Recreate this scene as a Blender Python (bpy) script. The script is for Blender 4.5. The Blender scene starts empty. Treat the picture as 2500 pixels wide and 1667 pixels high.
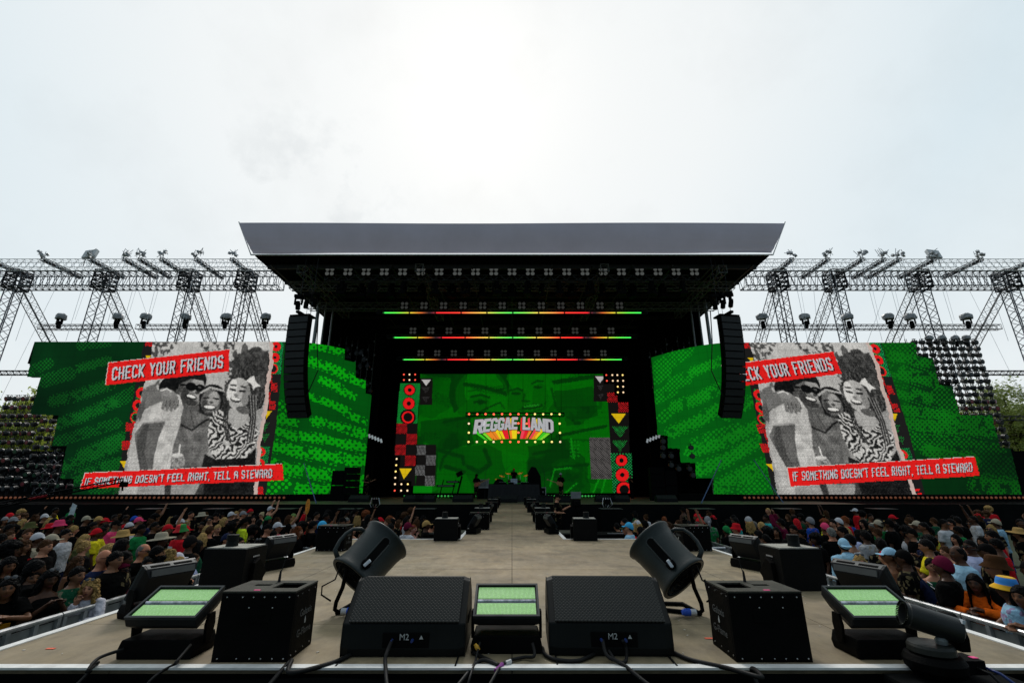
import bpy, bmesh, math, random
import numpy as np
from mathutils import Vector, Matrix, Euler
random.seed(7)
R = math.radians
PI = math.pi
SC = bpy.context.scene
C = SC.collection
# ------------------------------------------------------------------ camera
PITCH = R(17.44)
CAMZ = 2.65
cam_d = bpy.data.cameras.new('camera')
cam = bpy.data.objects.new('camera', cam_d)
C.objects.link(cam)
cam.location = (0, 0, CAMZ)
cam.rotation_euler = (PI / 2 + PITCH, 0, 0)
cam_d.sensor_width = 36
cam_d.lens = 36 * 1111 / 2500
cam_d.clip_start = 0.05
cam_d.clip_end = 3000
SC.camera = cam
# ------------------------------------------------------------------ sky and sun (thin bright overcast, sun behind the stage)
SUN_EL, SUN_AZ = R(46), R(-6)          # azimuth from +Y, towards -X
sd = Vector((math.sin(SUN_AZ) * math.cos(SUN_EL), math.cos(SUN_AZ) * math.cos(SUN_EL), math.sin(SUN_EL)))
W = bpy.data.worlds.new('World'); SC.world = W
W.use_nodes = True
nt = W.node_tree
nt.nodes.clear()
def wn(t, **k):
    n = nt.nodes.new(t)
    for a, b in k.items(): setattr(n, a, b)
    return n
sky = wn('ShaderNodeTexSky', sky_type='NISHITA', sun_disc=False, sun_elevation=SUN_EL, sun_rotation=SUN_AZ, air_density=1.0, dust_density=3.0, ozone_density=1.0)
tc = wn('ShaderNodeTexCoord')
dot = wn('ShaderNodeVectorMath', operation='DOT_PRODUCT'); dot.inputs[1].default_value = sd
nrm = wn('ShaderNodeVectorMath', operation='NORMALIZE')
nt.links.new(tc.outputs['Generated'], nrm.inputs[0]); nt.links.new(nrm.outputs[0], dot.inputs[0])
ramp = wn('ShaderNodeValToRGB')
el = ramp.color_ramp.elements
el[0].position = 0.0; el[0].color = (0.20, 0.27, 0.33, 1)
el[1].position = 1.0; el[1].color = (0.955, 0.972, 0.968, 1)
for p_, c_ in ((0.30, (0.33, 0.43, 0.50)), (0.52, (0.76, 0.86, 0.905)), (0.69, (0.73, 0.84, 0.895)), (0.80, (0.83, 0.90, 0.93)), (0.90, (0.915, 0.95, 0.957)), (0.97, (0.935, 0.96, 0.96))):
    e = el.new(p_); e.color = (*c_, 1)
nt.links.new(dot.outputs['Value'], ramp.inputs[0])
# paler, whiter air low over the horizon on the bright side
sep = wn('ShaderNodeSeparateXYZ'); nt.links.new(nrm.outputs[0], sep.inputs[0])
hz = wn('ShaderNodeMapRange'); hz.inputs[1].default_value = 0.0; hz.inputs[2].default_value = 0.52; hz.inputs[3].default_value = 0.95; hz.inputs[4].default_value = 0.0; nt.links.new(sep.outputs[2], hz.inputs[0])
fr_ = wn('ShaderNodeMapRange'); fr_.inputs[1].default_value = 0.05; fr_.inputs[2].default_value = 0.5; nt.links.new(dot.outputs['Value'], fr_.inputs[0])
hm = wn('ShaderNodeMath', operation='MULTIPLY'); nt.links.new(hz.outputs[0], hm.inputs[0]); nt.links.new(fr_.outputs[0], hm.inputs[1])
hmix = wn('ShaderNodeMix', data_type='RGBA'); hmix.inputs[7].default_value = (0.90, 0.935, 0.945, 1)
nt.links.new(hm.outputs[0], hmix.inputs[0]); nt.links.new(ramp.outputs[0], hmix.inputs[6])
scl = wn('ShaderNodeVectorMath', operation='SCALE'); scl.inputs['Scale'].default_value = 9.8
nt.links.new(hmix.outputs[2], scl.inputs[0])
# loose grey wisps of cloud
no = wn('ShaderNodeTexNoise'); no.inputs['Scale'].default_value = 5.0; no.inputs['Detail'].default_value = 7; no.inputs['Roughness'].default_value = 0.6
nt.links.new(nrm.outputs[0], no.inputs['Vector'])
cr = wn('ShaderNodeMapRange'); cr.inputs[1].default_value = 0.5; cr.inputs[2].default_value = 0.72; cr.inputs[3].default_value = 1.0; cr.inputs[4].default_value = 0.955
nt.links.new(no.outputs[0], cr.inputs[0])
scl2 = wn('ShaderNodeVectorMath', operation='SCALE')
nt.links.new(scl.outputs[0], scl2.inputs[0]); nt.links.new(cr.outputs[0], scl2.inputs['Scale'])
wd = wn('ShaderNodeVectorMath', operation='DOT_PRODUCT'); wd.inputs[1].default_value = Vector((-0.405, 0.80, 0.56)).normalized(); nt.links.new(nrm.outputs[0], wd.inputs[0])
wm = wn('ShaderNodeMapRange'); wm.inputs[1].default_value = 0.978; wm.inputs[2].default_value = 0.998; nt.links.new(wd.outputs['Value'], wm.inputs[0])
n5 = wn('ShaderNodeTexNoise'); n5.inputs['Scale'].default_value = 11; n5.inputs['Detail'].default_value = 8; n5.inputs['Roughness'].default_value = .62; nt.links.new(nrm.outputs[0], n5.inputs['Vector'])
wt = wn('ShaderNodeMapRange'); wt.inputs[1].default_value = 0.50; wt.inputs[2].default_value = 0.66; nt.links.new(n5.outputs[0], wt.inputs[0])
wp = wn('ShaderNodeMath', operation='MULTIPLY'); nt.links.new(wm.outputs[0], wp.inputs[0]); nt.links.new(wt.outputs[0], wp.inputs[1])
wx = wn('ShaderNodeMix', data_type='RGBA'); wx.inputs[7].default_value = (8.0, 8.35, 8.45, 1); nt.links.new(wp.outputs[0], wx.inputs[0]); nt.links.new(scl2.outputs[0], wx.inputs[6])
mx = wn('ShaderNodeMix', data_type='RGBA'); mx.inputs[0].default_value = 0.965
nt.links.new(sky.outputs[0], mx.inputs[6]); nt.links.new(wx.outputs[2], mx.inputs[7])
bg = wn('ShaderNodeBackground'); bg.inputs[1].default_value = 0.10
out = wn('ShaderNodeOutputWorld')
nt.links.new(mx.outputs[2], bg.inputs[0]); nt.links.new(bg.outputs[0], out.inputs[0])
sun_d = bpy.data.lights.new('sun', 'SUN'); sun_d.energy = 1.5; sun_d.angle = R(14); sun_d.color = (1, 0.96, 0.9)
sun = bpy.data.objects.new('sun', sun_d); C.objects.link(sun)
sun.rotation_euler = sd.to_track_quat('Z', 'Y').to_euler()
SC.view_settings.view_transform = 'Standard'
SC.view_settings.look = 'None'
SC.view_settings.exposure = 0.0
SC.view_settings.gamma = 1.0
SC.render.film_transparent = False
SC.cycles.max_bounces = 5
SC.cycles.diffuse_bounces = 3
SC.cycles.glossy_bounces = 2
SC.cycles.transparent_max_bounces = 6
SC.cycles.caustics_reflective = False
# ------------------------------------------------------------------ pixel -> world, used to place real things at their real distance
F = 1111.0
def ray(x, y):
    a = (x - 1250) / F; b = (833.5 - y) / F
    return Vector((a, math.cos(PITCH) - b * math.sin(PITCH), math.sin(PITCH) + b * math.cos(PITCH)))
def atD(x, y, D):
    r = ray(x, y); return Vector((0, 0, CAMZ)) + r * (D / r.y)
def onz(x, y, z):
    r = ray(x, y); return Vector((0, 0, CAMZ)) + r * ((z - CAMZ) / r.z)
def project(X, Y, Z):                       # numpy arrays -> photo pixels
    cp, sp = math.cos(PITCH), math.sin(PITCH)
    Z = Z - CAMZ
    d = Y * cp + Z * sp; u = -Y * sp + Z * cp
    return 1250 + F * X / d, 833.5 - F * u / d
def lin(c):
    c = np.asarray(c, float) / 255.0
    return np.where(c <= 0.04045, c / 12.92, ((c + 0.055) / 1.055) ** 2.4)
# ------------------------------------------------------------------ materials
MATS = {}
def mat(name, col=(0.5, 0.5, 0.5), rough=0.6, metal=0.0, noise=0.25, scale=6.0, bump=0.0, emit=None, obj=False, spec=0.5, attr=None, estr=1.0, bscale=None):
    if name in MATS: return MATS[name]
    m = bpy.data.materials.new(name); m.use_nodes = True
    t = m.node_tree; b = t.nodes['Principled BSDF']
    L = t.links.new
    b.inputs['Roughness'].default_value = rough; b.inputs['Metallic'].default_value = metal
    b.inputs['Specular IOR Level'].default_value = spec
    co = t.nodes.new('ShaderNodeTexCoord')
    n = t.nodes.new('ShaderNodeTexNoise'); n.inputs['Scale'].default_value = scale; n.inputs['Detail'].default_value = 6
    L(co.outputs['Object'], n.inputs['Vector'])
    mr = t.nodes.new('ShaderNodeMapRange'); mr.inputs[1].default_value = 0.3; mr.inputs[2].default_value = 0.7
    mr.inputs[3].default_value = 1 - noise; mr.inputs[4].default_value = 1 + noise
    L(n.outputs[0], mr.inputs[0])
    sc = t.nodes.new('ShaderNodeVectorMath'); sc.operation = 'SCALE'; L(mr.outputs[0], sc.inputs['Scale'])
    if obj:
        oi = t.nodes.new('ShaderNodeObjectInfo'); L(oi.outputs['Color'], sc.inputs[0])
    elif attr:
        at = t.nodes.new('ShaderNodeAttribute'); at.attribute_name = attr; L(at.outputs['Color'], sc.inputs[0])
    else:
        sc.inputs[0].default_value = col
    L(sc.outputs[0], b.inputs['Base Color'])
    mr2 = t.nodes.new('ShaderNodeMapRange'); mr2.inputs[1].default_value = 0.3; mr2.inputs[2].default_value = 0.7
    mr2.inputs[3].default_value = max(0.05, rough - 0.12); mr2.inputs[4].default_value = min(1, rough + 0.12)
    L(n.outputs[0], mr2.inputs[0]); L(mr2.outputs[0], b.inputs['Roughness'])
    if bump:
        n2 = t.nodes.new('ShaderNodeTexNoise'); n2.inputs['Scale'].default_value = bscale or scale * 4; n2.inputs['Detail'].default_value = 4
        L(co.outputs['Object'], n2.inputs['Vector'])
        bp = t.nodes.new('ShaderNodeBump'); bp.inputs['Strength'].default_value = bump; bp.inputs['Distance'].default_value = 0.02
        L(n2.outputs[0], bp.inputs['Height']); L(bp.outputs[0], b.inputs['Normal'])
    if emit is not None:
        b.inputs['Emission Strength'].default_value = estr
        if emit == 'attr':
            L(at.outputs['Color'], b.inputs['Emission Color']); sc.inputs[0].default_value = (0.01,) * 3
            for l in list(t.links):
                if l.to_socket == sc.inputs[0]: t.links.remove(l)
        else: b.inputs['Emission Color'].default_value = (*emit, 1)
        m.cycles.emission_sampling = 'NONE'
    MATS[name] = m
    return m
BLK = mat('black_paint', (0.0035, 0.0033, 0.0033), 0.6, spec=.04, bump=0.15, bscale=90)
BLKM = mat('black_matte', (0.004, 0.004, 0.0038), 0.9, spec=.05, noise=0.4)
GUN = mat('charcoal_plastic', (0.0075, 0.009, 0.0088), 0.5, spec=.10, noise=0.15, bump=0.05, bscale=120)
ALU = mat('grey_aluminium', (0.42, 0.43, 0.44), 0.38, 0.8, noise=0.2)
TRS = mat('dark_truss_steel', (0.030, 0.031, 0.035), 0.6, 0.1, spec=.2)
TRL = mat('glare_pale_aluminium', (0.72, 0.74, 0.76), 0.5, 0.1)  # base colour raised to carry the washed-out sky glare
WHT = mat('white_edge_paint', (0.74, 0.73, 0.70), 0.6, noise=0.12, scale=14)
RUB = mat('black_rubber', (0.007, 0.007, 0.007), 0.6, spec=.2)
LENS = mat('lens_glass', (0.20, 0.21, 0.22), 0.15, 0.3)
TAPE = mat('orange_tape', (0.85, 0.12, 0.05), 0.6)
DRUM = mat('drum_plastic', (0.022, 0.029, 0.028), 0.45, noise=0.2, spec=.25, bump=.08, bscale=60)
TRM = mat('glare_grey_truss', (0.18, 0.19, 0.21), 0.55, 0.1, spec=.3)  # truss colour lightened to stand in for lens glare
PINK = mat('pink_tape', (0.85, 0.06, 0.25), 0.6)
SILV = mat('silver_metal', (0.6, 0.6, 0.6), 0.3, 0.9)
# ------------------------------------------------------------------ mesh building
class MB:
    def __init__(s): s.v = []; s.f = []; s.m = []
    def add(s, vs, fs, mi=0):
        o = len(s.v); s.v.extend([tuple(v) for v in vs])
        s.f.extend([tuple(i + o for i in f) for f in fs]); s.m.extend([mi] * len(fs)); return s
    def box(s, c, d, rot=None, mi=0, taper=(1, 1)):
        x, y, z = d[0] / 2, d[1] / 2, d[2] / 2; tx, ty = taper
        vs = [(-x, -y, -z), (x, -y, -z), (x, y, -z), (-x, y, -z), (-x * tx, -y * ty, z), (x * tx, -y * ty, z), (x * tx, y * ty, z), (-x * tx, y * ty, z)]
        vs = [Vector(v) for v in vs]
        if rot is not None: vs = [rot @ v for v in vs]
        c = Vector(c)
        return s.add([v + c for v in vs], [(0, 3, 2, 1), (4, 5, 6, 7), (0, 1, 5, 4), (1, 2, 6, 5), (2, 3, 7, 6), (3, 0, 4, 7)], mi)
    def bar(s, p, q, r, n=4, mi=0, r2=None, caps=True):
        p = Vector(p); q = Vector(q); d = q - p
        if d.length < 1e-6: return s
        d.normalize(); a = d.orthogonal().normalized(); b = d.cross(a); r2 = r if r2 is None else r2
        vs = []
        for k in range(n):
            t = 2 * PI * (k + .5) / n; vs.append(p + (a * math.cos(t) + b * math.sin(t)) * r)
        for k in range(n):
            t = 2 * PI * (k + .5) / n; vs.append(q + (a * math.cos(t) + b * math.sin(t)) * r2)
        fs = [(k, (k + 1) % n, (k + 1) % n + n, k + n) for k in range(n)]
        if caps: fs += [tuple(range(n - 1, -1, -1)), tuple(range(n, 2 * n))]
        return s.add(vs, fs, mi)
    def tube(s, pts, r, n=8, mi=0, caps=True):
        pts = [Vector(p) for p in pts]; N = len(pts)
        rs = r if isinstance(r, (list, tuple)) else [r] * N
        vs = []; prev = None
        for i, p in enumerate(pts):
            d = (pts[min(i + 1, N - 1)] - pts[max(i - 1, 0)]).normalized()
            if prev is None: a = d.orthogonal().normalized()
            else:
                a = prev - d * prev.dot(d); a = a.normalized() if a.length > 1e-5 else d.orthogonal().normalized()
            prev = a; b = d.cross(a)
            ra = rs[i] if isinstance(rs[i], tuple) else (rs[i], rs[i])
            for k in range(n):
                t = 2 * PI * k / n; vs.append(p + a * math.cos(t) * ra[0] + b * math.sin(t) * ra[1])
        fs = [(i * n + k, i * n + (k + 1) % n, (i + 1) * n + (k + 1) % n, (i + 1) * n + k) for i in range(N - 1) for k in range(n)]
        if caps: fs += [tuple(range(n - 1, -1, -1)), tuple(range((N - 1) * n, N * n))]
        return s.add(vs, fs, mi)
    def lathe(s, prof, mtx=None, n=24, mi=0, cap=True):     # prof: (r, z)
        vs = []
        for r, z in prof:
            for k in range(n):
                t = 2 * PI * k / n; v = Vector((r * math.cos(t), r * math.sin(t), z)); vs.append(mtx @ v if mtx is not None else v)
        N = len(prof)
        fs = [(i * n + k, i * n + (k + 1) % n, (i + 1) * n + (k + 1) % n, (i + 1) * n + k) for i in range(N - 1) for k in range(n)]
        if cap: fs += [tuple(range(n - 1, -1, -1)), tuple(range((N - 1) * n, N * n))]
        return s.add(vs, fs, mi)
    def prism(s, poly, d, mtx=None, mi=0):                  # poly (x,y) CCW, extruded along z by d
        n = len(poly); vs = [Vector((x, y, 0)) for x, y in poly] + [Vector((x, y, d)) for x, y in poly]
        if mtx is not None: vs = [mtx @ v for v in vs]
        fs = [tuple(range(n - 1, -1, -1)), tuple(range(n, 2 * n))] + [(k, (k + 1) % n, (k + 1) % n + n, k + n) for k in range(n)]
        return s.add(vs, fs, mi)
    def build(s, name, m, parent=None, smooth=False, loc=None, bevel=0.0):
        me = bpy.data.meshes.new(name); me.from_pydata(s.v, [], s.f)
        for x in (m if isinstance(m, (list, tuple)) else [m]): me.materials.append(x)
        if any(s.m): me.polygons.foreach_set('material_index', s.m)
        if bevel:
            bm = bmesh.new(); bm.from_mesh(me)
            bmesh.ops.bevel(bm, geom=[e for e in bm.edges if len(e.link_faces) == 2 and e.calc_face_angle(0) > 0.5], offset=bevel, segments=2, affect='EDGES', profile=0.6, clamp_overlap=True)
            bm.to_mesh(me); bm.free()
        if smooth: me.polygons.foreach_set('use_smooth', [True] * len(me.polygons))
        me.update()
        o = bpy.data.objects.new(name, me); C.objects.link(o)
        if parent: o.parent = parent
        if loc is not None: o.location = loc
        return o
def tag(o, label, cat, group=None, kind=None):
    o['label'] = label; o['category'] = cat
    if group: o['group'] = group
    if kind: o['kind'] = kind
    return o
def thing(name, label, cat, loc=(0, 0, 0), rz=0, group=None):
    o = bpy.data.objects.new(name, None); C.objects.link(o); o.empty_display_size = 0.1
    o.location = loc; o.rotation_euler = (0, 0, rz)
    return tag(o, label, cat, group)
def structure(o): o['kind'] = 'structure'; return o
KIDS = {}
def dup(root, loc=None, rz=None, label=None, group=None):
    def rec(o, par):
        c = o.copy(); C.objects.link(c)
        if par is not None: c.parent = par
        for ch in list(o.children): rec(ch, c)
        return c
    r = rec(root, None)
    if loc is not None: r.location = loc
    if rz is not None: r.rotation_euler = (0, 0, rz)
    if label: r['label'] = label
    if group: r['group'] = group
    return r
def lattice(mb, p, q, w, h, bay, rc, rd, up=(0, 0, 1), n=4, mi=0):
    p = Vector(p); q = Vector(q); d = (q - p); Ln = d.length; d.normalize()
    u = Vector(up); s = d.cross(u).normalized(); u = s.cross(d).normalized()
    cs = [s * (a * w / 2) + u * (b * h / 2) for a, b in ((-1, -1), (1, -1), (1, 1), (-1, 1))]
    for c in cs: mb.bar(p + c, q + c, rc, n, mi)
    nb = max(1, round(Ln / bay))
    for i in range(nb):
        a = p + d * (Ln * i / nb); b = p + d * (Ln * (i + 1) / nb); m = (a + b) / 2
        for k in range(4):
            c0, c1 = cs[k], cs[(k + 1) % 4]
            mb.bar(a + c0, m + c1, rd, 3, mi, caps=False); mb.bar(m + c1, b + c0, rd, 3, mi, caps=False)
    for k in range(4):
        mb.bar(p + cs[k], p + cs[(k + 1) % 4], rd, 3, mi); mb.bar(q + cs[k], q + cs[(k + 1) % 4], rd, 3, mi)
    return mb
# ================================================================== SETTING
DECK = 1.6
GRASS = mat('trodden_grass', (0.05, 0.06, 0.025), 0.9, noise=0.5, scale=1.5)
g = MB(); g.add([(-600, -200, 0), (600, -200, 0), (600, 1500, 0), (-600, 1500, 0)], [(0, 1, 2, 3)])
structure(g.build('ground', GRASS))
# plywood deck: sheets with thin gaps, worn and footmarked
def deck_material():
    m = bpy.data.materials.new('worn_plywood'); m.use_nodes = True; t = m.node_tree; L = t.links.new; b = t.nodes['Principled BSDF']
    co = t.nodes.new('ShaderNodeTexCoord')
    def noise(sc, det, rough=.55, sx=1, sy=1):
        mp = t.nodes.new('ShaderNodeMapping'); mp.inputs['Scale'].default_value = (sx, sy, 1); L(co.outputs['Object'], mp.inputs[0])
        n = t.nodes.new('ShaderNodeTexNoise'); n.inputs['Scale'].default_value = sc; n.inputs['Detail'].default_value = det; n.inputs['Roughness'].default_value = rough
        L(mp.outputs[0], n.inputs['Vector']); return n.outputs[0]
    def rng(v, a, b_, c, d):
        r = t.nodes.new('ShaderNodeMapRange'); r.inputs[1].default_value = a; r.inputs[2].default_value = b_; r.inputs[3].default_value = c; r.inputs[4].default_value = d; L(v, r.inputs[0]); return r.outputs[0]
    def mul(a, b_):
        x = t.nodes.new('ShaderNodeMath'); x.operation = 'MULTIPLY'; L(a, x.inputs[0]); L(b_, x.inputs[1]); return x.outputs[0]
    v = mul(rng(noise(0.55, 5), .3, .7, .66, 1.24), rng(noise(9, 8, .65, 1, .35), .3, .72, .78, 1.18))
    v = mul(v, rng(noise(2.2, 6, .6), .51, .66, 1.0, .60))
    v = mul(v, rng(noise(46, 3, .7), .3, .7, .93, 1.07))
    base = t.nodes.new('ShaderNodeMix'); base.data_type = 'RGBA'; base.inputs[6].default_value = (0.315, 0.236, 0.142, 1); base.inputs[7].default_value = (0.215, 0.170, 0.098, 1)
    L(rng(noise(.35, 3), .4, .65, 0, 1), base.inputs[0])
    s = t.nodes.new('ShaderNodeVectorMath'); s.operation = 'SCALE'; L(base.outputs[2], s.inputs[0]); L(v, s.inputs['Scale'])
    L(s.outputs[0], b.inputs['Base Color'])
    L(rng(noise(3, 5), .3, .7, .55, .85), b.inputs['Roughness'])
    bp = t.nodes.new('ShaderNodeBump'); bp.inputs['Strength'].default_value = .25; bp.inputs['Distance'].default_value = .004
    L(noise(60, 4, .6, 1, .3), bp.inputs['Height']); L(bp.outputs[0], b.inputs['Normal'])
    return m
PLY = deck_material()
EX = 3.42; Y0 = 3.225; YB = 9.93; RX = 1.05; YM = 27.2
mb = MB()
def sheet(x0, x1, y0, y1, g=.006):
    if x1 - x0 < .05 or y1 - y0 < .05: return
    mb.box(((x0 + x1) / 2, (y0 + y1) / 2, DECK - .02), (x1 - x0 - g, y1 - y0 - g, .04))
ys = [Y0, 4.1, 6.54, 8.98, YB]
for i in range(4):
    for x0, x1 in ((-EX, -2.44), (-2.44, 0), (0, 2.44), (2.44, EX)): sheet(x0, x1, ys[i], ys[i + 1])
y = YB
while y < YM - .01:
    y1 = min(y + 2.44, YM)
    sheet(-RX, 0, y, y1); sheet(0, RX, y, y1); y = y1
mb.add([(-RX, YB - .002, DECK - .002), (-RX - .10, YB - .002, DECK - .002), (-RX, YB + .3, DECK - .002)], [(0, 1, 2)])
mb.add([(RX, YB - .002, DECK - .002), (RX + .10, YB - .002, DECK - .002), (RX, YB + .3, DECK - .002)], [(0, 2, 1)])
dk = mb.build('thrust_stage_floor', PLY)
structure(dk)
# dark frame below the deck
BLKCLOTH = mat('black_drape', (0.0045, 0.005, 0.005), 0.95, spec=.06, noise=0.3, scale=2, bump=0.3, bscale=6)
mb = MB(); mb.box((0, (Y0 + YB) / 2, .78), (2 * EX - .02, YB - Y0 - .02, 1.55)); mb.box((0, (YB + YM) / 2, .78), (2 * RX - .02, YM - YB - .02, 1.55))
structure(mb.build('thrust_stage_base', BLKCLOTH))
# white edge strips
mb = MB(); w = .055; zt = DECK + .002
def strip(x0, x1, y0, y1): mb.box(((x0 + x1) / 2, (y0 + y1) / 2, zt), (x1 - x0, y1 - y0, .012))
strip(-EX - .03, EX + .03, Y0 - .05, Y0 + .012)
strip(-EX - .03, -EX + .035, Y0 + .012, YB - .03); strip(EX - .035, EX + .03, Y0 + .012, YB - .03)
strip(-EX - .03, -RX - .05, YB - .03, YB + .035); strip(RX + .05, EX + .03, YB - .03, YB + .035)
strip(-RX - .05, -RX + .02, YB - .03, YM); strip(RX - .02, RX + .05, YB - .03, YM)
structure(mb.build('stage_edge_trim', WHT))
# black front drape of the thrust, gently rippled
def drape(x0, x1, yf, z0, z1, n, amp, seed, lean=0.0):
    rnd = random.Random(seed); m = MB(); vs = []; nz = 8
    ph = [rnd.uniform(0, 6) for _ in range(6)]
    for j in range(nz + 1):
        for i in range(n + 1):
            u = i / n; v = j / nz; x = x0 + (x1 - x0) * u
            a = amp * (math.sin(x * 2.1 + ph[0] + v * 2) + .6 * math.sin(x * 4.7 + ph[1] - v * 3) + .4 * math.sin(x * 9 + ph[2]) + .5 * math.sin(x * .9 + v * 5 + ph[3]))
            sag = .05 * abs(math.sin(x * .55 + ph[4])) * v if z1 < 1.7 else .0
            vs.append((x, yf - a * (0.25 + .75 * (1 - v)) - lean * (1 - v), z0 + (z1 - z0) * v - sag))
    m.add(vs, [(j * (n + 1) + i, j * (n + 1) + i + 1, (j + 1) * (n + 1) + i + 1, (j + 1) * (n + 1) + i) for j in range(nz) for i in range(n)])
    return m
tag(drape(-EX - .5, EX + .5, Y0 - .12, .0, DECK - .015, 120, .012, 3, .06).build('front_drape', BLKCLOTH, smooth=True), 'black cloth drape along the front edge of the thrust stage nearest the camera', 'drape')
# main stage block
STG = mat('stage_floor_paint', (0.10, 0.095, 0.055), .6, noise=.35, scale=1.2)
mb = MB(); mb.box((0, 36, .79), (80, 17.5, 1.58)); structure(mb.build('main_stage_base', BLKM))
mb = MB(); mb.box((0, 36, DECK - .006), (40, 17.5, .012)); structure(mb.build('main_stage_floor', STG))
for x0, x1, nm, sd_ in ((-40, -1.12, 'left', 11), (1.12, 40, 'right', 23)):
    tag(drape(x0, x1, 27.2, 0, DECK + .01, 200, .05, sd_).build('stage_skirt', BLKCLOTH, smooth=True), f'long black fabric skirt hanging below the main stage on the {nm} of the runway', 'stage skirt')
# ------------------------------------------------------------------ stage house
HOUSE = mat('black_house_cloth', (0.0035, 0.0035, 0.0035), .95, spec=.05, noise=.4, scale=.7)
FASC = mat('silver_grey_fascia_fabric', (0.40, 0.405, 0.50), .55, noise=.15, scale=.4, bump=.25, bscale=.9)
_t = FASC.node_tree; _tr = _t.nodes.new('ShaderNodeBsdfTranslucent'); _tr.inputs[0].default_value = (.44, .435, .52, 1); _mx = _t.nodes.new('ShaderNodeMixShader'); _mx.inputs[0].default_value = .15
_t.links.new(_t.nodes['Principled BSDF'].outputs[0], _mx.inputs[1]); _t.links.new(_tr.outputs[0], _mx.inputs[2]); _t.links.new(_mx.outputs[0], _t.nodes['Material Output'].inputs[0])
RZ = 16.5
house = thing('stage_roof_structure', 'large covered main stage with black interior and silver grey front canopy', 'stage', (0, 34, 0))
def loc(p): return Vector(p) - house.location
mb = MB()
RX0 = 16.35
mb.add([loc(p) for p in ((-RX0, 26, RZ), (RX0, 26, RZ), (RX0, 45, RZ), (-RX0, 45, RZ), (-RX0, 26, RZ + .12), (RX0, 26, RZ + .12), (RX0, 45, RZ + .12), (-RX0, 45, RZ + .12))],
       [(0, 3, 2, 1), (4, 5, 6, 7), (1, 2, 6, 5), (2, 3, 7, 6), (3, 0, 4, 7), (0, 1, 5, 4)])
mb.build('roof', HOUSE, house)
# front canopy: fabric panel that leans out over its lower edge, sagging a little at the bottom
vs = []; nx, nz = 90, 16
rnd = random.Random(5)
for j in range(nz + 1):
    for i in range(nx + 1):
        u = i / nx; v = j / nz; s = u * 2 - 1
        X = s * (16.5 + .72 * v); Z = RZ + .18 + 1.72 * v; Y = 25.95 - .75 * v
        pull = math.exp(-v * 5) * (abs(s) ** 3) * .12 * math.sin(v * 34 + s * 9) + .03 * math.sin(u * 43 + v * 3) * math.sin(v * PI) + .16 * math.sin(v * PI)
        Z += .03 * math.sin(u * 9 + 1) * (v > .99)
        vs.append(loc((X, Y - pull, Z)))
mb = MB().add(vs, [(j * (nx + 1) + i, j * (nx + 1) + i + 1, (j + 1) * (nx + 1) + i + 1, (j + 1) * (nx + 1) + i) for j in range(nz) for i in range(nx)])
mb.build('canopy', FASC, house, smooth=True)
mb = MB()
mb.bar(loc((-16.55, 25.85, RZ + .02)), loc((16.55, 25.85, RZ + .02)), .045, 8)
for s in (-1, 1): mb.bar(loc((s * 16.55, 25.85, RZ + .06)), loc((s * 17.26, 25.17, RZ + 1.98)), .035, 8)
mb.build('edge_rail', mat('white_rail', (.85, .86, .88), .4, emit=None), house)
mb = MB()
mb.box(loc((0, 44.2, 9)), (33, .3, 15.2))
mb.build('back_wall', HOUSE, house)
for s in (-1, 1):
    mb = MB(); mb.box(loc((s * 15.2, 39.4, 9)), (.3, 9.2, 14.9)); mb.build('side_wall', HOUSE, house)
    mb = MB(); mb.box(loc((s * 13.2, 38.6, 9)), (3.6, .2, 14.8)); mb.build('side_drape', HOUSE, house)
    mb = MB()
    for dx, dy, r in ((15.15, 33.2, .13), (14.75, 33.6, .06), (14.4, 34.2, .07)):
        mb.bar(loc((s * dx, dy, 1.6)), loc((s * dx, dy, RZ - .02)), r, 10)
    mb.build('corner_post', mat('post_metal', (.30, .32, .32), .4, .3), house)
for k_, (a_, b_) in enumerate((((-15.5, 29.3, 15.9), (15.5, 29.3, 15.9)), ((-15.5, 32.4, 15.6), (15.5, 32.4, 15.6)), ((-13.6, 26.6, 15.9), (-13.6, 35, 15.9)), ((13.6, 26.6, 15.9), (13.6, 35, 15.9)), ((-6, 26.6, 16.0), (-6, 36, 16.0)), ((6, 26.6, 16.0), (6, 36, 16.0)))):
    mb = MB(); lattice(mb, loc(a_), loc(b_), .5, .5, 1.0, .035, .02); mb.build('roof_truss', mat('roof_truss_metal', (.16, .165, .16), .5), house)
# black masking under the roof's sloping front corners: beams that show faintly
mb = MB()
for k in range(7):
    yb = 27.2 + k * 2.4
    mb.box(loc((0, yb, RZ - .16)), (32.2, .14, .3))
for k in range(-6, 7):
    mb.box(loc((k * 2.6, 35.4, RZ - .34)), (.1, 17.6, .06))
mb.build('roof_beam', mat('beam_paint', (.02, .021, .02), .6), house)
# ================================================================== LED WALLS (each small face is one LED tile of the picture it shows)
GLY = dict(A="00 05 16 36 45 40|03 43", C="45 36 16 05 01 10 30 41", D="00 06 36 45 41 30 00", E="40 00 06 46|03 33", F="00 06 46|03 33",
           G="45 36 16 05 01 10 30 41 43 23", H="00 06|40 46|03 43", I="20 26", K="00 06|03 13 46|13 40", L="06 00 40", N="00 06 40 46",
           O="10 01 05 16 36 45 41 30 10", R="00 06 36 45 44 33 03|23 40", S="45 36 16 05 04 13 33 42 41 30 10 01", T="20 26|06 46",
           U="06 01 10 30 41 46", W="06 10 23 30 46", Y="06 23 46|23 20", M="00 06 23 46 40", B="00 06 36 45 44 33 03|33 42 41 30 00")
GLY["'"] = "26 25"; GLY[','] = "20 1x"
def text_width(s): return sum({' ': .75, 'I': .42, "'": .4, ',': .4}.get(c, 1.0) + (.22 if c != ' ' else 0) for c in s)
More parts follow.
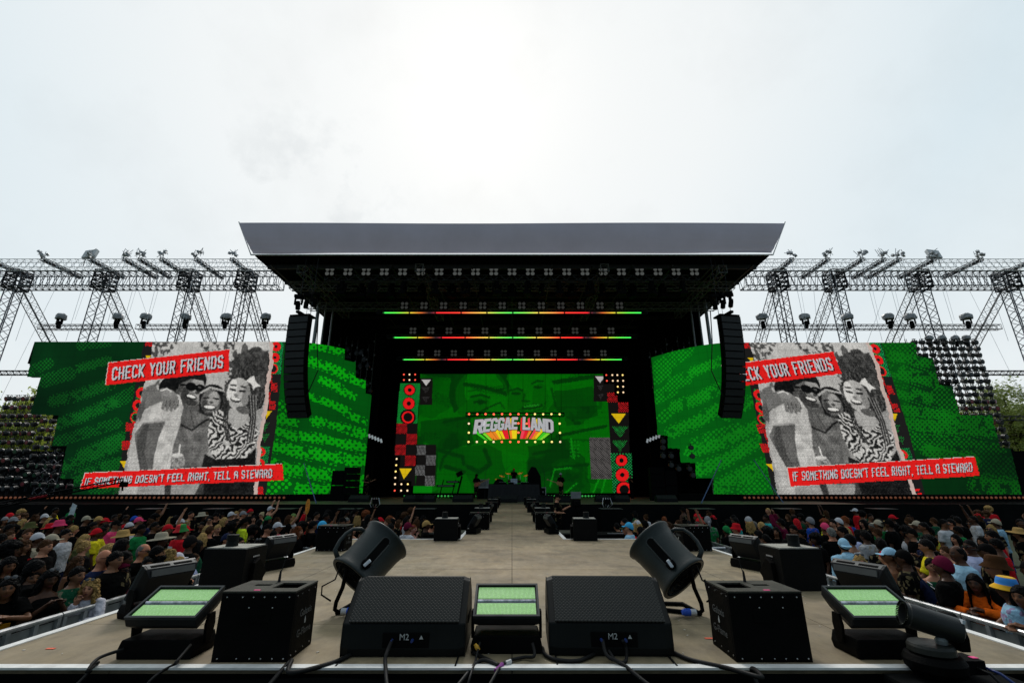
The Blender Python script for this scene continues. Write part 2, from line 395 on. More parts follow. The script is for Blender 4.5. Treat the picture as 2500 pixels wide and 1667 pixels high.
def inpoly(x, y, pts):
    r = np.zeros(x.shape, bool); n = len(pts)
    for i in range(n):
        x0, y0 = pts[i]; x1, y1 = pts[(i + 1) % n]
        if y0 == y1: continue
        c = (y0 > y) != (y1 > y)
        r ^= c & (x < (x1 - x0) * (y - y0) / (y1 - y0) + x0)
    return r
def vnoise(x, y, s, seed=0):
    x = x / s; y = y / s; xi = np.floor(x); yi = np.floor(y); fx = x - xi; fy = y - yi
    fx = fx * fx * (3 - 2 * fx); fy = fy * fy * (3 - 2 * fy)
    def h(a, b):
        v = np.sin(a * 127.1 + b * 311.7 + seed * 74.7) * 43758.5453; return v - np.floor(v)
    return (h(xi, yi) * (1 - fx) + h(xi + 1, yi) * fx) * (1 - fy) + (h(xi, yi + 1) * (1 - fx) + h(xi + 1, yi + 1) * fx) * fy
def fbm(x, y, s, seed=0, o=4):
    return sum(vnoise(x, y, s / 2 ** k, seed + k * 5) / 2 ** (k + 1) for k in range(o)) / (1 - .5 ** o)
class Art:
    def __init__(s, x, y): s.x = x; s.y = y; s.c = np.zeros((len(x), 3))
    def fill(s, m, c): s.c[m] = c
    def poly(s, pts, c=None):
        m = inpoly(s.x, s.y, pts)
        if c is not None: s.fill(m, c)
        return m
    def ell(s, cx, cy, rx, ry, c=None, rot=0):
        a = math.radians(rot); dx = s.x - cx; dy = s.y - cy
        m = ((dx * math.cos(a) + dy * math.sin(a)) / rx) ** 2 + ((-dx * math.sin(a) + dy * math.cos(a)) / ry) ** 2 < 1
        if c is not None: s.fill(m, c)
        return m
    def ring(s, cx, cy, r, w, c): s.fill(np.abs(np.hypot(s.x - cx, s.y - cy) - r) < w / 2, c)
    def stroke(s, pts, w):
        d = np.full(s.x.shape, 1e9)
        for (x0, y0), (x1, y1) in zip(pts[:-1], pts[1:]):
            vx, vy = x1 - x0, y1 - y0; t = np.clip(((s.x - x0) * vx + (s.y - y0) * vy) / (vx * vx + vy * vy + 1e-9), 0, 1)
            d = np.minimum(d, np.hypot(s.x - x0 - t * vx, s.y - y0 - t * vy))
        return d < w
    def dots(s, p, frac, ang=45):
        a = math.radians(ang); u = (s.x * math.cos(a) + s.y * math.sin(a)) / p; v = (-s.x * math.sin(a) + s.y * math.cos(a)) / p
        return np.hypot(u - np.floor(u) - .5, v - np.floor(v) - .5) < frac
    def blend(s, m, c, a):
        if np.isscalar(a): s.c[m] = s.c[m] * (1 - a) + np.array(c) * a
        else: s.c[m] = s.c[m] * (1 - a[m, None]) + np.array(c) * a[m, None]
    def text(s, st, tl, tr, br, bl, c, pen=.15, off=(0, 0)):
        # inverse of the quad as a projective-free bilinear (near parallelogram) map
        tl, tr, br, bl = [np.array(p, float) + off for p in (tl, tr, br, bl)]
        u = np.full(s.x.shape, .5); v = np.full(s.x.shape, .5)
        for _ in range(5):
            px = (1 - v) * ((1 - u) * bl[0] + u * br[0]) + v * ((1 - u) * tl[0] + u * tr[0]) - s.x
            py = (1 - v) * ((1 - u) * bl[1] + u * br[1]) + v * ((1 - u) * tl[1] + u * tr[1]) - s.y
            ux = (1 - v) * (br[0] - bl[0]) + v * (tr[0] - tl[0]); uy = (1 - v) * (br[1] - bl[1]) + v * (tr[1] - tl[1])
            vx = (1 - u) * (tl[0] - bl[0]) + u * (tr[0] - br[0]); vy = (1 - u) * (tl[1] - bl[1]) + u * (tr[1] - br[1])
            D = ux * vy - uy * vx
            u = np.clip(u - (px * vy - py * vx) / D, -.3, 1.3); v = np.clip(v - (ux * py - uy * px) / D, -.6, 1.6)
        W_ = text_width(st); U = u * W_; hit = np.zeros(s.x.shape, bool)
        hgt = np.hypot(*(tl - bl)); wid = np.hypot(*(tr - tl)); asp = hgt / (wid / W_)
        near = (u > -.02) & (u < 1.02) & (v > -.15) & (v < 1.15)
        idx = np.nonzero(near)[0]; Us = U[idx]; Vs = v[idx] * asp; x0 = 0; h2 = np.zeros(len(idx), bool)
        for ch in st:
            adv = {' ': .75, 'I': .42, "'": .4, ',': .4}.get(ch, 1.0) + (.22 if ch != ' ' else 0)
            if ch != ' ':
                w_ = adv - .22 - 2 * pen; ox = x0 + .11 + pen
                for line in GLY[ch].split('|'):
                    P = []
                    for t in line.split():
                        gx = int(t[0]) / 4; gy = -.9 if t[1] == 'x' else int(t[1])
                        if ch in "I',": gx = .5 + (gx - .5) * .8
                        P.append((ox + gx * w_, (pen + gy / 6 * (asp - 2 * pen))))
                    for (a0, b0), (a1, b1) in zip(P[:-1], P[1:]):
                        q0, q1 = a1 - a0, b1 - b0; t = np.clip(((Us - a0) * q0 + (Vs - b0) * q1) / (q0 * q0 + q1 * q1 + 1e-9), 0, 1)
                        h2 |= np.maximum(np.abs(Us - a0 - t * q0), np.abs(Vs - b0 - t * q1)) < pen
            x0 += adv
        hit[idx[h2]] = True
        if c is not None: s.fill(hit, c)
        return hit
GD, GB = np.array((8, 78, 26.)), np.array((22, 150, 34.))
def band(a, pts, w, col, seed, p=17, hole=True, edge=.62, fr=.34):
    n = fbm(a.x, a.y, 34, seed)
    m = a.stroke(pts, w * .5 * 1.25) & (n > .30)
    core = a.stroke(pts, w * .42) & (n > .36)
    d = a.dots(p, fr)
    if hole: a.fill((core & ~d) | (m & ~core & a.dots(p, .3, 20)), col)
    else: a.fill(m & a.dots(p, .36), col)
def check(a, x0, y0, x1, y1, col, p=6):
    m = (a.x > x0) & (a.x < x1) & (a.y > y0) & (a.y < y1); a.fill(m, (30, 28, 28)); a.fill(m & a.dots(p, .40), col)
RED = (238, 28, 30); YEL = (228, 190, 20); BLK_ = (30, 29, 28)
def friends(a, dl=0, dr=0):                 # the photo strip with the three friends, traced in the left wall's own layout
    x, y = a.x, a.y
    # left strip
    a.poly([(795, 600), (860, 600), (840, 700), (790, 950), (700, 1480), (622, 1480)], BLK_)
    check(a, 795, 600, 832, 660, RED); a.poly([(795, 712), (826, 712), (808, 738)], YEL)
    m = a.poly([(757, 880), (800, 880), (790, 1080), (715, 1080)]); a.fill(m, (14, 52, 30)); a.fill(m & a.dots(9, .36), (20, 150, 60))
    for cx, cy, w in ((776, 918, 16), (757, 985, 16), (742, 1050, 7)): a.ring(cx, cy, 24 if w > 8 else 27, w, RED); a.ell(cx, cy, 15, 15, BLK_)
    for cx, cy in ((712, 1100), (690, 1203), (735, 1150)): check(a, cx - 24, cy - 24, cx + 24, cy + 24, RED)
    a.poly([(655, 1288), (700, 1288), (684, 1334)], YEL)
    m = a.poly([(625, 1420), (690, 1420), (680, 1480), (615, 1480)]); a.fill(m & a.dots(9, .3), (20, 110, 40))
    # right strip
    a.poly([(1460, 600), (1560, 600), (1510, 1100), (1452, 1480), (1378, 1480), (1400, 1200)], BLK_)
    m = a.poly([(1470, 600), (1556, 600), (1535, 815), (1440, 815)]); a.fill(m, (12, 70, 44)); a.fill(m & a.dots(9, .36), (22, 170, 80))
    for cx, cy, w in ((1510, 663, 17), (1503, 723, 17), (1492, 784, 8)): a.ell(cx, cy, 27, 27, BLK_); a.ring(cx, cy, 17 if w > 9 else 24, w, RED)
    for k in range(4):
        cx = 1488 - k * 5; cy = 840 + k * 48
        check(a, cx - 34 + (k % 2) * 33, cy - 24, cx + 1 + (k % 2) * 33, cy + 24, RED)
    a.poly([(1452, 1014), (1488, 1014), (1455, 1058)], YEL)
    for cy in (1100, 1160): m = a.poly([(1425, cy - 22), (1475, cy - 22), (1448, cy + 26)]); a.fill(m & a.dots(8, .34), (24, 130, 50))
    m = a.poly([(1395, 1205), (1476, 1205), (1462, 1320), (1380, 1320)]); a.fill(m, (14, 52, 30)); a.fill(m & a.dots(8, .34), (20, 150, 70))
    for cx, cy in ((1427, 1238), (1422, 1300)): a.ring(cx, cy, 17, 15, RED)
    check(a, 1400, 1425, 1440, 1480, RED)
    # photograph with torn edges
    jag = (fbm(x, y, 22, 3) - .5) * 15
    xs = x + jag
    ph = inpoly(xs, y, [(843, 600), (1476, 600), (1472, 760), (1452, 900), (1440, 1010), (1408, 1180), (1404, 1290), (1386, 1480), (645, 1480), (700, 1250), (742, 1060), (775, 930), (812, 800)])
    rim = inpoly(xs - 9, y, [(843, 600), (1486, 600), (1482, 760), (1462, 900), (1452, 1010), (1420, 1180), (1414, 1290), (1396, 1480)] + [(645, 1480), (690, 1250), (742, 1060), (775, 930), (812, 800)])
    def gray(x, y):
        gr = Art(x, y); g_ = gr.c
        def T(v): return (v, v, v)
        g_[:] = np.clip(186 - (y - 640) * .05, 115, 190)[:, None]
        n1 = fbm(x, y, 40, 11); n2 = fbm(x, y, 14, 17); n3 = fbm(x, y, 9, 29)
        fol = ((n2 > .50) & (inpoly(x, y, [(820, 600), (1010, 600), (960, 660), (900, 720), (800, 760)]) | inpoly(x, y, [(1060, 600), (1290, 600), (1280, 700), (1200, 690), (1120, 700)])))
        gr.fill(fol, T(78))
        gr.poly([(1322, 660), (1340, 640), (1356, 665), (1362, 800), (1310, 800)], T(92))
        m = inpoly(x + (n2 - .5) * 60, y + (n1 - .5) * 60, [(1250, 760), (1300, 700), (1400, 660), (1480, 690), (1480, 900), (1250, 900)]); gr.fill(m, T(56)); gr.blend(m & (n2 > .55), T(92), .6)
        m = inpoly(x + (n2 - .5) * 40, y, [(780, 900), (880, 840), (1000, 830), (1000, 1000), (760, 1050), (760, 960)]); gr.fill(m & (n1 > .42), T(105))
        gr.poly([(735, 1000), (860, 900), (900, 960), (740, 1180)], T(88)); gr.poly([(700, 1150), (760, 1050), (770, 1400), (660, 1400)], T(150))
        # friend in sunglasses
        gr.ell(985, 868, 118, 66, T(24), -14); gr.ell(1095, 845, 34, 52, T(26))
        gr.poly([(960, 900), (1010, 880), (1100, 960), (1110, 1080), (980, 1060)], T(84))
        gr.ell(1052, 905, 70, 84, T(108), 12); gr.ell(1080, 872, 36, 46, T(158), 10); gr.ell(1085, 935, 24, 26, T(150), 10); gr.ell(1010, 930, 22, 46, T(66), 10)
        gr.ell(990, 890, 14, 26, T(84)); gr.poly([(985, 800), (1125, 818), (1122, 852), (1050, 838), (990, 862)], T(30))
        gr.ell(1046, 882, 30, 23, T(14), 10); gr.ell(1094, 892, 27, 22, T(16), 10); gr.poly([(985, 866), (1110, 876), (1110, 884), (985, 876)], T(18)); gr.ell(1092, 886, 10, 6, T(90), 20)
        gr.ell(1078, 915, 12, 9, T(70)); gr.ell(1044, 938, 33, 15, T(34), 14); gr.ell(1046, 935, 26, 8, T(226), 16); gr.ell(1044, 970, 34, 16, T(58), 8)
        # white shirt, hand on the shoulder, forearm
        shirt = inpoly(x + (n3 - .5) * 8, y, [(868, 950), (930, 905), (985, 930), (1004, 1000), (975, 1100), (968, 1190), (935, 1330), (905, 1480), (660, 1480), (690, 1345), (712, 1215), (752, 1095), (790, 1010)])
        gr.fill(shirt, T(194)); gr.blend(shirt, T(150), np.clip((n1 - .42) * 2.2, 0, .6)); gr.blend(shirt & (x < 760 + (y < 1200) * 20), T(150), .35)
        gr.poly([(735, 1140), (788, 1075), (905, 1072), (868, 1160), (842, 1260), (835, 1345), (765, 1340), (748, 1240)], T(98)); gr.poly([(752, 1160), (786, 1090), (815, 1085), (790, 1240), (812, 1340), (768, 1340), (750, 1240)], T(74))
        gr.poly([(785, 1075), (905, 1066), (905, 1074), (788, 1084)], T(150))
        gr.poly([(800, 930), (890, 888), (950, 905), (960, 945), (890, 960), (830, 985), (790, 1000)], T(112)); gr.ell(925, 935, 46, 38, T(128), 25)
        for k in range(4):
            fx = 892 + k * 22; gr.fill(gr.stroke([(fx + 8, 940), (fx + 2, 985 + (k in (1, 2)) * 14), (fx - 1, 1000 + (k in (1, 2)) * 8)], 9), T(120)); gr.fill(gr.stroke([(fx + 19, 955), (fx + 14, 992)], 2.2), T(52))
        gr.fill(gr.stroke([(880, 905), (912, 892), (935, 908)], 4), T(205))
        # girl in the middle
        gr.ell(1163, 945, 74, 76, T(26), 15); gr.poly([(1090, 930), (1240, 930), (1240, 1050), (1090, 1040)], T(34))
        body = inpoly(x, y, [(1000, 1005), (1085, 1020), (1150, 1050), (1168, 1120), (1140, 1230), (1120, 1330), (930, 1330), (948, 1200), (985, 1095)])
        gr.fill(body, T(118)); gr.blend(body, T(78), np.clip((n1 - .40) * 2.6, 0, .8)); gr.blend(inpoly(x, y, [(1000, 1010), (1060, 1012), (1090, 1110), (1020, 1100)]), T(92), .8)
        gr.fill(gr.stroke([(990, 1090), (1050, 1120), (1110, 1075), (1140, 1060)], 5), T(40)); gr.fill(gr.stroke([(1040, 1010), (1062, 1110)], 2.5), T(60))
        gr.ell(1152, 966, 54, 70, T(104), 6); gr.ell(1168, 952, 32, 44, T(152), 6); gr.ell(1120, 985, 16, 34, T(66))
        gr.fill(gr.stroke([(1098, 915), (1150, 886), (1225, 905)], 6), T(168)); gr.fill(gr.stroke([(1115, 945), (1140, 942)], 4), T(26)); gr.fill(gr.stroke([(1168, 945), (1196, 950)], 4), T(26))
        gr.ell(1156, 968, 11, 8, T(66)); gr.ell(1146, 996, 36, 16, T(48), 4); gr.ell(1146, 993, 30, 9, T(232), 4); gr.ell(1144, 1030, 26, 8, T(62))
        # curly haired woman
        hair = inpoly(x + (n2 - .5) * 36, y + (n1 - .5) * 26, [(1240, 850), (1262, 810), (1320, 782), (1380, 800), (1420, 850), (1446, 910), (1440, 1010), (1420, 1110), (1400, 1190), (1366, 1200), (1230, 1180), (1208, 1010), (1225, 920)])
        gr.fill(hair, T(50)); gr.blend(hair & (np.sin(x * .22 + n2 * 9 + y * .05) > .1), T(104), .6); gr.blend(hair & (np.sin(x * .31 - y * .09 + n1 * 14) > .75), T(28), .8)
        gr.poly([(1258, 1000), (1350, 990), (1372, 1080), (1300, 1130), (1235, 1050)], T(160)); gr.poly([(1385, 1020), (1445, 990), (1438, 1060), (1405, 1180), (1375, 1150)], T(150))
        gr.ell(1302, 918, 62, 86, T(172), 12); gr.ell(1270, 900, 26, 60, T(206), 10); gr.ell(1345, 930, 22, 60, T(128), 10); gr.ell(1330, 1010, 40, 20, T(88), 15)
        gr.fill(gr.stroke([(1262, 872), (1290, 876)], 4), T(40)); gr.fill(gr.stroke([(1318, 880), (1342, 886)], 4), T(40)); gr.fill(gr.stroke([(1260, 895), (1286, 902)], 5), T(26)); gr.fill(gr.stroke([(1312, 906), (1340, 908)], 5), T(26))
        gr.ell(1290, 928, 11, 8, T(120)); gr.ell(1289, 953, 30, 15, T(60), 12); gr.ell(1289, 949, 26, 8, T(240), 12)
        gr.poly([(1368, 832), (1390, 820), (1396, 850), (1425, 880), (1398, 884), (1384, 902), (1378, 870), (1345, 850)], T(212))
        zeb = inpoly(x, y, [(1160, 1020), (1212, 1005), (1260, 1090), (1300, 1112), (1385, 1060), (1415, 1130), (1398, 1190), (1345, 1280), (1180, 1285), (1142, 1220), (1135, 1130), (1148, 1060)])
        gr.fill(zeb, T(196)); gr.fill(zeb & (np.sin((x * .16 + np.abs(y - 1130) * .20) + n1 * 16) > .05), T(36))
        gr.poly([(1120, 1250), (1180, 1280), (1345, 1272), (1400, 1215), (1390, 1480), (1080, 1480), (1100, 1330)], T(30))
        for k in range(3):
            gr.fill(gr.stroke([(1362 + k * 16, 930), (1372 + k * 12, 1060), (1352 + k * 14, 1180)], 4), T(48)); gr.fill(gr.stroke([(1368 + k * 16, 930), (1378 + k * 12, 1060), (1358 + k * 14, 1180)], 2), T(150))
            gr.fill(gr.stroke([(1232 + k * 9, 960), (1222 + k * 10, 1080), (1246 + k * 8, 1190)], 3.4), T(54))
        gr.ell(1240, 1190, 20, 14, T(170), 30); gr.ell(972, 1290, 40, 46, T(150)); gr.blend(gr.ell(972, 1290, 38, 44), T(90), np.clip((n3 - .4) * 3, 0, 1)); gr.fill(gr.stroke([(984, 1198), (978, 1262)], 3.5), T(225)); gr.ell(970, 1256, 34, 10, T(190))
        gr.poly([(905, 1345), (1120, 1345), (1110, 1480), (895, 1480)], T(60)); gr.blend(inpoly(x, y, [(940, 1400), (1100, 1400), (1060, 1480), (930, 1480)]), T(168), .75); gr.poly([(760, 1420), (900, 1400), (900, 1480), (740, 1480)], T(150))
        return g_[:, 0]
    rs = np.random.RandomState(3); acc = 0
    for q_ in range(5): acc = acc + gray(x + rs.uniform(-4.5, 4.5, x.shape), y + rs.uniform(-4.5, 4.5, y.shape))
    lum0 = acc / 5 * .55 + gray(x, y) * .45; lum0 = (lum0 - 105) * 1.16 + 110 + (fbm(x, y, 46, 91) - .5) * 40; n3 = fbm(x, y, 9, 29)
    # print grain
    lum = lum0; dt = a.dots(7.2, .33); lum = np.clip(lum + (vnoise(x, y, 3.1, 5) - .5) * 46 + np.where(dt, -16, 8), 8, 236)
    col = np.stack([lum * 1.0, lum * .99, lum * .965], 1)
    a.c[rim] = (208, 186, 176); a.c[ph] = col[ph]
    # upper banner
    jg = (vnoise(x, y, 7, 9) - .5) * 3
    q = [(594 + dl, 752), (1254 + dr, 679), (1252 + dr, 798), (578 + dl, 874)]
    m = inpoly(x + jg + 3, y + jg + 3, q); a.fill(m, (206, 196, 188)); m = inpoly(x + jg, y + jg, q); a.fill(m, (238, 30, 28)); a.blend(m & (n3 > .72), (120, 20, 16), .7)
    tq = ((612 + dl, 777), (1226 + dr, 708), (1222 + dr, 779), (606 + dl, 848))
    a.text('CHECK YOUR FRIENDS', *tq, (60, 6, 8), .15, (6, 5)); a.text('CHECK YOUR FRIENDS', *tq, (202, 202, 206), .145)
def steward(a, q, tq):
    jg = (vnoise(a.x, a.y, 7, 4) - .5) * 3; n3 = fbm(a.x, a.y, 9, 31)
    m = inpoly(a.x + jg + 3, a.y + jg + 3, q); a.fill(m, (206, 196, 188)); m = inpoly(a.x + jg, a.y + jg, q); a.fill(m, (238, 30, 28)); a.blend(m & (n3 > .73), (120, 20, 16), .7)
    s = "IF SOMETHING DOESN'T FEEL RIGHT, TELL A STEWARD"
    a.text(s, *tq, (60, 6, 8), .145, (4, 4)); a.text(s, *tq, (200, 200, 204), .14)
def led_wall(name, root, path, z0, z1, step, paint, outline, to_art, thick=.25):
    # path: plan polyline [(X,Y)..]; cells of size step
    P = np.array(path, float); seg = np.hypot(*np.diff(P, axis=0).T); S = np.r_[0, np.cumsum(seg)]
    n = int(S[-1] / step); m = int((z1 - z0) / step)
    s = np.linspace(0, S[-1], n + 1); X = np.interp(s, S, P[:, 0]); Y = np.interp(s, S, P[:, 1]); Z = np.linspace(z0, z1, m + 1)
    cx = (X[:-1] + X[1:]) / 2; cy = (Y[:-1] + Y[1:]) / 2; cz = (Z[:-1] + Z[1:]) / 2
    GX, GZ = np.meshgrid(cx, cz); GY, _ = np.meshgrid(cy, cz)
    gx, gy, gz = GX.ravel(), GY.ravel(), GZ.ravel()
    ax, ay = to_art(*project(gx, gy, gz))
    keep = inpoly(ax, ay, outline) if outline else np.ones(gx.shape, bool)
    cols = np.zeros((len(gx), 3)); a = Art(ax[keep], ay[keep]); k2 = paint(a, gx[keep], gz[keep]); cols[keep] = a.c
    if k2 is not None: idx0 = np.nonzero(keep)[0]; keep[idx0[~k2]] = False
    VX, VZ = np.meshgrid(X, Z); VY, _ = np.meshgrid(Y, Z)
    verts = np.stack([VX.ravel(), VY.ravel(), VZ.ravel()], 1) - np.array(root.location)
    J, I = np.divmod(np.nonzero(keep)[0], n)
    faces = np.stack([J * (n + 1) + I, J * (n + 1) + I + 1, (J + 1) * (n + 1) + I + 1, (J + 1) * (n + 1) + I], 1)
    used, inv = np.unique(faces.ravel(), return_inverse=True)
    me = bpy.data.meshes.new(name); me.from_pydata(verts[used].tolist(), [], inv.reshape(-1, 4).tolist())
    at = me.attributes.new('led', 'FLOAT_COLOR', 'FACE')
    at.data.foreach_set('color', np.c_[lin(np.clip(cols[keep], 0, 255)), np.ones(keep.sum())].astype(np.float32).ravel())
    me.materials.append(LED); o = bpy.data.objects.new(name, me); C.objects.link(o); o.parent = root
    # cabinet behind the picture: coarse 0.5 m panels following the same outline
    cb = MB(); ks = max(1, int(round(.5 / step))); K = keep.reshape(m, n)
    for j in range(0, m, ks):
        for i in range(0, n, ks):
            sub = K[j:j + ks, i:i + ks]
            if sub.mean() < .6: continue
            i1 = min(i + ks, n); j1 = min(j + ks, m)
            p0 = Vector((X[i], Y[i], 0)); p1 = Vector((X[i1], Y[i1], 0)); d = (p1 - p0).normalized(); nrm_ = Vector((-d.y, d.x, 0))
            if nrm_.y < 0: nrm_ = -nrm_
            vs = []
            for off in (.012, thick):
                for (p, zz) in ((p0, Z[j]), (p1, Z[j]), (p1, Z[j1]), (p0, Z[j1])): vs.append(Vector((p.x, p.y, zz)) + nrm_ * off - root.location)
            cb.add(vs, [(0, 3, 2, 1), (4, 5, 6, 7), (0, 1, 5, 4), (1, 2, 6, 5), (2, 3, 7, 6), (3, 0, 4, 7)])
    cb.build('cabinet', BLKM, root)
    return o
LED = mat('led_picture', attr='led', emit='attr', rough=.9, noise=0, spec=0.02, estr=.80)
def screen_base(root, s):
    mb = MB(); mb.box((s * 25.6 - root.location.x, 32.2 - root.location.y, 1.81 - root.location.z), (20.5, .5, .42)); mb.box((s * 13.6 - root.location.x, 34.6 - root.location.y, 1.81 - root.location.z), (4.6, 4.4, .42)); mb.build('base', BLKM, root)
def arc_path(s):
    pts = [(s * 36.2, 32.0), (s * 16.2, 32.0)]
    for k in range(1, 13):
        t = k / 12; pts.append((s * (16.2 - 4.85 * (t ** .85)), 32 + 4.4 * t ** 1.7))
    return pts if s < 0 else pts[::-1]
toL = lambda x, y: (x * 2.24, (y - 550) * 2.24)
toR = lambda x, y: ((x - 1550) * 2.24, (y - 550) * 2.24)
toC = lambda x, y: ((x - 850) * 2.94, (y - 880) * 2.94)
OUT_L = [(208, 560), (1885, 560), (1885, 738), (1945, 748), (1945, 832), (2000, 845), (2000, 918), (2040, 930), (2003, 1520), (390, 1520), (405, 1385), (330, 1382), (365, 1207), (285, 1205), (320, 1040), (165, 1032), (222, 832), (148, 830)]
OUT_R = [(92, 560), (1522, 560), (1545, 715), (1628, 725), (1665, 872), (1735, 880), (1780, 1035), (1950, 1035), (2000, 1215), (2055, 1220), (2128, 1520), (430, 1520), (430, 1383), (335, 1380), (330, 1298), (250, 1295), (245, 1220), (180, 1217), (180, 1150), (125, 1145), (88, 700)]
def seams(a, X, Z):
    u = np.minimum((X / .5) % 1, (Z / .5) % 1); a.c[u < .10] *= .93
def paint_left(a, X, Z):
    a.c[:] = (5, 66, 24); w = a.x > 1480; a.c[w] = (3, 74, 15); a.blend(a.x < 420, (6, 62, 24), .5)
    b1 = (18, 122, 36); b2 = (10, 144, 14)
    for i, (pts, wd, hole) in enumerate([([(430, 782), (590, 740)], 46, 1), ([(290, 960), (420, 930), (600, 868)], 58, 1), ([(320, 1085), (460, 1040), (620, 965)], 60, 1),
            ([(450, 1255), (660, 1165)], 66, 1), ([(350, 1320), (600, 1225), (680, 1190)], 54, 1), ([(340, 1400), (500, 1345), (650, 1300)], 70, 1), ([(170, 795), (265, 755)], 48, 0), ([(440, 660), (590, 640)], 40, 0),
            ([(240, 850), (380, 810)], 60, 0), ([(320, 1180), (640, 1080)], 50, 0), ([(640, 960), (760, 900)], 60, 0), ([(520, 1440), (650, 1400)], 60, 0)]): band(a, pts, wd, b1, i, 15, bool(hole), fr=.30)
    for i, (pts, wd, hole) in enumerate([([(1680, 655), (1800, 665), (1900, 700)], 64, 1), ([(1670, 735), (1780, 770), (1880, 815), (1990, 870)], 62, 1), ([(1760, 850), (1840, 880), (1930, 940)], 56, 1),
            ([(1690, 940), (1760, 955), (1880, 1010), (1985, 1075)], 56, 1), ([(1500, 960), (1560, 1010)], 60, 0), ([(1490, 1050), (1610, 1080)], 60, 1), ([(1720, 1070), (1850, 1100), (1985, 1140)], 62, 1), ([(1480, 1110), (1620, 1155), (1720, 1160), (1985, 1215)], 62, 1),
            ([(1480, 1200), (1640, 1235), (1800, 1270), (1985, 1290)], 84, 1), ([(1460, 1290), (1600, 1335), (1760, 1360), (1985, 1400)], 84, 1), ([(1640, 1440), (1800, 1450), (1985, 1460)], 80, 1), ([(1450, 1440), (1560, 1410)], 80, 0)]): band(a, pts, wd * .78, b2, i + 20, 27, bool(hole), fr=.26)
    a.c *= (.62 + .46 * np.clip((a.x - 150) / 1300, 0, 1) + (fbm(a.x, a.y, 260, 77) - .5) * .5)[:, None]
    friends(a)
    steward(a, [(466, 1354), (1545, 1305), (1551, 1392), (438, 1440)], ((468, 1380), (1490, 1331), (1490, 1378), (456, 1420)))
    seams(a, X, Z)
def paint_right(a, X, Z):
    a.c[:] = (4, 92, 18); a.blend(a.x > 1500, (5, 62, 20), .85)
    a.blend(inpoly(a.x, a.y, [(1590, 560), (1640, 560), (1760, 1200), (1720, 1480), (1560, 1480), (1620, 1000)]), (4, 62, 18), .6)
    b1 = (14, 132, 22)
    for i, (pts, wd, hole) in enumerate([([(110, 835), (165, 800)], 60, 0), ([(140, 775), (280, 680)], 70, 0), ([(320, 800), (460, 745)], 50, 1), ([(210, 865), (280, 835)], 60, 0), ([(220, 990), (340, 950), (470, 885)], 62, 1), ([(120, 940), (200, 900)], 60, 0),
            ([(200, 1130), (330, 1080), (450, 1005)], 66, 1), ([(150, 1050), (180, 1030)], 50, 0), ([(300, 1240), (480, 1190), (690, 1080)], 60, 1), ([(330, 1180), (560, 1110)], 50, 0), ([(340, 1340), (500, 1280), (690, 1165)], 74, 1), ([(440, 1450), (560, 1380), (720, 1310)], 90, 1), ([(600, 1460), (720, 1400)], 70, 0), ([(500, 1040), (680, 930)], 60, 1)]): band(a, pts, wd, b1, i + 3, 17 if i < 6 else 21, bool(hole), fr=.27)
    for i, (pts, wd, hole) in enumerate([([(1390, 655), (1530, 680)], 60, 0), ([(1400, 715), (1600, 755)], 56, 1), ([(1420, 800), (1660, 850)], 84, 1), ([(1450, 910), (1600, 945)], 70, 1), ([(1670, 930), (1770, 990)], 90, 0), ([(1470, 1010), (1700, 1040)], 66, 1), ([(1490, 1085), (1760, 1110), (1970, 1120)], 80, 1),
            ([(1690, 1060), (1950, 1070)], 60, 1), ([(1500, 1180), (1700, 1190), (1990, 1240)], 74, 0), ([(1600, 1230), (1860, 1290)], 70, 1), ([(1880, 1290), (2080, 1340)], 110, 0), ([(1880, 1420), (2110, 1450)], 110, 1)]): band(a, pts, wd, b1 if i != 10 else (10, 110, 26), i + 40, 19, bool(hole), fr=.28)
    a.c *= (1.02 - .40 * np.clip((a.x - 1100) / 900, 0, 1) + (fbm(a.x, a.y, 260, 71) - .5) * .5)[:, None]
    px, py = project(X - 43.95, np.full(X.shape, 32.0), Z + .17); lx, ly = toL(px, py)
    sub = X > 14.6; b = Art(lx[sub], ly[sub]); b.c[:] = a.c[sub]; friends(b, 48, 20); a.c[sub] = b.c
    steward(a, [(834, 1325), (1858, 1265), (1886, 1368), (851, 1426)], ((858, 1347), (1845, 1296), (1850, 1346), (862, 1397)))
    seams(a, X, Z)
lw = thing('led_screen', 'wide stepped video wall left of the stage, CHECK YOUR FRIENDS fully readable', 'video screen', (-24, 32, 2.0))
led_wall('picture', lw, arc_path(-1), 2.03, 12.68, .05, paint_left, OUT_L, toL); screen_base(lw, -1)
rw = thing('led_screen', 'wide stepped video wall right of the stage, CHECK partly hidden by a line array', 'video screen', (24, 32, 2.0))
led_wall('picture', rw, arc_path(1), 2.03, 12.62, .05, paint_right, OUT_R, toR); screen_base(rw, 1)
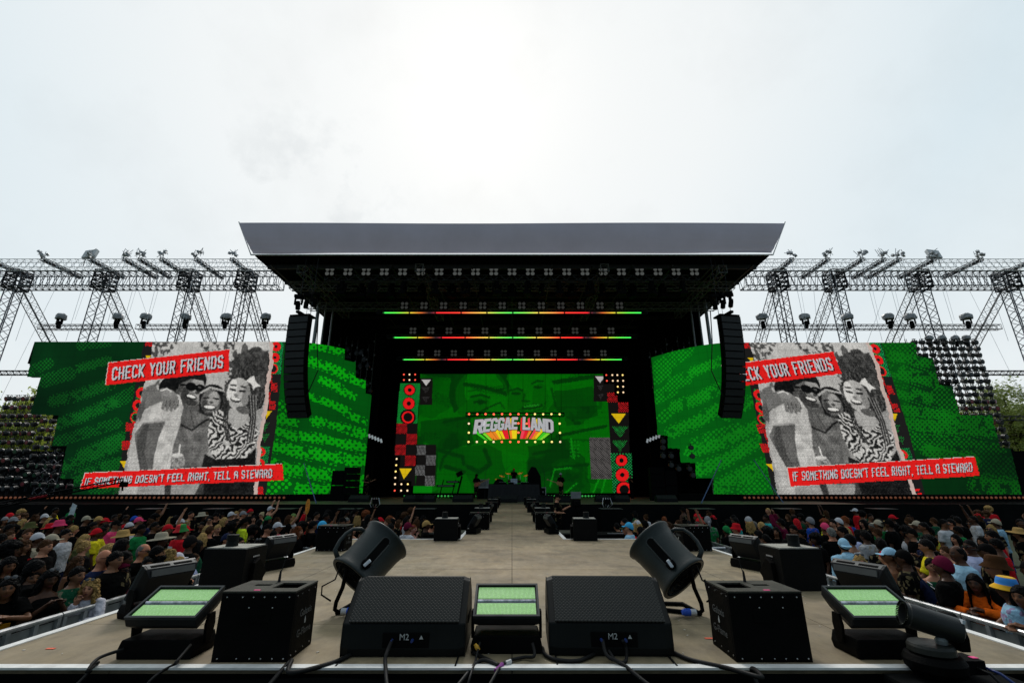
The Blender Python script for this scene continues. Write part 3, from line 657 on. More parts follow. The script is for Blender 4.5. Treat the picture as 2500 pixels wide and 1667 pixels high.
def paint_center(a, X, Z):
    rs = np.random.RandomState(5); x = a.x; y = a.y; n1 = fbm(x, y, 150, 3); n2 = fbm(x, y, 60, 8)
    k = np.zeros(x.shape, bool)
    main = inpoly(x, y, [(520, 60), (1830, 60), (1832, 220), (1862, 290), (1885, 560), (1900, 950), (470, 950), (488, 760), (500, 450), (515, 165)])
    k |= main; DG = np.array((2, 52, 8)); MG = np.array((2, 82, 6)); LG = np.array((4, 110, 6))
    a.c[:] = MG; a.blend(main & (n1 > .5), LG, .75); a.blend(main & (n1 < .40), DG, .7)
    for pts, c_, al in [([(520, 85), (750, 85), (750, 330), (600, 420), (520, 400)], MG, .7), ([(740, 85), (1060, 85), (1160, 200), (1140, 380), (880, 370), (780, 250)], LG, .85), ([(1060, 85), (1400, 85), (1470, 180), (1480, 290), (1400, 400), (1180, 380), (1150, 220)], LG, .7),
                        ([(740, 85), (860, 85), (830, 180), (850, 300), (760, 380), (730, 250)], DG, .85), ([(1050, 85), (1150, 85), (1140, 130), (1180, 200), (1150, 260), (1110, 170)], DG, .85), ([(1400, 85), (1760, 85), (1800, 320), (1500, 330), (1450, 180)], LG, .7),
                        ([(1480, 220), (1760, 190), (1800, 400), (1600, 430), (1500, 360)], DG, .55), ([(520, 440), (880, 400), (900, 600), (640, 640), (510, 560)], DG, .6), ([(640, 640), (1000, 600), (1180, 700), (1180, 948), (640, 948)], MG, .9), ([(1100, 640), (1280, 690), (1280, 860), (1130, 830)], LG, .8),
                        ([(1290, 620), (1560, 560), (1700, 700), (1740, 948), (1290, 948)], DG, .55), ([(1500, 470), (1860, 440), (1880, 560), (1540, 560)], LG, .7), ([(640, 760), (840, 800), (900, 948), (640, 948)], LG, .5)]:
        m = inpoly(x + (n2 - .5) * 30, y + (n1 - .5) * 30, pts) & main; a.blend(m, c_, al)
    a.x = a.x + rs.uniform(-5, 5, x.shape); a.y = a.y + rs.uniform(-5, 5, y.shape)
    a.blend(a.ell(960, 250, 190, 190) & main, LG, .45); a.blend(a.ell(1300, 230, 150, 180) & main, LG, .5); a.blend(a.ell(900, 330, 120, 60, rot=-20) & main, MG, .6); a.blend(a.ell(1215, 300, 70, 90) & main, MG, .55); a.blend(a.ell(1380, 280, 60, 120) & main, MG, .5)
    def st(p, w, c_=DG, al=.8): a.blend(a.stroke(p, w) & main, c_, al)
    # two large smiling faces printed in green
    st([(880, 262), (950, 245), (1010, 265)], 9); st([(905, 300), (950, 285), (990, 300), (940, 312)], 8); a.blend(a.ell(950, 298, 26, 12) & main, DG, .95); st([(860, 220), (1120, 180)], 5, DG, .5); st([(1060, 215), (1120, 200)], 8); st([(1000, 340), (1090, 300), (1120, 340)], 6); st([(880, 370), (1100, 375)], 8, DG, .6)
    st([(1165, 215), (1215, 200), (1250, 215)], 8); a.blend(a.ell(1205, 236, 36, 11) & main, DG, .9); st([(1320, 165), (1360, 145), (1400, 150)], 7); a.blend(a.ell(1360, 190, 34, 10) & main, DG, .9); st([(1270, 240), (1250, 290), (1300, 292)], 7, DG, .6); a.blend(a.ell(1320, 330, 78, 20, rot=-8) & main, DG, .8); a.blend(a.ell(1318, 324, 60, 8, rot=-8) & main, (30, 150, 30), .8); st([(1230, 350), (1280, 372), (1400, 350), (1420, 290)], 4, DG, .6); st([(1460, 200), (1490, 330)], 8, DG, .7)
    for p, w in [([(840, 170), (960, 190), (1130, 235)], 14), ([(560, 95), (740, 110)], 14), ([(1480, 155), (1760, 115)], 16), ([(640, 640), (820, 690), (830, 740)], 14), ([(700, 760), (830, 800)], 16), ([(1330, 670), (1480, 640)], 12), ([(1360, 800), (1500, 770), (1720, 745)], 12), ([(690, 440), (900, 400), (1000, 340)], 10), ([(1500, 540), (1850, 470)], 12), ([(780, 600), (680, 700), (660, 780)], 10), ([(980, 640), (1020, 740), (940, 800), (860, 760)], 16), ([(1180, 800), (1240, 880), (1220, 948)], 16)]: st(p, w, DG, .85)
    for p in ([(1600, 560), (1620, 700)], [(1450, 900), (1480, 780), (1600, 770)], [(1760, 948), (1800, 850)], [(1820, 948), (1850, 830)], [(1560, 948), (1640, 880)]): st(p, 6, (16, 150, 20), .8)
    for i in range(5):
        for j in range(3): a.blend(a.ell(1600 + j * 26, 580 + i * 26, 8, 8) & main, (16, 140, 20), .7)
    for p, w in [([(560, 100), (740, 110)], 30), ([(900, 190), (1130, 230)], 26), ([(600, 250), (720, 300)], 40), ([(560, 540), (720, 520)], 30), ([(1600, 130), (1760, 95)], 26), ([(700, 440), (860, 470)], 30)]: a.blend(a.stroke(p, w) & main & a.dots(10, .33), DG, .8)
    a.blend(main & a.dots(7, .36), (2, 60, 6), .22)
    a.x = x; a.y = y
    def rect(x0, y0, x1, y1, c=None, sl=0):
        m = inpoly(x, y, [(x0, y0), (x1, y0), (x1 - sl, y1), (x0 - sl, y1)])
        if c is not None: a.fill(m, c)
        return m
    def halfgreen(m, bg=(10, 70, 30), fg=(18, 170, 60), p=12): a.fill(m, bg); a.fill(m & a.dots(p, .30), fg); return m
    k |= rect(372, 165, 520, 450, (0, 0, 0), 22); m = rect(372, 165, 518, 452, None, 22); halfgreen(m, (16, 140, 50), (8, 40, 22)); k |= m
    for cx, cy, r, w in ((441, 211, 25, 22), (435, 308, 28, 26), (429, 406, 38, 12)): a.ell(cx, cy, r + 18, r + 18, (16, 16, 15)); a.ring(cx, cy, r, w, RED)
    DK = (20, 18, 17)
    m = rect(348, 452, 500, 760, DK, 20); k |= m
    for i, (x0, y0) in enumerate(((348, 452), (420, 527), (338, 602), (410, 680))): m = rect(x0, y0, x0 + 76, y0 + 76, (40, 10, 10), 4); a.fill(m & a.dots(11, .33), (212, 30, 36))
    m = rect(362, 760, 490, 900, DK, 8); k |= m; a.poly([(369, 775), (457, 775), (400, 850)], YEL)
    m = rect(492, 603, 632, 900, DK, 6); k |= m
    for x0, y0 in ((490, 605), (560, 677), (482, 750), (552, 825)): m = rect(x0, y0, x0 + 70, y0 + 73, (26, 26, 26), 3); a.fill(m & a.dots(9, .31), (140, 140, 140))
    m = rect(470, 900, 606, 950, (6, 130, 14), 4); k |= m
    m = rect(517, 128, 607, 318, DK, 5); a.poly([(526, 136), (594, 136), (560, 182)], (196, 192, 190))
    for cy in (210, 275): m2 = a.poly([(525, cy - 18), (588, cy - 18), (557, cy + 26)]); a.fill(m2 & a.dots(8, .33), (62, 60, 60))
    # right columns
    m = rect(1762, 105, 1915, 292, DK); a.fill(m, DK); k |= m; a.poly([(1773, 114), (1831, 114), (1831, 130), (1808, 160)], (196, 192, 190))
    for cy in (195, 255): m2 = a.poly([(1785, cy - 18), (1836, cy - 18), (1810, cy + 26)]); a.fill(m2 & a.dots(8, .33), (62, 60, 60))
    m = inpoly(x, y, [(1858, 228), (1930, 228), (1934, 300), (2010, 300), (2014, 365), (2020, 665), (1885, 665)]); a.fill(m, DK); k |= m
    for x0, y0 in ((1858, 228), (1936, 299)): m = rect(x0, y0, x0 + 74, y0 + 72, (40, 10, 10), -3); k |= m; a.fill(m & a.dots(11, .33), (212, 30, 36))
    a.poly([(1888, 382), (1992, 382), (1943, 452)], YEL)
    for cy in (500, 598): m2 = a.poly([(1890, cy - 28), (2010, cy - 28), (1952, cy + 58)]); a.fill(m2 & a.dots(11, .30), (24, 160, 60))
    m = inpoly(x, y, [(1730, 550), (1880, 550), (1892, 848), (1746, 848)]); a.fill(m, (26, 25, 25)); a.fill(m & a.dots(11, .36), (112, 108, 106)); k |= m
    m = inpoly(x, y, [(1884, 665), (2034, 665), (2046, 950), (1900, 950)]); halfgreen(m, (8, 40, 22), (30, 170, 80), 15); k |= m
    for cx, cy, r, w in ((1962, 716, 28, 24), (1968, 820, 31, 30), (1982, 925, 44, 20)): a.ell(cx, cy, r + 18, r + 18, (12, 14, 12)); a.ring(cx, cy, r, w, RED)
    seams(a, X, Z)
    return k
cw = thing('led_screen', 'large green video wall at the back of the stage behind the band', 'video screen', (0, 42, 2.0))
led_wall('picture', cw, [(-14.2, 42), (14.2, 42)], 1.95, 12.62, .045, paint_center, None, toC)
# ================================================================== TRUSSES AND RIGGING BESIDE THE STAGE
def pxX(px, D, z): return (px - 1250) / F * (D * math.cos(PITCH) + (z - CAMZ) * math.sin(PITCH))
SIDEN = {-1: 'left', 1: 'right'}
RANKS = ['nearest the roof', 'second out from the roof', 'third out from the roof', 'farthest out from the roof']
for s in (-1, 1):
    sn = SIDEN[s]
    mb = MB(); lattice(mb, (s * 18.8, 34, 18.52), (s * 47, 34, 18.52), 1.0, 1.25, .55, .055, .028)
    tag(mb.build('main_truss', TRM), f'deep dark horizontal lattice truss carrying the {sn} video wall', 'truss')
    mb = MB(); lattice(mb, (s * 17.2, 32.3, 19.1), (s * 47, 32.3, 19.1), .6, .7, .6, .028, .014)
    tag(mb.build('front_truss', TRL), f'pale thin upper truss above the {sn} video wall, on the cross beams', 'truss')
    for k, X in enumerate((21.7, 26.35, 33.25, 40.4)):
        t = thing('truss_tower', f'grey lattice tower behind the {sn} video wall, {RANKS[k]}', 'truss tower', (s * X, 34, 0))
        mb = MB(); lattice(mb, (0, 0, 0), (0, 0, 17.8), .75, .75, 1.1, .05, .028, up=(0, 1, 0)); mb.build('mast', TRM if X > 25 else mat('mid_truss', (.10, .105, .12), .5, .3), t)
        mb = MB(); mb.box((0, 0, 18.5), (.95, 1.2, 1.32)); 
        mb2 = MB(); lattice(mb2, (0, 0, 17.75), (0, 0, 19.3), 1.0, 1.15, .4, .07, .05, up=(0, 1, 0)); mb2.build('sleeve_block', TRS, t)
        mb = MB(); lattice(mb, (0, .6, 17.9), (0, 17.5, 1.0), .62, .62, .9, .04, .018); mb.build('raker', mat('raker_metal', (.22, .23, .24), .5, .3), t)
    beams = (21.9, 24.7, 27.4, 29.1, 30.3, 33.0, 36.7, 41.0)
    for k, X in enumerate(beams):
        mb = MB(); lattice(mb, (s * X, 32.0, 19.45), (s * X, 35.4, 19.45), .3, .22, .4, .03, .02); mb.box((s * X, 33.7, 19.40), (.10, 3.2, .14))
        tag(mb.build('cross_beam', TRS), f'short dark cross beam on top of the {sn} main truss', 'beam', group=f'cross beams on the {sn} truss')
        t = thing('chain_hoist', f'hoist cluster hanging at the front end of a cross beam on the {sn} truss', 'hoist', (s * X - s * .1, 31.9, 19.6), group=f'hoists on the {sn} truss')
        rr = random.Random(k + 50); mb = MB()
        for q in range(4): mb.box((rr.uniform(-.3, .3), rr.uniform(-.2, .2), rr.uniform(0, .4)), (.2, .18, .16), Euler((rr.random(), rr.random(), rr.random())).to_matrix())
        for q in range(6): mb.bar((rr.uniform(-.5, .5), 0, rr.uniform(-.1, .2)), (rr.uniform(-.5, .5), rr.uniform(-.2, .2), rr.uniform(.3, .75)), .025)
        mb.build('motor', mat('glare_pale_hoist', (.45, .46, .47), .5, .3), t)  # hoist colour paled to imitate overexposure against the sky
        mb = MB(); mb.bar((0, .1, 0), (0, .1, 12.75 - 19.6), .014, 4)
        if X < 36: mb.bar((.35, .1, 0), (.2, .1, 14.4 - 19.6), .010, 4)
        mb.build('chain', TRL, t)
    # thin guy cables
    for k, (x0, z0, x1, z1) in enumerate(((36, 19, 38.5, 3), (42, 19, 39.2, 2), (30, 18, 27, 12.7), (24, 18, 23.4, 12.7))):
        mb = MB(); mb.bar((s * x0, 33.2, z0), (s * x1, 33.2, z1), .012, 4)
        tag(mb.build('guy_cable', TRL), f'thin steel cable running down beside the {sn} truss towers', 'cable', group=f'cables on the {sn} side')
    # floodlight panel on top
    t = thing('floodlight', f'pale square floodlight standing on top of the {sn} truss', 'floodlight', (s * 34.6, 33.5, 19.8))
    mb = MB(); mb.box((0, 0, .85), (.95, .25, .85), Euler((R(-20), R(s * 8), 0)).to_matrix()); mb.build('lamp_panel', mat('flood_glass', (.5, .52, .52), .3), t)
    mb = MB(); mb.bar((-.3, 0, -.2), (-.3, 0, .6), .04); mb.bar((.3, 0, -.2), (.3, 0, .6), .04); mb.build('bracket', TRS, t)
    # low side rails far left / right
    for z in (10.9, 7.4):
        mb = MB(); lattice(mb, (s * 35.2, 34.4, z), (s * 48, 34.4, z), .3, .3, .5, .03, .018)
        tag(mb.build('side_rail_truss', TRS), f'thin horizontal truss rail at the outer {sn} edge, {"upper" if z > 9 else "lower"} one', 'truss')
    # dark scrim fence behind the outer ends
    mb = MB(); mb.box((s * 41, 37.2, 2.6), (24, .1, 5.2)); tag(mb.build('scrim_fence', BLKCLOTH), f'dark scrim fence behind the outer end of the {sn} video wall', 'fence')
# moving lights with plastic rain hoods on their own truss
HOOD = mat('rain_hood_plastic', (.34, .345, .35), .35, noise=.3, scale=3, bump=.5, bscale=9)
for s, segs in ((-1, ((98, 317), (335, 700))), (1, ((1812, 2440),))):
    for k, (a, b) in enumerate(segs):
        mb = MB(); lattice(mb, (pxX(a, 33, 14.15), 33, 14.15), (pxX(b, 33, 14.15), 33, 14.15), .35, .36, .42, .028, .014)
        tag(mb.build('light_truss', TRS), f'slim light truss over the {SIDEN[s]} video wall' + ((', shorter outer piece', ', longer inner piece')[k] if s < 0 else ''), 'truss')
def moving_light(name, label, loc_, rz, group, hood=True, hang=False, sc=1.0):
    t = thing(name, label, 'moving light', loc_, rz, group)
    k = -1 if hang else 1
    mb = MB(); mb.box((0, 0, k * .62), (.5, .42, .22)); mb.build('base', BLK, t, bevel=.03)
    mb = MB(); mb.prism([(-.25, .05), (-.19, .05), (-.19, .49), (.19, .49), (.19, .05), (.25, .05), (.25, .55), (-.25, .55)], .16, Matrix.Translation((0, -.08, 0)) @ Matrix.Scale(k, 4, (0, 0, 1)) @ Matrix.Translation((0, .16, 0)) @ Matrix.Rotation(R(90), 4, 'X'))
    mb.build('yoke', BLK, t)
    mb = MB(); mb.lathe([(.10, -.34), (.15, -.30), (.15, .05), (.12, .22), (.05, .26)], Matrix.Rotation(R(12), 4, 'X') @ Matrix.Translation((0, 0, k * .05)), 14); mb.build('lamp_head', BLK, t, smooth=False)
    mb = MB(); mb.lathe([(.09, -.352), (.001, -.354)], Matrix.Rotation(R(12), 4, 'X') @ Matrix.Translation((0, 0, k * .05)), 14, cap=False); mb.build('lens', LENS, t)
    if hood:
        rr = random.Random(int(abs(loc_[0]) * 77)); mb = MB()
        prof = [(.34, .0), (.37, .1), (.36, .28), (.31, .38), (.16, .44), (.02, .44)]
        mb.lathe(prof, Matrix.Translation((0, 0, .45)), 12); 
        mb.v = [(x * (1.1 + rr.uniform(-.12, .1)), y * (.9 + rr.uniform(-.12, .1)), z + rr.uniform(-.05, .05)) for x, y, z in mb.v]
        mb.build('rain_hood', HOOD, t)
    t.scale = (sc, sc, sc)
    return t
for px in (145, 285, 353, 452, 550, 647): moving_light('hooded_moving_light', 'moving light under a grey rain hood above the left video wall', (pxX(px, 33, 14.4), 32.95, 14.35), random.uniform(-.6, .6), 'hooded moving lights over the left video wall')
for px in (1862, 1967, 2072, 2172, 2225, 2362): moving_light('hooded_moving_light', 'moving light under a grey rain hood above the right video wall', (pxX(px, 33, 14.4), 32.95, 14.35), random.uniform(-.6, .6), 'hooded moving lights over the right video wall')
for px in (2269, 2301, 2333, 2360): moving_light('hooded_moving_light', 'small hooded moving light on top of the spotlight wall at the right', (pxX(px, 33.2, 12.9), 33.1, 12.85), .3, 'hooded lights on the spotlight wall', sc=.75)
# walls of round spotlights on vertical pipes, stepping down beside each video wall
SPOT = mat('spot_housing', (.02, .021, .021), .4)
def spot_mesh():
    mb = MB(); M = Matrix.Rotation(R(90), 4, 'X') @ Matrix.Rotation(R(0), 4, 'Y')
    mb.lathe([(.08, -.32), (.16, -.22), (.175, .0), (.185, .05)], M, 12); mb.lathe([(.142, .056), (.07, .064), (.001, .068)], M, 12, 1, cap=False)
    mb.box((0, .1, .19), (.05, .05, .16)); mb.box((0, .1, .27), (.36, .05, .03))
    return mb
SPL = mat('spot_lens', (.055, .057, .06), .3, .0, spec=.25, noise=.5, scale=1.0); SPR = mat('spot_lens_red', (.30, .06, .07), .2, .2); SPG = mat('spot_lens_green_reflection', (.06, .14, .08), .2, .2)  # green lens colour stands in for greenish reflections on dark lamps
tmpl = {}
for nm, lm in (('w', SPL), ('r', SPR), ('g', SPG)):
    o = spot_mesh().build('spotlight', [SPOT, lm]); tmpl[nm] = o.data; bpy.data.objects.remove(o)
def spot(kind, p, label, group, rz, rx):
    o = bpy.data.objects.new('spotlight', tmpl[kind]); C.objects.link(o); o.location = p; o.rotation_euler = (rx, 0, rz)
    tag(o, label, 'spotlight', group)
rnd = random.Random(4)
for s in (-1, 1):
    cols = [30.0 + .57 * k for k in range(10)] if s > 0 else [29.4 + .62 * k for k in range(13)]
    for X in cols:
        zt = 12.9 if s > 0 else min(8.6, 3.5 + (X - 29.2) * 1.05); zb = 4.4 if s > 0 else 2.2; lo = None
        z = zt
        while z > zb:
            px, py = project(np.array([s * X]), np.array([32.3]), np.array([z])); q = (toR if s > 0 else toL)(px, py)
            ins = inpoly(np.array(q[0]), np.array(q[1]), OUT_R if s > 0 else OUT_L)[0]
            if not ins:
                lo = z
                if s > 0: kd = 'r' if z < 8.6 and rnd.random() < .6 else 'w'
                else: kd = rnd.choice('rrw') if z > 5.5 else rnd.choice('gwgr')
                cn = dict(w='clear', r='red', g='green')[kd]
                spot(kd, (s * X, 32.9, z), f'round {cn} spotlight on the pipe wall outside the {SIDEN[s]} video wall', f'{cn} spotlights at the outer edge of the {SIDEN[s]} screen', s * .3 + rnd.uniform(-.35, .35), rnd.uniform(.05, .4))
            z -= .5 if s > 0 else .62
        if lo:
            mb = MB(); mb.bar((s * X, 33.12, lo - .5), (s * X, 33.12, zt + .35), .028, 6); mb.bar((s * X + .12, 33.12, lo - .5), (s * X + .12, 33.12, zt + .35), .018, 5)
            tag(mb.build('hanging_pipe', TRS), f'vertical pipe carrying spotlights outside the {SIDEN[s]} video wall', 'pipe', f'spotlight pipes beside the {SIDEN[s]} screen')
# inner stepped spots beside the left wing, hung in the dark
for (zx, zy) in ((1900, 682), (1900, 722), (1950, 700), (1953, 805), (1975, 698), (1990, 735), (2010, 770), (2005, 872), (2022, 905), (1968, 770)):
    p = atD(zx / 2.24, 550 + zy / 2.24, 36.6); spot('w', p, 'clear spotlight in the dark beside the stepped inner end of the left screen', 'spotlights at the inner end of the left screen', 0, .1)
for (zx, zy) in ((155, 1180), (155, 1215), (155, 1260), (200, 1260), (200, 1310), (240, 1330), (308, 1215), (315, 1262), (300, 1330), (318, 1365)):
    p = atD(1550 + zx / 2.24, 550 + zy / 2.24, 33.6); spot('w', p, 'clear spotlight in the dark below the stepped inner end of the right screen', 'spotlights at the inner end of the right screen', 0, .1)
# rows of small warm footlights under the side walls
WARM = mat('footlight_warm', (.16, .07, .04), .3, emit=(1.0, .30, .12), estr=.09); FGR = mat('footlight_green', (.04, .3, .05), .3, emit=(.06, .6, .1), estr=.5)
def footlights(nm, label, x0, x1, D, z, n, m, r, ):
    t = thing('footlight_row', label, 'footlights', ((x0 + x1) / 2, D, z))
    mb = MB(); mb.box((0, .12, -.02), (abs(x1 - x0) + .3, .2, .3)); mb.build('housing', BLKM, t)
    first = None
    for k in range(n):
        x = x0 + (x1 - x0) * k / (n - 1) - t.location.x
        if first is None:
            mb = MB(); mb.lathe([(r, 0), (r, .05), (r * .75, .075), (.001, .08)], Matrix.Rotation(R(90), 4, 'X'), 10, cap=False); first = mb.build('lamp', m, t); first.location = (x, 0, 0)
        else:
            c = first.copy(); C.objects.link(c); c.parent = t; c.location = (x, 0, 0)
footlights('l', 'long row of warm footlights under the left video wall', -36, -14.5, 30.6, 1.86, 74, WARM, .07)
footlights('r', 'long row of warm footlights under the right video wall', 14.8, 36, 30.6, 1.86, 74, WARM, .07)
footlights('g', 'row of small green footlights under the green back video wall left of the riser', -9.2, -2.0, 41.2, 1.72, 26, FGR, .08)
footlights('g', 'row of small green footlights under the green back video wall right of the riser', 2.6, 9.2, 41.2, 1.72, 26, FGR, .08)
# ================================================================== LINE ARRAYS
LAF = mat('array_grille', (.016, .017, .017), .7, noise=.2, scale=30, bump=.4, bscale=80)
for s in (-1, 1):
    X = -12.80 if s < 0 else 13.12; yaw = s * .16
    t = thing('line_array', f'tall curved black line array of speakers hanging on the {SIDEN[s]} of the stage', 'line array', (X, 26, 12.35), yaw)
    ang = 0.0; y = 0.0; z = 0.0
    for k in range(14):
        ang = R(30) * (k / 13) ** 1.5
        Mx = Matrix.Translation((0, y, z)) @ Matrix.Rotation(ang, 4, 'X')
        mb = MB(); mb.prism([(-.66, -.28), (.66, -.28), (.5, .34), (-.5, .34)], .42, Mx @ Matrix.Translation((0, 0, -.432)))
        mb.box(Mx @ Vector((0, -.285, -.22)), (1.22, .02, .36), Mx.to_3x3(), 1)
        mb.box(Mx @ Vector((-.67, -.1, -.22)), (.03, .16, .3), Mx.to_3x3()); mb.box(Mx @ Vector((.67, -.1, -.22)), (.03, .16, .3), Mx.to_3x3())
        mb.build('cabinet', [BLK, LAF], t)
        d = Mx.to_3x3() @ Vector((0, 0, -.432)); y += d.y; z += d.z
    mb = MB(); mb.box((0, .1, .07), (1.3, .7, .1)); mb.box((0, .1, .2), (.2, 1.2, .14)); mb.build('fly_frame', BLK, t)
    mb = MB()
    for q in (-.42, .42): mb.bar((q, .2, .1), (q, .2, 4.1), .018, 5)
    mb.bar((0, .4, .1), (0, .4, 4.1), .012, 5); mb.build('hoist_chain', TRS, t)
    for q, dx in enumerate((-.5, 0, .5)):
        moving_light('array_top_light', f'dark fixture on the frame above the {SIDEN[s]} line array', (X + dx, 26.3, 13.25 + .08 * q), .5 * q, f'fixtures above the {SIDEN[s]} line array', hood=False, sc=.95)
    mb = MB(); mb.tube([(X + s * -.75, 26.5, 13), (X - s * .85, 26.6, 11), (X - s * 1.15, 26.6, 9.2), (X - s * .9, 26.5, 8.2), (X - s * .75, 26.4, 7.6)], .03, 6)
    tag(mb.build('array_cable', RUB), f'slack black cable hanging behind the {SIDEN[s]} line array', 'cable')
# ================================================================== LIGHTS UNDER THE ROOF
DIM = mat('blinder_lens_dim', (.12, .12, .115), .3, emit=(.75, .78, .72), estr=.07); DIM2 = mat('blinder_lens_off_glow', (.06, .06, .055), .3, emit=(.5, .5, .46), estr=.045)  # faint emission put into the lenses in place of reflected light
mb = MB(); lattice(mb, (-12.3, 27.5, 15.62), (12.3, 27.5, 15.62), .4, .36, .8, .03, .016, mi=0); tag(mb.build('lighting_truss', mat('truss_under_roof', (.05, .052, .05), .45, .3)), 'black lighting truss under the front edge of the roof with the row of blinders', 'truss')
def blinder(loc_, m, label, group, sz):
    t = thing('blinder', label, 'blinder light', loc_, 0, group)
    mb = MB(); mb.box((0, .09, 0), (sz * 2.3, .14, sz * 2.3)); mb.build('frame', BLKM, t)
    for i in (-1, 1):
        for j in (-1, 1):
            mb = MB(); mb.lathe([(sz * .44, 0), (sz * .38, .05), (.001, .07)], Matrix.Translation((i * sz * .52, .0, j * sz * .52)) @ Matrix.Rotation(R(90), 4, 'X'), 12, cap=False); mb.build('lamp', m, t)
    return t
for k in range(21):
    x = -12.0 + 24.0 * k / 20
    if k == 0: b0 = blinder((x, 27.2, 16.02), DIM, 'four lamp blinder light on the front truss under the roof', 'blinders on the front truss', .30)
    else: dup(b0, (x, 27.2, 16.02))
m0 = None
for k in range(12):
    x = -11.2 + 2.04 * k
    if m0 is None: m0 = moving_light('hanging_moving_light', 'dark moving light hanging below the front truss under the roof', (x, 27.5, 15.3), 0, 'moving lights below the front truss', hood=False, hang=True, sc=1.15)
    else: dup(m0, (x, 27.5, 15.3), rz=k * .7)
for k in range(11):
    mb = None
    dup(m0, (-10.2 + 2.04 * k, 28.4, 15.5), rz=k * 1.3, label='dark moving light hanging just behind the front truss under the roof', group='moving lights behind the front truss')
def led_bar(D, z, hw, label, nb, bgroup):
    t = thing('light_bar', label, 'light bar', (0, D, z))
    mb = MB(); lattice(mb, (-hw - .5, .18, .12), (hw + .5, .18, .12), .25, .25, .8, .02, .01); mb.build('truss', TRS, t)
    n = 160; vs = []; fs = []
    stops = [(0, (60, 230, 90)), (.10, (90, 225, 70)), (.22, (210, 180, 50)), (.30, (190, 90, 40)), (.36, (40, 30, 36)), (.395, (120, 40, 50)), (.42, (235, 40, 46)), (.58, (250, 60, 46)), (.68, (250, 150, 70)), (.80, (225, 200, 80)), (.90, (130, 220, 80)), (1, (80, 225, 90))]
    r = .045; ng = 8; cols = []
    for i in range(n + 1):
        x = -hw + 2 * hw * i / n
        for k in range(ng): a = 2 * PI * k / ng; vs.append((x, r * math.cos(a), r * math.sin(a)))
    for i in range(n):
        u = 1 - abs((i + .5) / n * 2 - 1)
        c = [np.interp(u, [p for p, _ in stops], [c_[q] for _, c_ in stops]) for q in range(3)]
        if (i % 16) == 0: c = [v * .35 for v in c]
        for k in range(ng): fs.append((i * ng + k, i * ng + (k + 1) % ng, (i + 1) * ng + (k + 1) % ng, (i + 1) * ng + k)); cols.append(c)
    me = bpy.data.meshes.new('tube'); me.from_pydata(vs, [], fs); at = me.attributes.new('led', 'FLOAT_COLOR', 'FACE')
    at.data.foreach_set('color', np.c_[lin(np.array(cols)) * 1.25, np.ones(len(cols))].astype(np.float32).ravel()); me.materials.append(TUBE)
    o = bpy.data.objects.new('tube', me); C.objects.link(o); o.parent = t
    for k in range(nb): 
        p = (-hw * .84 + hw * 1.68 * k / (nb - 1), D + .1, z + .58)
        if k == 0: b = blinder(p, DIM2, 'unlit four lamp blinder ' + bgroup[0], bgroup[1], .27)
        else: dup(b, p)
TUBE = mat('led_tube', attr='led', emit='attr', rough=.6, noise=0, spec=.1, estr=1.25)
TUBE.cycles.emission_sampling = 'AUTO'
led_bar(29.5, 14.0, 8.95, 'top glowing green, yellow and red light bar under the roof', 12, ('above the top light bar', 'blinders above the top light bar'))
led_bar(32.6, 13.2, 8.95, 'middle glowing green, yellow and red light bar under the roof', 12, ('above the middle light bar', 'blinders above the middle light bar'))
led_bar(35.9, 12.38, 8.95, 'lowest glowing green, yellow and red light bar just above the back video wall', 12, ('above the lowest light bar', 'blinders above the lowest light bar'))
# matrices of small lamps at the ends of the back wall
BW, BR_, BY = [mat(n_, c_, .3, emit=c_, estr=e_) for n_, c_, e_ in (('bulb_white', (1, .72, .45), 1.15), ('bulb_red', (1, .09, .05), 1.2), ('bulb_yellow', (1, .72, .22), 1.4))]
def C3(zx, zy, D): return atD(850 + zx / 2.94, 880 + zy / 2.94, D)
def lamp_matrix(label, pts, D=41.6):
    P = [(C3(x, y, D), m) for x, y, m in pts]; c = sum((p for p, _ in P), Vector()) / len(P)
    t = thing('lamp_matrix', label, 'lamp panel', c)
    xs = [p.x for p, _ in P]; zs = [p.z for p, _ in P]; mb = MB()
    for p, _ in P: mb.box(p - c + Vector((0, .22, 0)), (.5, .1, .5))
    mb.build('panel', BLKM, t)
    for p, m in P:
        q = MB(); q.lathe([(.001, -.085), (.06, -.06), (.085, 0), (.06, .06), (.001, .085)], Matrix.Translation(p - c), 10, cap=False); q.build('bulb', m, t, smooth=True)
lamp_matrix('red lamp panel above the left end of the green back wall', [(x, y, (BR_ if (x + y) % 3 else BW)) for x in (400, 440, 481) for y in (100, 139)])
lamp_matrix('warm white lamp column low at the left edge of the green back wall', [(348, 705, BW), (345, 750, BY), (341, 795, BY), (338, 840, BW), (336, 886, BW), (382, 886, BW), (428, 886, BY), (334, 932, BR_), (380, 932, BW), (425, 932, BW)])
lamp_matrix('stepped red and white lamp panel at the top right of the green back wall', [(1853, 104, BR_), (1896, 104, BW), (1932, 104, BW), (1970, 104, BY), (1857, 145, BR_), (1900, 145, BW), (1935, 145, BW), (1974, 145, BW), (1935, 187, BY), (1974, 187, BW), (1936, 228, BY), (1975, 228, BW)])
for zx, s, nm in ((195, -1, 'left'), (2190, 1, 'right')):
    t = thing('strobe_bar', f'short tilted bar of five white strobes at the {nm} of the stage opening', 'strobe', C3(zx, 558, 36.6))
    for k in range(5):
        p = C3(zx + (k - 2) * 21, 558 + s * -1 * (k - 2) * 8.5, 36.6) - Vector(t.location); mb = MB(); mb.box(p, (.14, .06, .30), Euler((0, R(s * 18), 0)).to_matrix()); mb.build('lamp', mat('strobe_face', (.7, .75, .8), .3, emit=(.8, .85, .9), estr=.22), t)
    mb = MB(); mb.bar(C3(zx - 52, 558 + s * 20, 36.75) - Vector(t.location), C3(zx + 52, 558 - s * 20, 36.75) - Vector(t.location), .05); mb.build('bar', BLK, t)
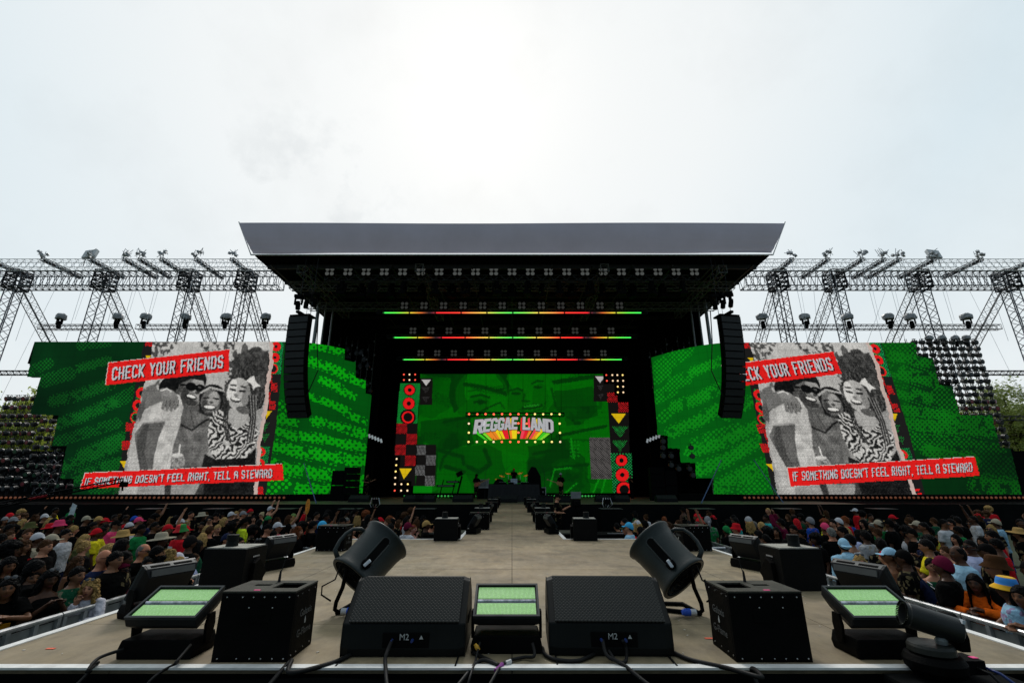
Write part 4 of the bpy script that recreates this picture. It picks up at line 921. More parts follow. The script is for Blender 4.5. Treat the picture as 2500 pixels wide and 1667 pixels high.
# dark vertical ladders of small fixtures in the wings
rr = random.Random(8)
for s in (-1, 1):
    for k in range(9):
        x = s * (11.6 + .45 * k); z0 = rr.uniform(7, 10); z1 = rr.uniform(13, 15)
        t = thing('wing_ladder', f'dark hanging light ladder in the {SIDEN[s]} wing of the stage', 'light ladder', (x, 36.8 - .1 * k, z0), 0, f'light ladders in the {SIDEN[s]} wing')
        mb = MB(); mb.bar((0, 0, 0), (0, 0, z1 - z0), .03); mb.build('pipe', mat('pipe_grey', (.09, .09, .09), .4, .4), t)
        mb = MB()
        for q in range(6): mb.box((rr.uniform(-.08, .08), -.06, (z1 - z0) * (q + .4) / 6), (.10, .1, .16))
        mb.build('fixture', mat('wing_fixture', (.12, .12, .11), .35, .3, noise=.9, scale=1.5), t)
# ================================================================== THE HANGING NAME SIGN
SG = dict(E=([(0, 0), (1, 0), (1, .34), (.37, .34), (.37, .64), (.86, .64), (.86, .96), (.37, .96), (.37, 1.26), (1, 1.26), (1, 1.6), (0, 1.6)],), L=([(0, 0), (1, 0), (1, .34), (.37, .34), (.37, 1.6), (0, 1.6)],),
    N=([(0, 0), (.34, 0), (.34, .8), (.66, 0), (1, 0), (1, 1.6), (.66, 1.6), (.66, .8), (.34, 1.6), (0, 1.6)],), D=([(0, 0), (.74, 0), (1, .26), (1, 1.34), (.74, 1.6), (0, 1.6)], [(.36, .33), (.36, 1.27), (.58, 1.27), (.64, 1.2), (.64, .4), (.58, .33)]),
    A=([(0, 0), (.35, 0), (.41, .33), (.59, .33), (.65, 0), (1, 0), (.7, 1.6), (.3, 1.6)], [(.45, .62), (.55, .62), (.5, 1.1)]), R=([(0, 0), (.36, 0), (.36, .58), (.42, .58), (.64, 0), (1, 0), (.78, .66), (1, .86), (1, 1.36), (.78, 1.6), (0, 1.6)], [(.36, .9), (.36, 1.28), (.6, 1.28), (.65, 1.22), (.65, .96), (.6, .9)]),
    G=([(.25, 0), (.78, 0), (1, .24), (1, .86), (.5, .86), (.5, .56), (.65, .56), (.65, .4), (.58, .33), (.43, .33), (.36, .4), (.36, 1.2), (.43, 1.27), (.58, 1.27), (.65, 1.2), (.65, 1.06), (1, 1.06), (1, 1.36), (.76, 1.6), (.25, 1.6), (0, 1.36), (0, .24)],))
def glyph(mb, loops, fn, d, mi=0):            # loops in glyph space; fn maps (x, y) -> Vector front point; extruded along +Y by d
    bm = bmesh.new(); es = []; 
    for lp in loops:
        vs = [bm.verts.new((x, y, 0)) for x, y in lp]; es += [bm.edges.new((vs[i], vs[(i + 1) % len(vs)])) for i in range(len(vs))]
    bmesh.ops.triangle_fill(bm, edges=es, use_beauty=True); bm.verts.index_update()
    P = [fn(v.co.x, v.co.y) for v in bm.verts]; fs = [tuple(v.index for v in f.verts) for f in bm.faces]; bm.free()
    n = len(P); mb.add(P + [p + Vector((0, d, 0)) for p in P], fs + [tuple(i + n for i in reversed(f)) for f in fs], mi)
    o = 0
    for lp in loops:
        m = len(lp); mb.add([P[o + i] for i in range(m)] + [P[o + i] + Vector((0, d, 0)) for i in range(m)], [(i, (i + 1) % m, (i + 1) % m + m, i + m) for i in range(m)], mi); o += m
DS = 40.0
sg = thing('hanging_sign', 'hanging REGGAE LAND sign of white block letters with coloured depth, framed by bulbs', 'sign', C3(1190, 480, DS))
SO = Vector(sg.location)
SW = mat('sign_white', (.62, .62, .64), .6, emit=(.62, .62, .65), estr=.55); SOUT = mat('sign_outline', (.05, .04, .045), .6)
LET = [('R', 903, 975, 421, 522), ('E', 972, 1022, 416, 512), ('G', 1022, 1072, 412, 505), ('G', 1074, 1122, 409, 499), ('A', 1120, 1172, 407, 496), ('E', 1173, 1217, 405, 493), ('L', 1252, 1306, 405, 497), ('A', 1306, 1362, 409, 501), ('N', 1362, 1414, 414, 507), ('D', 1416, 1474, 420, 516)]
VP = (1192, 690)
COLS = [(60, 200, 30), (245, 140, 30), (250, 150, 30), (240, 215, 20), (235, 30, 40), (245, 150, 40), (240, 225, 30), (245, 60, 80), (245, 140, 60), (235, 225, 40), (245, 150, 40), (90, 225, 40)]
cm = [mat('sign_side_%s' % n_, tuple(lin(c_)), .6, emit=tuple(lin(c_)), estr=.75) for n_, c_ in (('green', (60, 205, 40)), ('orange', (248, 140, 40)), ('yellow', (240, 218, 30)), ('red', (236, 32, 48)), ('pink', (246, 70, 90)), ('lime', (130, 225, 50)))]
ORD = [(0, 5), (1, 1), (1, 2), (2, 3), (3, 1), (2, 2), (4, 3), (1, 4), (1, 2), (0, 5)]
wht, outl = MB(), MB()
for k, (ch, x0, x1, yt, yb) in enumerate(LET):
    skew = (1188 - (x0 + x1) / 2) / 290 * 12
    def fn(u, v, dy=0, x0=x0, x1=x1, yt=yt, yb=yb, skew=skew, gx=0, dd=0):
        zx = x0 + (x1 - x0) * u + skew * (v / 1.6 - .5) * .9 + (6 if ch != 'A' else 0) * (v / 1.6 - .5)
        zy = yb + (yt - yb) * v / 1.6 + ((x0 + x1) / 2 - 1188) / 290 * 8 * (u - .5) * 1.0
        return C3(zx, zy, DS) - SO + Vector((0, dd, 0))
    glyph(wht, SG[ch], lambda u, v: fn(u, v), .08)
    big = [[((u - .5) * 1.13 + .5, (v - .8) * 1.09 + .8) for u, v in SG[ch][0]]]
    glyph(outl, big, lambda u, v: fn(u, v, dd=.10), .06)
    # receding coloured depth: from the letter's lower edge towards the common vanishing point (modelled leaning back)
    for h in range(2):
        u0, u1 = (.0, .5) if h == 0 else (.5, 1.0)
        if ch in 'RA' : u0, u1 = ((0, .38) if h == 0 else (.62, 1.0))
        A = fn(u0, 0); B = fn(u1, 0)
        def shr(zx, zy, f): return C3(zx + (VP[0] - zx) * f, zy + (VP[1] - zy) * f, DS) - SO
        za = (x0 + (x1 - x0) * u0, yb); zb = (x0 + (x1 - x0) * u1, yb)
        f = .27 + .05 * (1 - abs((x0 + x1) / 2 - 1188) / 290)
        A2, B2 = shr(*za, f), shr(*zb, f); up = Vector((0, 0, .22)); dy = Vector((0, .18, 0)); dz = Vector((0, .55, 0))
        vs = [A + up + dy, B + up + dy, B2 + dz, A2 + dz]; vs += [v + Vector((0, .06, 0)) for v in vs]
        side = MB(); side.add(vs, [(0, 3, 2, 1), (4, 5, 6, 7), (0, 1, 5, 4), (1, 2, 6, 5), (2, 3, 7, 6), (3, 0, 4, 7)]); side.build('letter_depth', cm[ORD[k][h]], sg)
    # side faces seen inside the letter gaps
    A = fn(1.0 if (x0 + x1) / 2 < 1188 else 0, 0); Bt = fn(1.0 if (x0 + x1) / 2 < 1188 else 0, 1.6); dx = Vector((.16 if (x0 + x1) / 2 < 1188 else -.16, .2, -.08))
    vs = [A, Bt, Bt + dx, A + dx]; vs += [v + Vector((0, .05, 0)) for v in vs]; side = MB(); side.add([v + Vector((0, .17, 0)) for v in vs], [(0, 3, 2, 1), (4, 5, 6, 7), (0, 1, 5, 4), (1, 2, 6, 5), (2, 3, 7, 6), (3, 0, 4, 7)])
    side.build('letter_depth', cm[ORD[k][1]], sg)
wht.build('lettering', SW, sg); outl.build('letter_outline', SOUT, sg)

mb = MB(); lattice(mb, C3(845, 388, DS + .6) - SO, C3(1550, 388, DS + .6) - SO, .3, .3, .6, .03, .02); mb.build('truss', BLKM, sg)
mb = MB()
for zx in (852, 990, 1148, 1255, 1415, 1530): mb.bar(C3(zx, 380, DS + .6) - SO, C3(zx, 40, DS + .6) - SO, .012)
for zx in (868, 925, 984, 1043, 1102, 1162, 1222, 1282, 1341, 1400, 1459, 1518): mb.bar(C3(zx, 395, DS + .5) - SO, C3(zx, 585, DS + .5) - SO, .022)
mb.build('hanger', BLKM, sg)
bulbs = [(868 + 59.1 * k, 385 if k % 2 else 384, BR_ if k < 8 else BY) for k in range(12)] + [(864 + 59.8 * k, 583, [BY, BW, BY, BW, BR_, BR_, BR_, BW, BY, BY, BY, BW][k]) for k in range(12)] + [(866, 452, BW), (866, 517, BY), (1518, 452, BY), (1520, 518, BY), (1222, 450, BR_), (1222, 516, BR_), (1282, 452, BR_)]
BRS = mat('bulb_red_bright', (1, .12, .06), .3, emit=(1, .10, .05), estr=2.2)
for zx, zy, m in bulbs:
    q = MB(); q.lathe([(.001, -.09), (.068, -.068), (.095, 0), (.068, .068), (.001, .09)], Matrix.Translation(C3(zx, zy, DS - .35) - SO), 10, cap=False); q.build('bulb', BRS if m is BR_ else m, sg, smooth=True)
# ================================================================== GEAR ON THE THRUST STAGE
GRILLE = None
def grille_material():
    m = bpy.data.materials.new('perforated_grille'); m.use_nodes = True; t = m.node_tree; L = t.links.new; b = t.nodes['Principled BSDF']
    co = t.nodes.new('ShaderNodeTexCoord'); v = t.nodes.new('ShaderNodeTexVoronoi'); v.inputs['Scale'].default_value = 58; v.inputs['Randomness'].default_value = 0.0
    mp = t.nodes.new('ShaderNodeMapping'); mp.inputs['Rotation'].default_value = (0, 0, R(45)); L(co.outputs['Object'], mp.inputs[0]); L(mp.outputs[0], v.inputs['Vector'])
    r = t.nodes.new('ShaderNodeMapRange'); r.inputs[1].default_value = .34; r.inputs[2].default_value = .46; L(v.outputs['Distance'], r.inputs[0])
    mx_ = t.nodes.new('ShaderNodeMix'); mx_.data_type = 'RGBA'; mx_.inputs[6].default_value = (.0015, .0015, .0015, 1); mx_.inputs[7].default_value = (.022, .025, .024, 1); b.inputs['Specular IOR Level'].default_value = .08; L(r.outputs[0], mx_.inputs[0])
    L(mx_.outputs[2], b.inputs['Base Color']); b.inputs['Roughness'].default_value = .5
    bp = t.nodes.new('ShaderNodeBump'); bp.inputs['Strength'].default_value = .6; bp.inputs['Distance'].default_value = .003; L(r.outputs[0], bp.inputs['Height']); L(bp.outputs[0], b.inputs['Normal'])
    return m
GRILLE = grille_material()
def text_part(body, size, m, parent, mtx, name='lettering', extrude=.0008, xs=1.0):
    cu = bpy.data.curves.new('t', 'FONT'); cu.body = body; cu.size = size; cu.align_x = 'CENTER'; cu.align_y = 'CENTER'; cu.extrude = extrude; cu.resolution_u = 2
    o = bpy.data.objects.new('t', cu); C.objects.link(o); dg = bpy.context.evaluated_depsgraph_get(); me = bpy.data.meshes.new_from_object(o.evaluated_get(dg))
    bpy.data.objects.remove(o); me.transform(mtx @ Matrix.Scale(xs, 4, (1, 0, 0))); me.materials.clear(); me.materials.append(m)
    r = bpy.data.objects.new(name, me); C.objects.link(r); r.parent = parent; return r
GREYINK = mat('grey_print', (.42, .43, .42), .6); FAINT = mat('faint_print', (.09, .095, .095), .6)
MY = Matrix.Rotation(R(90), 4, 'X')            # text plane facing -Y
# ---- floor wedges with M2 lettering
def wedge(name, label, p, rz, w=.80, sc=1.0, letter=True, group=None):
    t = thing(name, label, 'stage monitor', p, rz, group)
    h = w / 2
    prof = [(0, 0), (-.012, .05), (0, .185), (.27, .402), (.335, .412), (.48, .29), (.54, .10), (.54, 0)]
    mb = MB()
    def side(x): return [Vector((x, y, z)) for y, z in prof]
    n = len(prof); bulge = [.0, .018, .03, .0, .0, .0, 0, 0]
    V = []
    for x, f in ((-h, 1.0), (-h + .05, 0), (h - .05, 0), (h, 1.0)):
        for (y, z) in prof:
            cy, cz = .26, .17; k = .94 if f else 1.0
            V.append(Vector((x, cy + (y - cy) * k, cz + (z - cz) * k if z > .01 else 0.004)))
    fs = []
    for q in range(3):
        for i in range(n): fs.append((q * n + i, q * n + (i + 1) % n, (q + 1) * n + (i + 1) % n, (q + 1) * n + i))
    fs += [tuple(range(n)), tuple(range(4 * n - 1, 3 * n - 1, -1))]
    mb.add(V, [tuple(reversed(f)) for f in fs]); mb.build('cabinet', GUN, t, bevel=.008)
    # grille, a perforated steel sheet 3 mm proud with folded rim
    a = Vector((0, .0, .192)); b_ = Vector((0, .271, .408)); d = (b_ - a).normalized(); nn = Vector((0, -d.z, d.y)) if False else Vector((0, -d.z, d.y))
    gl = (b_ - a).length; g_ = MB(); gw = w - .085
    g_.box((0, 0, 0), (gw, gl, .012)); gm = g_.build('grille', GRILLE, t); ang = math.atan2(d.z, d.y)
    gm.matrix_local = Matrix.Translation((a + b_) / 2 + nn * .006) @ Matrix.Rotation(ang, 4, 'X')
    rim = MB()
    nt_ = 56
    for i in range(nt_): rim.box((-gw / 2 + (i + .5) * gw / nt_, gl / 2 + .004, .005), (gw / nt_ * .55, .012, .014))
    for i in range(30):
        for s_ in (-1, 1): rim.box((s_ * (gw / 2 + .003), -gl / 2 + (i + .5) * gl / 30, .006), (.010, gl / 30 * .55, .010))
    r_ = rim.build('grille_rim', GUN, t); r_.matrix_local = gm.matrix_local.copy()
    # handle recess on both sides
    for s_ in (-1, 1):
        mb = MB(); mb.box((s_ * (h - .001), .27, .17), (.012, .18, .05)); mb.build('handle_recess', BLKM, t, bevel=.004)
    if letter:
        mb = MB(); mb.box((.02, -.0075, .098), (.30, .012, .085)); mb.build('connector_plate', BLKM, t, bevel=.003)
        text_part('M2', .050, GREYINK, t, Matrix.Translation((.01, -.0155, .116)) @ MY, extrude=.0012)
        mb = MB(); mb.prism([(-.013, 0), (.013, 0), (0, .022)], .002, Matrix.Translation((.12, -.0145, .105)) @ MY); mb.build('warning_mark', GREYINK, t)
        for x in (-.065, .065 if rz > -.01 else .09):
            mb = MB(); mb.lathe([(.009, 0), (.009, .02), (.007, .035)], Matrix.Translation((x, -.014, .10)) @ MY, 12); mb.build('connector', mat('blue_connector', (.015, .035, .16), .4), t)
    t.scale = (sc,) * 3
    return t
WL = onz(981, 1604, DECK); WR = onz(1494, 1602, DECK)
wedge('stage_monitor', 'large black wedge monitor in front, to the left of the middle light panel', (WL.x, WL.y, DECK), 0)
wedge('stage_monitor', 'large black wedge monitor in front, to the right of the middle light panel', (WR.x, WR.y, DECK), R(-1.5))
# ---- LED strobe panels on yokes
def strobe_mat():
    m = bpy.data.materials.new('led_strobe_face'); m.use_nodes = True; t = m.node_tree; L = t.links.new; b = t.nodes['Principled BSDF']
    co = t.nodes.new('ShaderNodeTexCoord'); br = t.nodes.new('ShaderNodeTexBrick')
    br.offset = 0.0; br.inputs['Scale'].default_value = 1; br.inputs['Brick Width'].default_value = .009; br.inputs['Row Height'].default_value = .0105; br.inputs['Mortar Size'].default_value = .0018; br.inputs['Mortar Smooth'].default_value = .2
    br.inputs['Color1'].default_value = (.26, .56, .14, 1); br.inputs['Color2'].default_value = (.36, .66, .24, 1); br.inputs['Mortar'].default_value = (.10, .22, .09, 1)
    L(co.outputs['Object'], br.inputs['Vector']); L(br.outputs['Color'], b.inputs['Base Color']); b.inputs['Roughness'].default_value = .3
    L(br.outputs['Color'], b.inputs['Emission Color']); b.inputs['Emission Strength'].default_value = .50; m.cycles.emission_sampling = 'NONE'
    return m
STF = strobe_mat(); TUBEG = mat('strobe_tube_glass', (.5, .5, .56), .15, .4, noise=.5, scale=30)
def strobe(label, p, rz, tilt, lit=True, group=None, sc=1.0):
    t = thing('strobe_light', label, 'light panel', p, rz, group)
    mb = MB(); mb.prism([(-.225, 0), (.225, 0), (.235, .045), (.215, .105), (-.215, .105), (-.235, .045)], .24, Matrix.Translation((0, .15, 0)) @ MY); mb.build('base', BLK, t, bevel=.008)
    for s_ in (-1, 1):
        mb = MB(); mb.prism([(-.03, 0), (.03, 0), (.045, .10), (.03, .165), (-.035, .165), (-.05, .10)], .016, Matrix.Translation((s_ * .232 - .008, .05, .06)) @ Matrix.Rotation(R(90), 4, 'Z') @ MY); mb.build('yoke_arm', BLK, t, bevel=.003)
    hd = bpy.data.objects.new('head', None); 
    T = Matrix.Translation((0, .05, .255)) @ Matrix.Rotation(R(tilt), 4, 'X')
    mb = MB(); vs = []
    for z, w_, d_ in ((.028, .222, .148), (-.02, .222, .148), (-.075, .19, .10)): vs += [(-w_, -d_, z), (w_, -d_, z), (w_, d_, z), (-w_, d_, z)]
    mb.add(vs, [(0, 1, 2, 3)] + [(k * 4 + i, (k + 1) * 4 + i, (k + 1) * 4 + (i + 1) % 4, k * 4 + (i + 1) % 4) for k in range(2) for i in range(4)] + [(11, 10, 9, 8)])
    h = mb.build('lamp_head', mat('strobe_body', (.010, .011, .012), .5, spec=.12, bump=.1, bscale=60), t, bevel=.006); h.matrix_local = T
    mb = MB()
    for x0, x1, y0, y1 in ((-.222, .222, .134, .15), (-.222, .222, -.15, -.134), (-.222, -.208, -.134, .134), (.208, .222, -.134, .134)): mb.box(((x0 + x1) / 2, (y0 + y1) / 2, .036), (x1 - x0, y1 - y0, .018))
    f = mb.build('bezel', mat('strobe_bezel', (.014, .020, .023), .4, spec=.2), t); f.matrix_local = T
    if lit:
        for y0, y1 in ((.018, .122), (-.122, -.026)):
            mb = MB(); mb.box((0, (y0 + y1) / 2, .031), (.40, y1 - y0, .006)); q = mb.build('led_field', STF, t); q.matrix_local = T
        mb = MB(); mb.bar((-.2, -.004, .032), (.2, -.004, .032), .009, 8); q = mb.build('strobe_tube', TUBEG, t); q.matrix_local = T
        mb = MB(); mb.box((0, -.004, .0285), (.40, .042, .003)); q = mb.build('reflector', mat('strobe_reflector', (.30, .31, .33), .25, .6), t); q.matrix_local = T
    # finned back
    mb = MB(); mb.box((0, .1485, .004), (.40, .003, .046)); mb.box((0, .128, -.055), (.36, .05, .012), Euler((R(40), 0, 0)).to_matrix()); q = mb.build('end_plate', mat('paler_plate', (.055, .06, .058), .6, noise=.3), t); q.matrix_local = T  # end plate paler than the rest of the lamp head
    mb = MB()
    for s_ in (-1, 1): mb.box((s_ * .095, .151, .004), (.155, .004, .024))
    q = mb.build('vent', BLKM, t); q.matrix_local = T
    t.scale = (sc,) * 3
    return t
SP = onz(1236, 1600, DECK)
s_mid = strobe('glowing green light panel between the two large wedge monitors', (SP.x, SP.y + .12, DECK), 0, 29)
strobe('glowing green light panel at the front left of the deck', (-2.26, 3.42, DECK), R(0), 25, sc=1.03)
strobe('glowing green light panel at the front right, behind the moving head', (2.42, 3.42, DECK), R(0), 25, sc=1.03)
for p, rz, tl, lab in (((-3.08, 4.42), -112, 62, 'dark strobe panel turned away at the left edge, behind the front left panel'), ((3.12, 4.42), 112, 62, 'dark strobe panel turned away at the right edge, behind the front right panel'),
                   ((-3.16, 6.62), -112, 62, 'dark strobe panel on the left edge, midway along the deck'), ((3.18, 6.62), 112, 62, 'dark strobe panel on the right edge, midway along the deck'),
                   ((-.90, 11.1), -100, 58, 'dark strobe panel at the near left end of the runway'), ((.92, 11.1), 100, 58, 'dark strobe panel at the near right end of the runway'),
                   ((-.86, 17.4), -100, 58, 'dark strobe panel halfway along the left edge of the runway'), ((.88, 17.4), 100, 58, 'dark strobe panel halfway along the right edge of the runway')):
    strobe(lab, (p[0], p[1], DECK), R(rz), tl, lit=False)
# ---- flame effect boxes
def flame_box(label, p, rz, logo=True, mirror=1, sc=1.0):
    t = thing('flame_box', label, 'flame machine', p, rz); w, d, h = .475, .35, .385
    mb = MB()
    # open-topped carcass: walls and a top plate with two rectangular openings
    for x0, x1, y0, y1, z0, z1 in ((-w / 2, w / 2, 0, .018, 0, h), (-w / 2, w / 2, d - .018, d, 0, h), (-w / 2, -w / 2 + .018, .018, d - .018, 0, h), (w / 2 - .018, w / 2, .018, d - .018, 0, h), (-w / 2 + .018, w / 2 - .018, .018, d - .018, 0, .02)):
        mb.box(((x0 + x1) / 2, (y0 + y1) / 2, (z0 + z1) / 2), (x1 - x0, y1 - y0, z1 - z0))
    mb.build('carcass', BLK, t, bevel=.004)
    mb = MB(); tz = h + .004
    def pl(x0, x1, y0, y1): mb.box(((x0 + x1) / 2, (y0 + y1) / 2, tz), (x1 - x0, y1 - y0, .010))
    m_ = mirror
    def px2(a, b): return (a, b) if m_ > 0 else (-b, -a)
    for (a, b_), y0, y1 in (((-w / 2, w / 2), 0, .10), ((-w / 2, w / 2), .27, d), ((-w / 2, -.13), .10, .27), ((-.02, .03), .10, .27), ((.20, w / 2), .10, .27), ((-.13, -.02), .22, .27), ((-.13, -.02), .10, .17)):
        q = px2(a, b_); pl(q[0], q[1], y0, y1)
    mb.build('top_plate', mat('box_top_paint', (.045, .043, .034), .6, spec=.15, noise=.4, scale=9, bump=.2), t)
    mb = MB(); q = px2(.03, .20); mb.box(((q[0] + q[1]) / 2, .185, .30), (.168, .166, .01)); mb.build('burner_tray', BLKM, t)
    mb = MB()
    pts = [(x, -.001, h - .025) for x in (-.2, -.10, -.03, .04, .11, .2)] + [(x, -.001, .02) for x in (-.2, -.08, 0, .07, .14, .21)] + [(-.05, -.001, .30), (.10, -.001, .30)]
    for sx in (-1, 1): pts += [(sx * (w / 2 + .001), y, z) for y in (.03, .1, .2, .3) for z in (.03, h - .025)]
    for x, y, z in pts: mb.lathe([(.0045, -.002), (.0045, .003), (.001, .004)], Matrix.Translation((x, y, z)) @ (MY if abs(x) < w / 2 else Matrix.Rotation(R(90) * (1 if x > 0 else -1), 4, 'Y')), 8, cap=False)
    s_ = mb.build('screw', SILV, t)
    s_['kind'] = 'stuff'
    mb = MB(); mb.box((.03 * m_, -.002, .255), (.13, .006, .075)); mb.build('hatch', BLKM, t, bevel=.002)
    mb = MB(); mb.box((-m_ * .03, .03, tz + .006), (.04, .02, .003)); mb.build('tape_mark', PINK, t)
    if logo:
        Mx = Matrix.Translation((m_ * (w / 2 + .0015), .19, .24)) @ Matrix.Rotation(R(90) * m_, 4, 'Z') @ MY
        text_part('Galaxis', .062, FAINT, t, Mx); text_part('G-Flame', .062, FAINT, t, Matrix.Translation((0, 0, -.115)) @ Mx)
        mb = MB(); mb.prism([(-.008, 0), (.008, 0), (.010, .018), (0, .042), (-.010, .018)], .002, Matrix.Translation((0, 0, -.07)) @ Mx); mb.build('flame_mark', GREYINK, t)
    # antenna
    mb = MB(); ax = -m_ * .02; mb.tube([(ax, .30, h), (ax, .30, h + .01), (ax, .305, h + .075), (ax + m_ * .005, .31, h + .085), (ax + m_ * .03, .33, h + .26)], [.014, .011, .007, .003, .0025], 8); mb.build('antenna', RUB, t)
    t.scale = (sc,) * 3
    return t
flame_box('black flame box at the front left, beside the large left wedge monitor', (-1.63, 3.285, DECK), R(0), True, 1)
flame_box('black flame box at the front right, beside the large right wedge monitor', (1.63, 3.285, DECK), R(0), True, -1)
flame_box('black flame box at the back left edge of the deck behind the left blower', (-3.02, 8.2, DECK), R(-4), True, 1)
flame_box('black flame box at the back right edge of the deck behind the right blower', (3.08, 8.2, DECK), R(4), True, -1)
for p, m_, lab in (((-.80, 11.9), 1, 'black flame box first along the left edge of the runway'), ((.82, 11.9), -1, 'black flame box first along the right edge of the runway'), ((-.82, 19.1), 1, 'black flame box far along the left edge of the runway'), ((.84, 19.1), -1, 'black flame box far along the right edge of the runway'),
              ((-.86, 25.8), 1, 'black flame box at the far left end of the runway'), ((.88, 25.8), -1, 'black flame box at the far right end of the runway')): flame_box(lab, (p[0], p[1], DECK), R(0), True, m_)
# ---- confetti blower boxes with a puck on top
def puck_box(label, p, rz, yoke=1, fluted=False):
    t = thing('effects_box', label, 'effects machine', p, rz); w, d, h = .46, .40, .40
    mb = MB(); mb.prism([(-w / 2, 0), (w / 2, 0), (w / 2, h), (-w / 2, h)], d, Matrix.Translation((0, d, 0)) @ MY, 0); mb.build('cabinet', mat('box_black', (.005, .005, .005), .6, spec=.08, bump=.2, bscale=70), t, bevel=.006)
    mb = MB(); mb.box((0, d / 2, h + .004), (w - .03, d - .03, .012)); mb.build('top_plate', mat('paler_top', (.30, .29, .25), .7, noise=.4, scale=7), t)  # top plate much paler than the cabinet below it
    mb = MB(); mb.lathe([(.062, 0), (.056, .055), (.054, .058), (.060, .062), (.060, .115), (.055, .118)], Matrix.Translation((-.04 * yoke, .16, h + .01)), 20); mb.build('nozzle', GUN, t, smooth=False)
    mb = MB(); s_ = yoke * w / 2
    mb.prism([(.10, .0), (.26, .0), (.36, .10), (.30, .17), (.20, .26), (.12, .22)], .05, Matrix.Translation((s_ + (0 if yoke > 0 else -.05), 0, .03)) @ Matrix(((0, 0, 1, 0), (1, 0, 0, 0), (0, 1, 0, 0), (0, 0, 0, 1)))); mb.build('side_bracket', BLK, t, bevel=.004)
    for z, l_ in ((.31, .12), (.27, .06)):
        mb = MB(); mb.box((s_ * 1.004, .2, z), (.004, l_, .014)); mb.build('label_plate', mat('plate_grey', (.35, .34, .34), .5), t)
    return t
puck_box('black effects box with nozzle on the left edge, behind the dark left strobe', (-3.03, 5.25, DECK), R(-3), 1)
puck_box('black effects box with nozzle on the right edge, behind the dark right strobe', (3.05, 5.25, DECK), R(3), -1)
puck_box('black effects box with nozzle at the back left inner corner of the deck', (-1.30, 9.62, DECK), R(2), 1); puck_box('black effects box with nozzle at the back right inner corner of the deck', (1.44, 9.62, DECK), R(-3), -1)
puck_box('black effects box with nozzle on the left edge of the runway', (-.86, 13.9, DECK), 0, 1); puck_box('black effects box with nozzle on the right edge of the runway', (.88, 13.9, DECK), 0, -1)
puck_box('black effects box with nozzle on the far left edge of the runway', (-.88, 22.3, DECK), 0, 1); puck_box('black effects box with nozzle on the far right edge of the runway', (.90, 22.3, DECK), 0, -1)
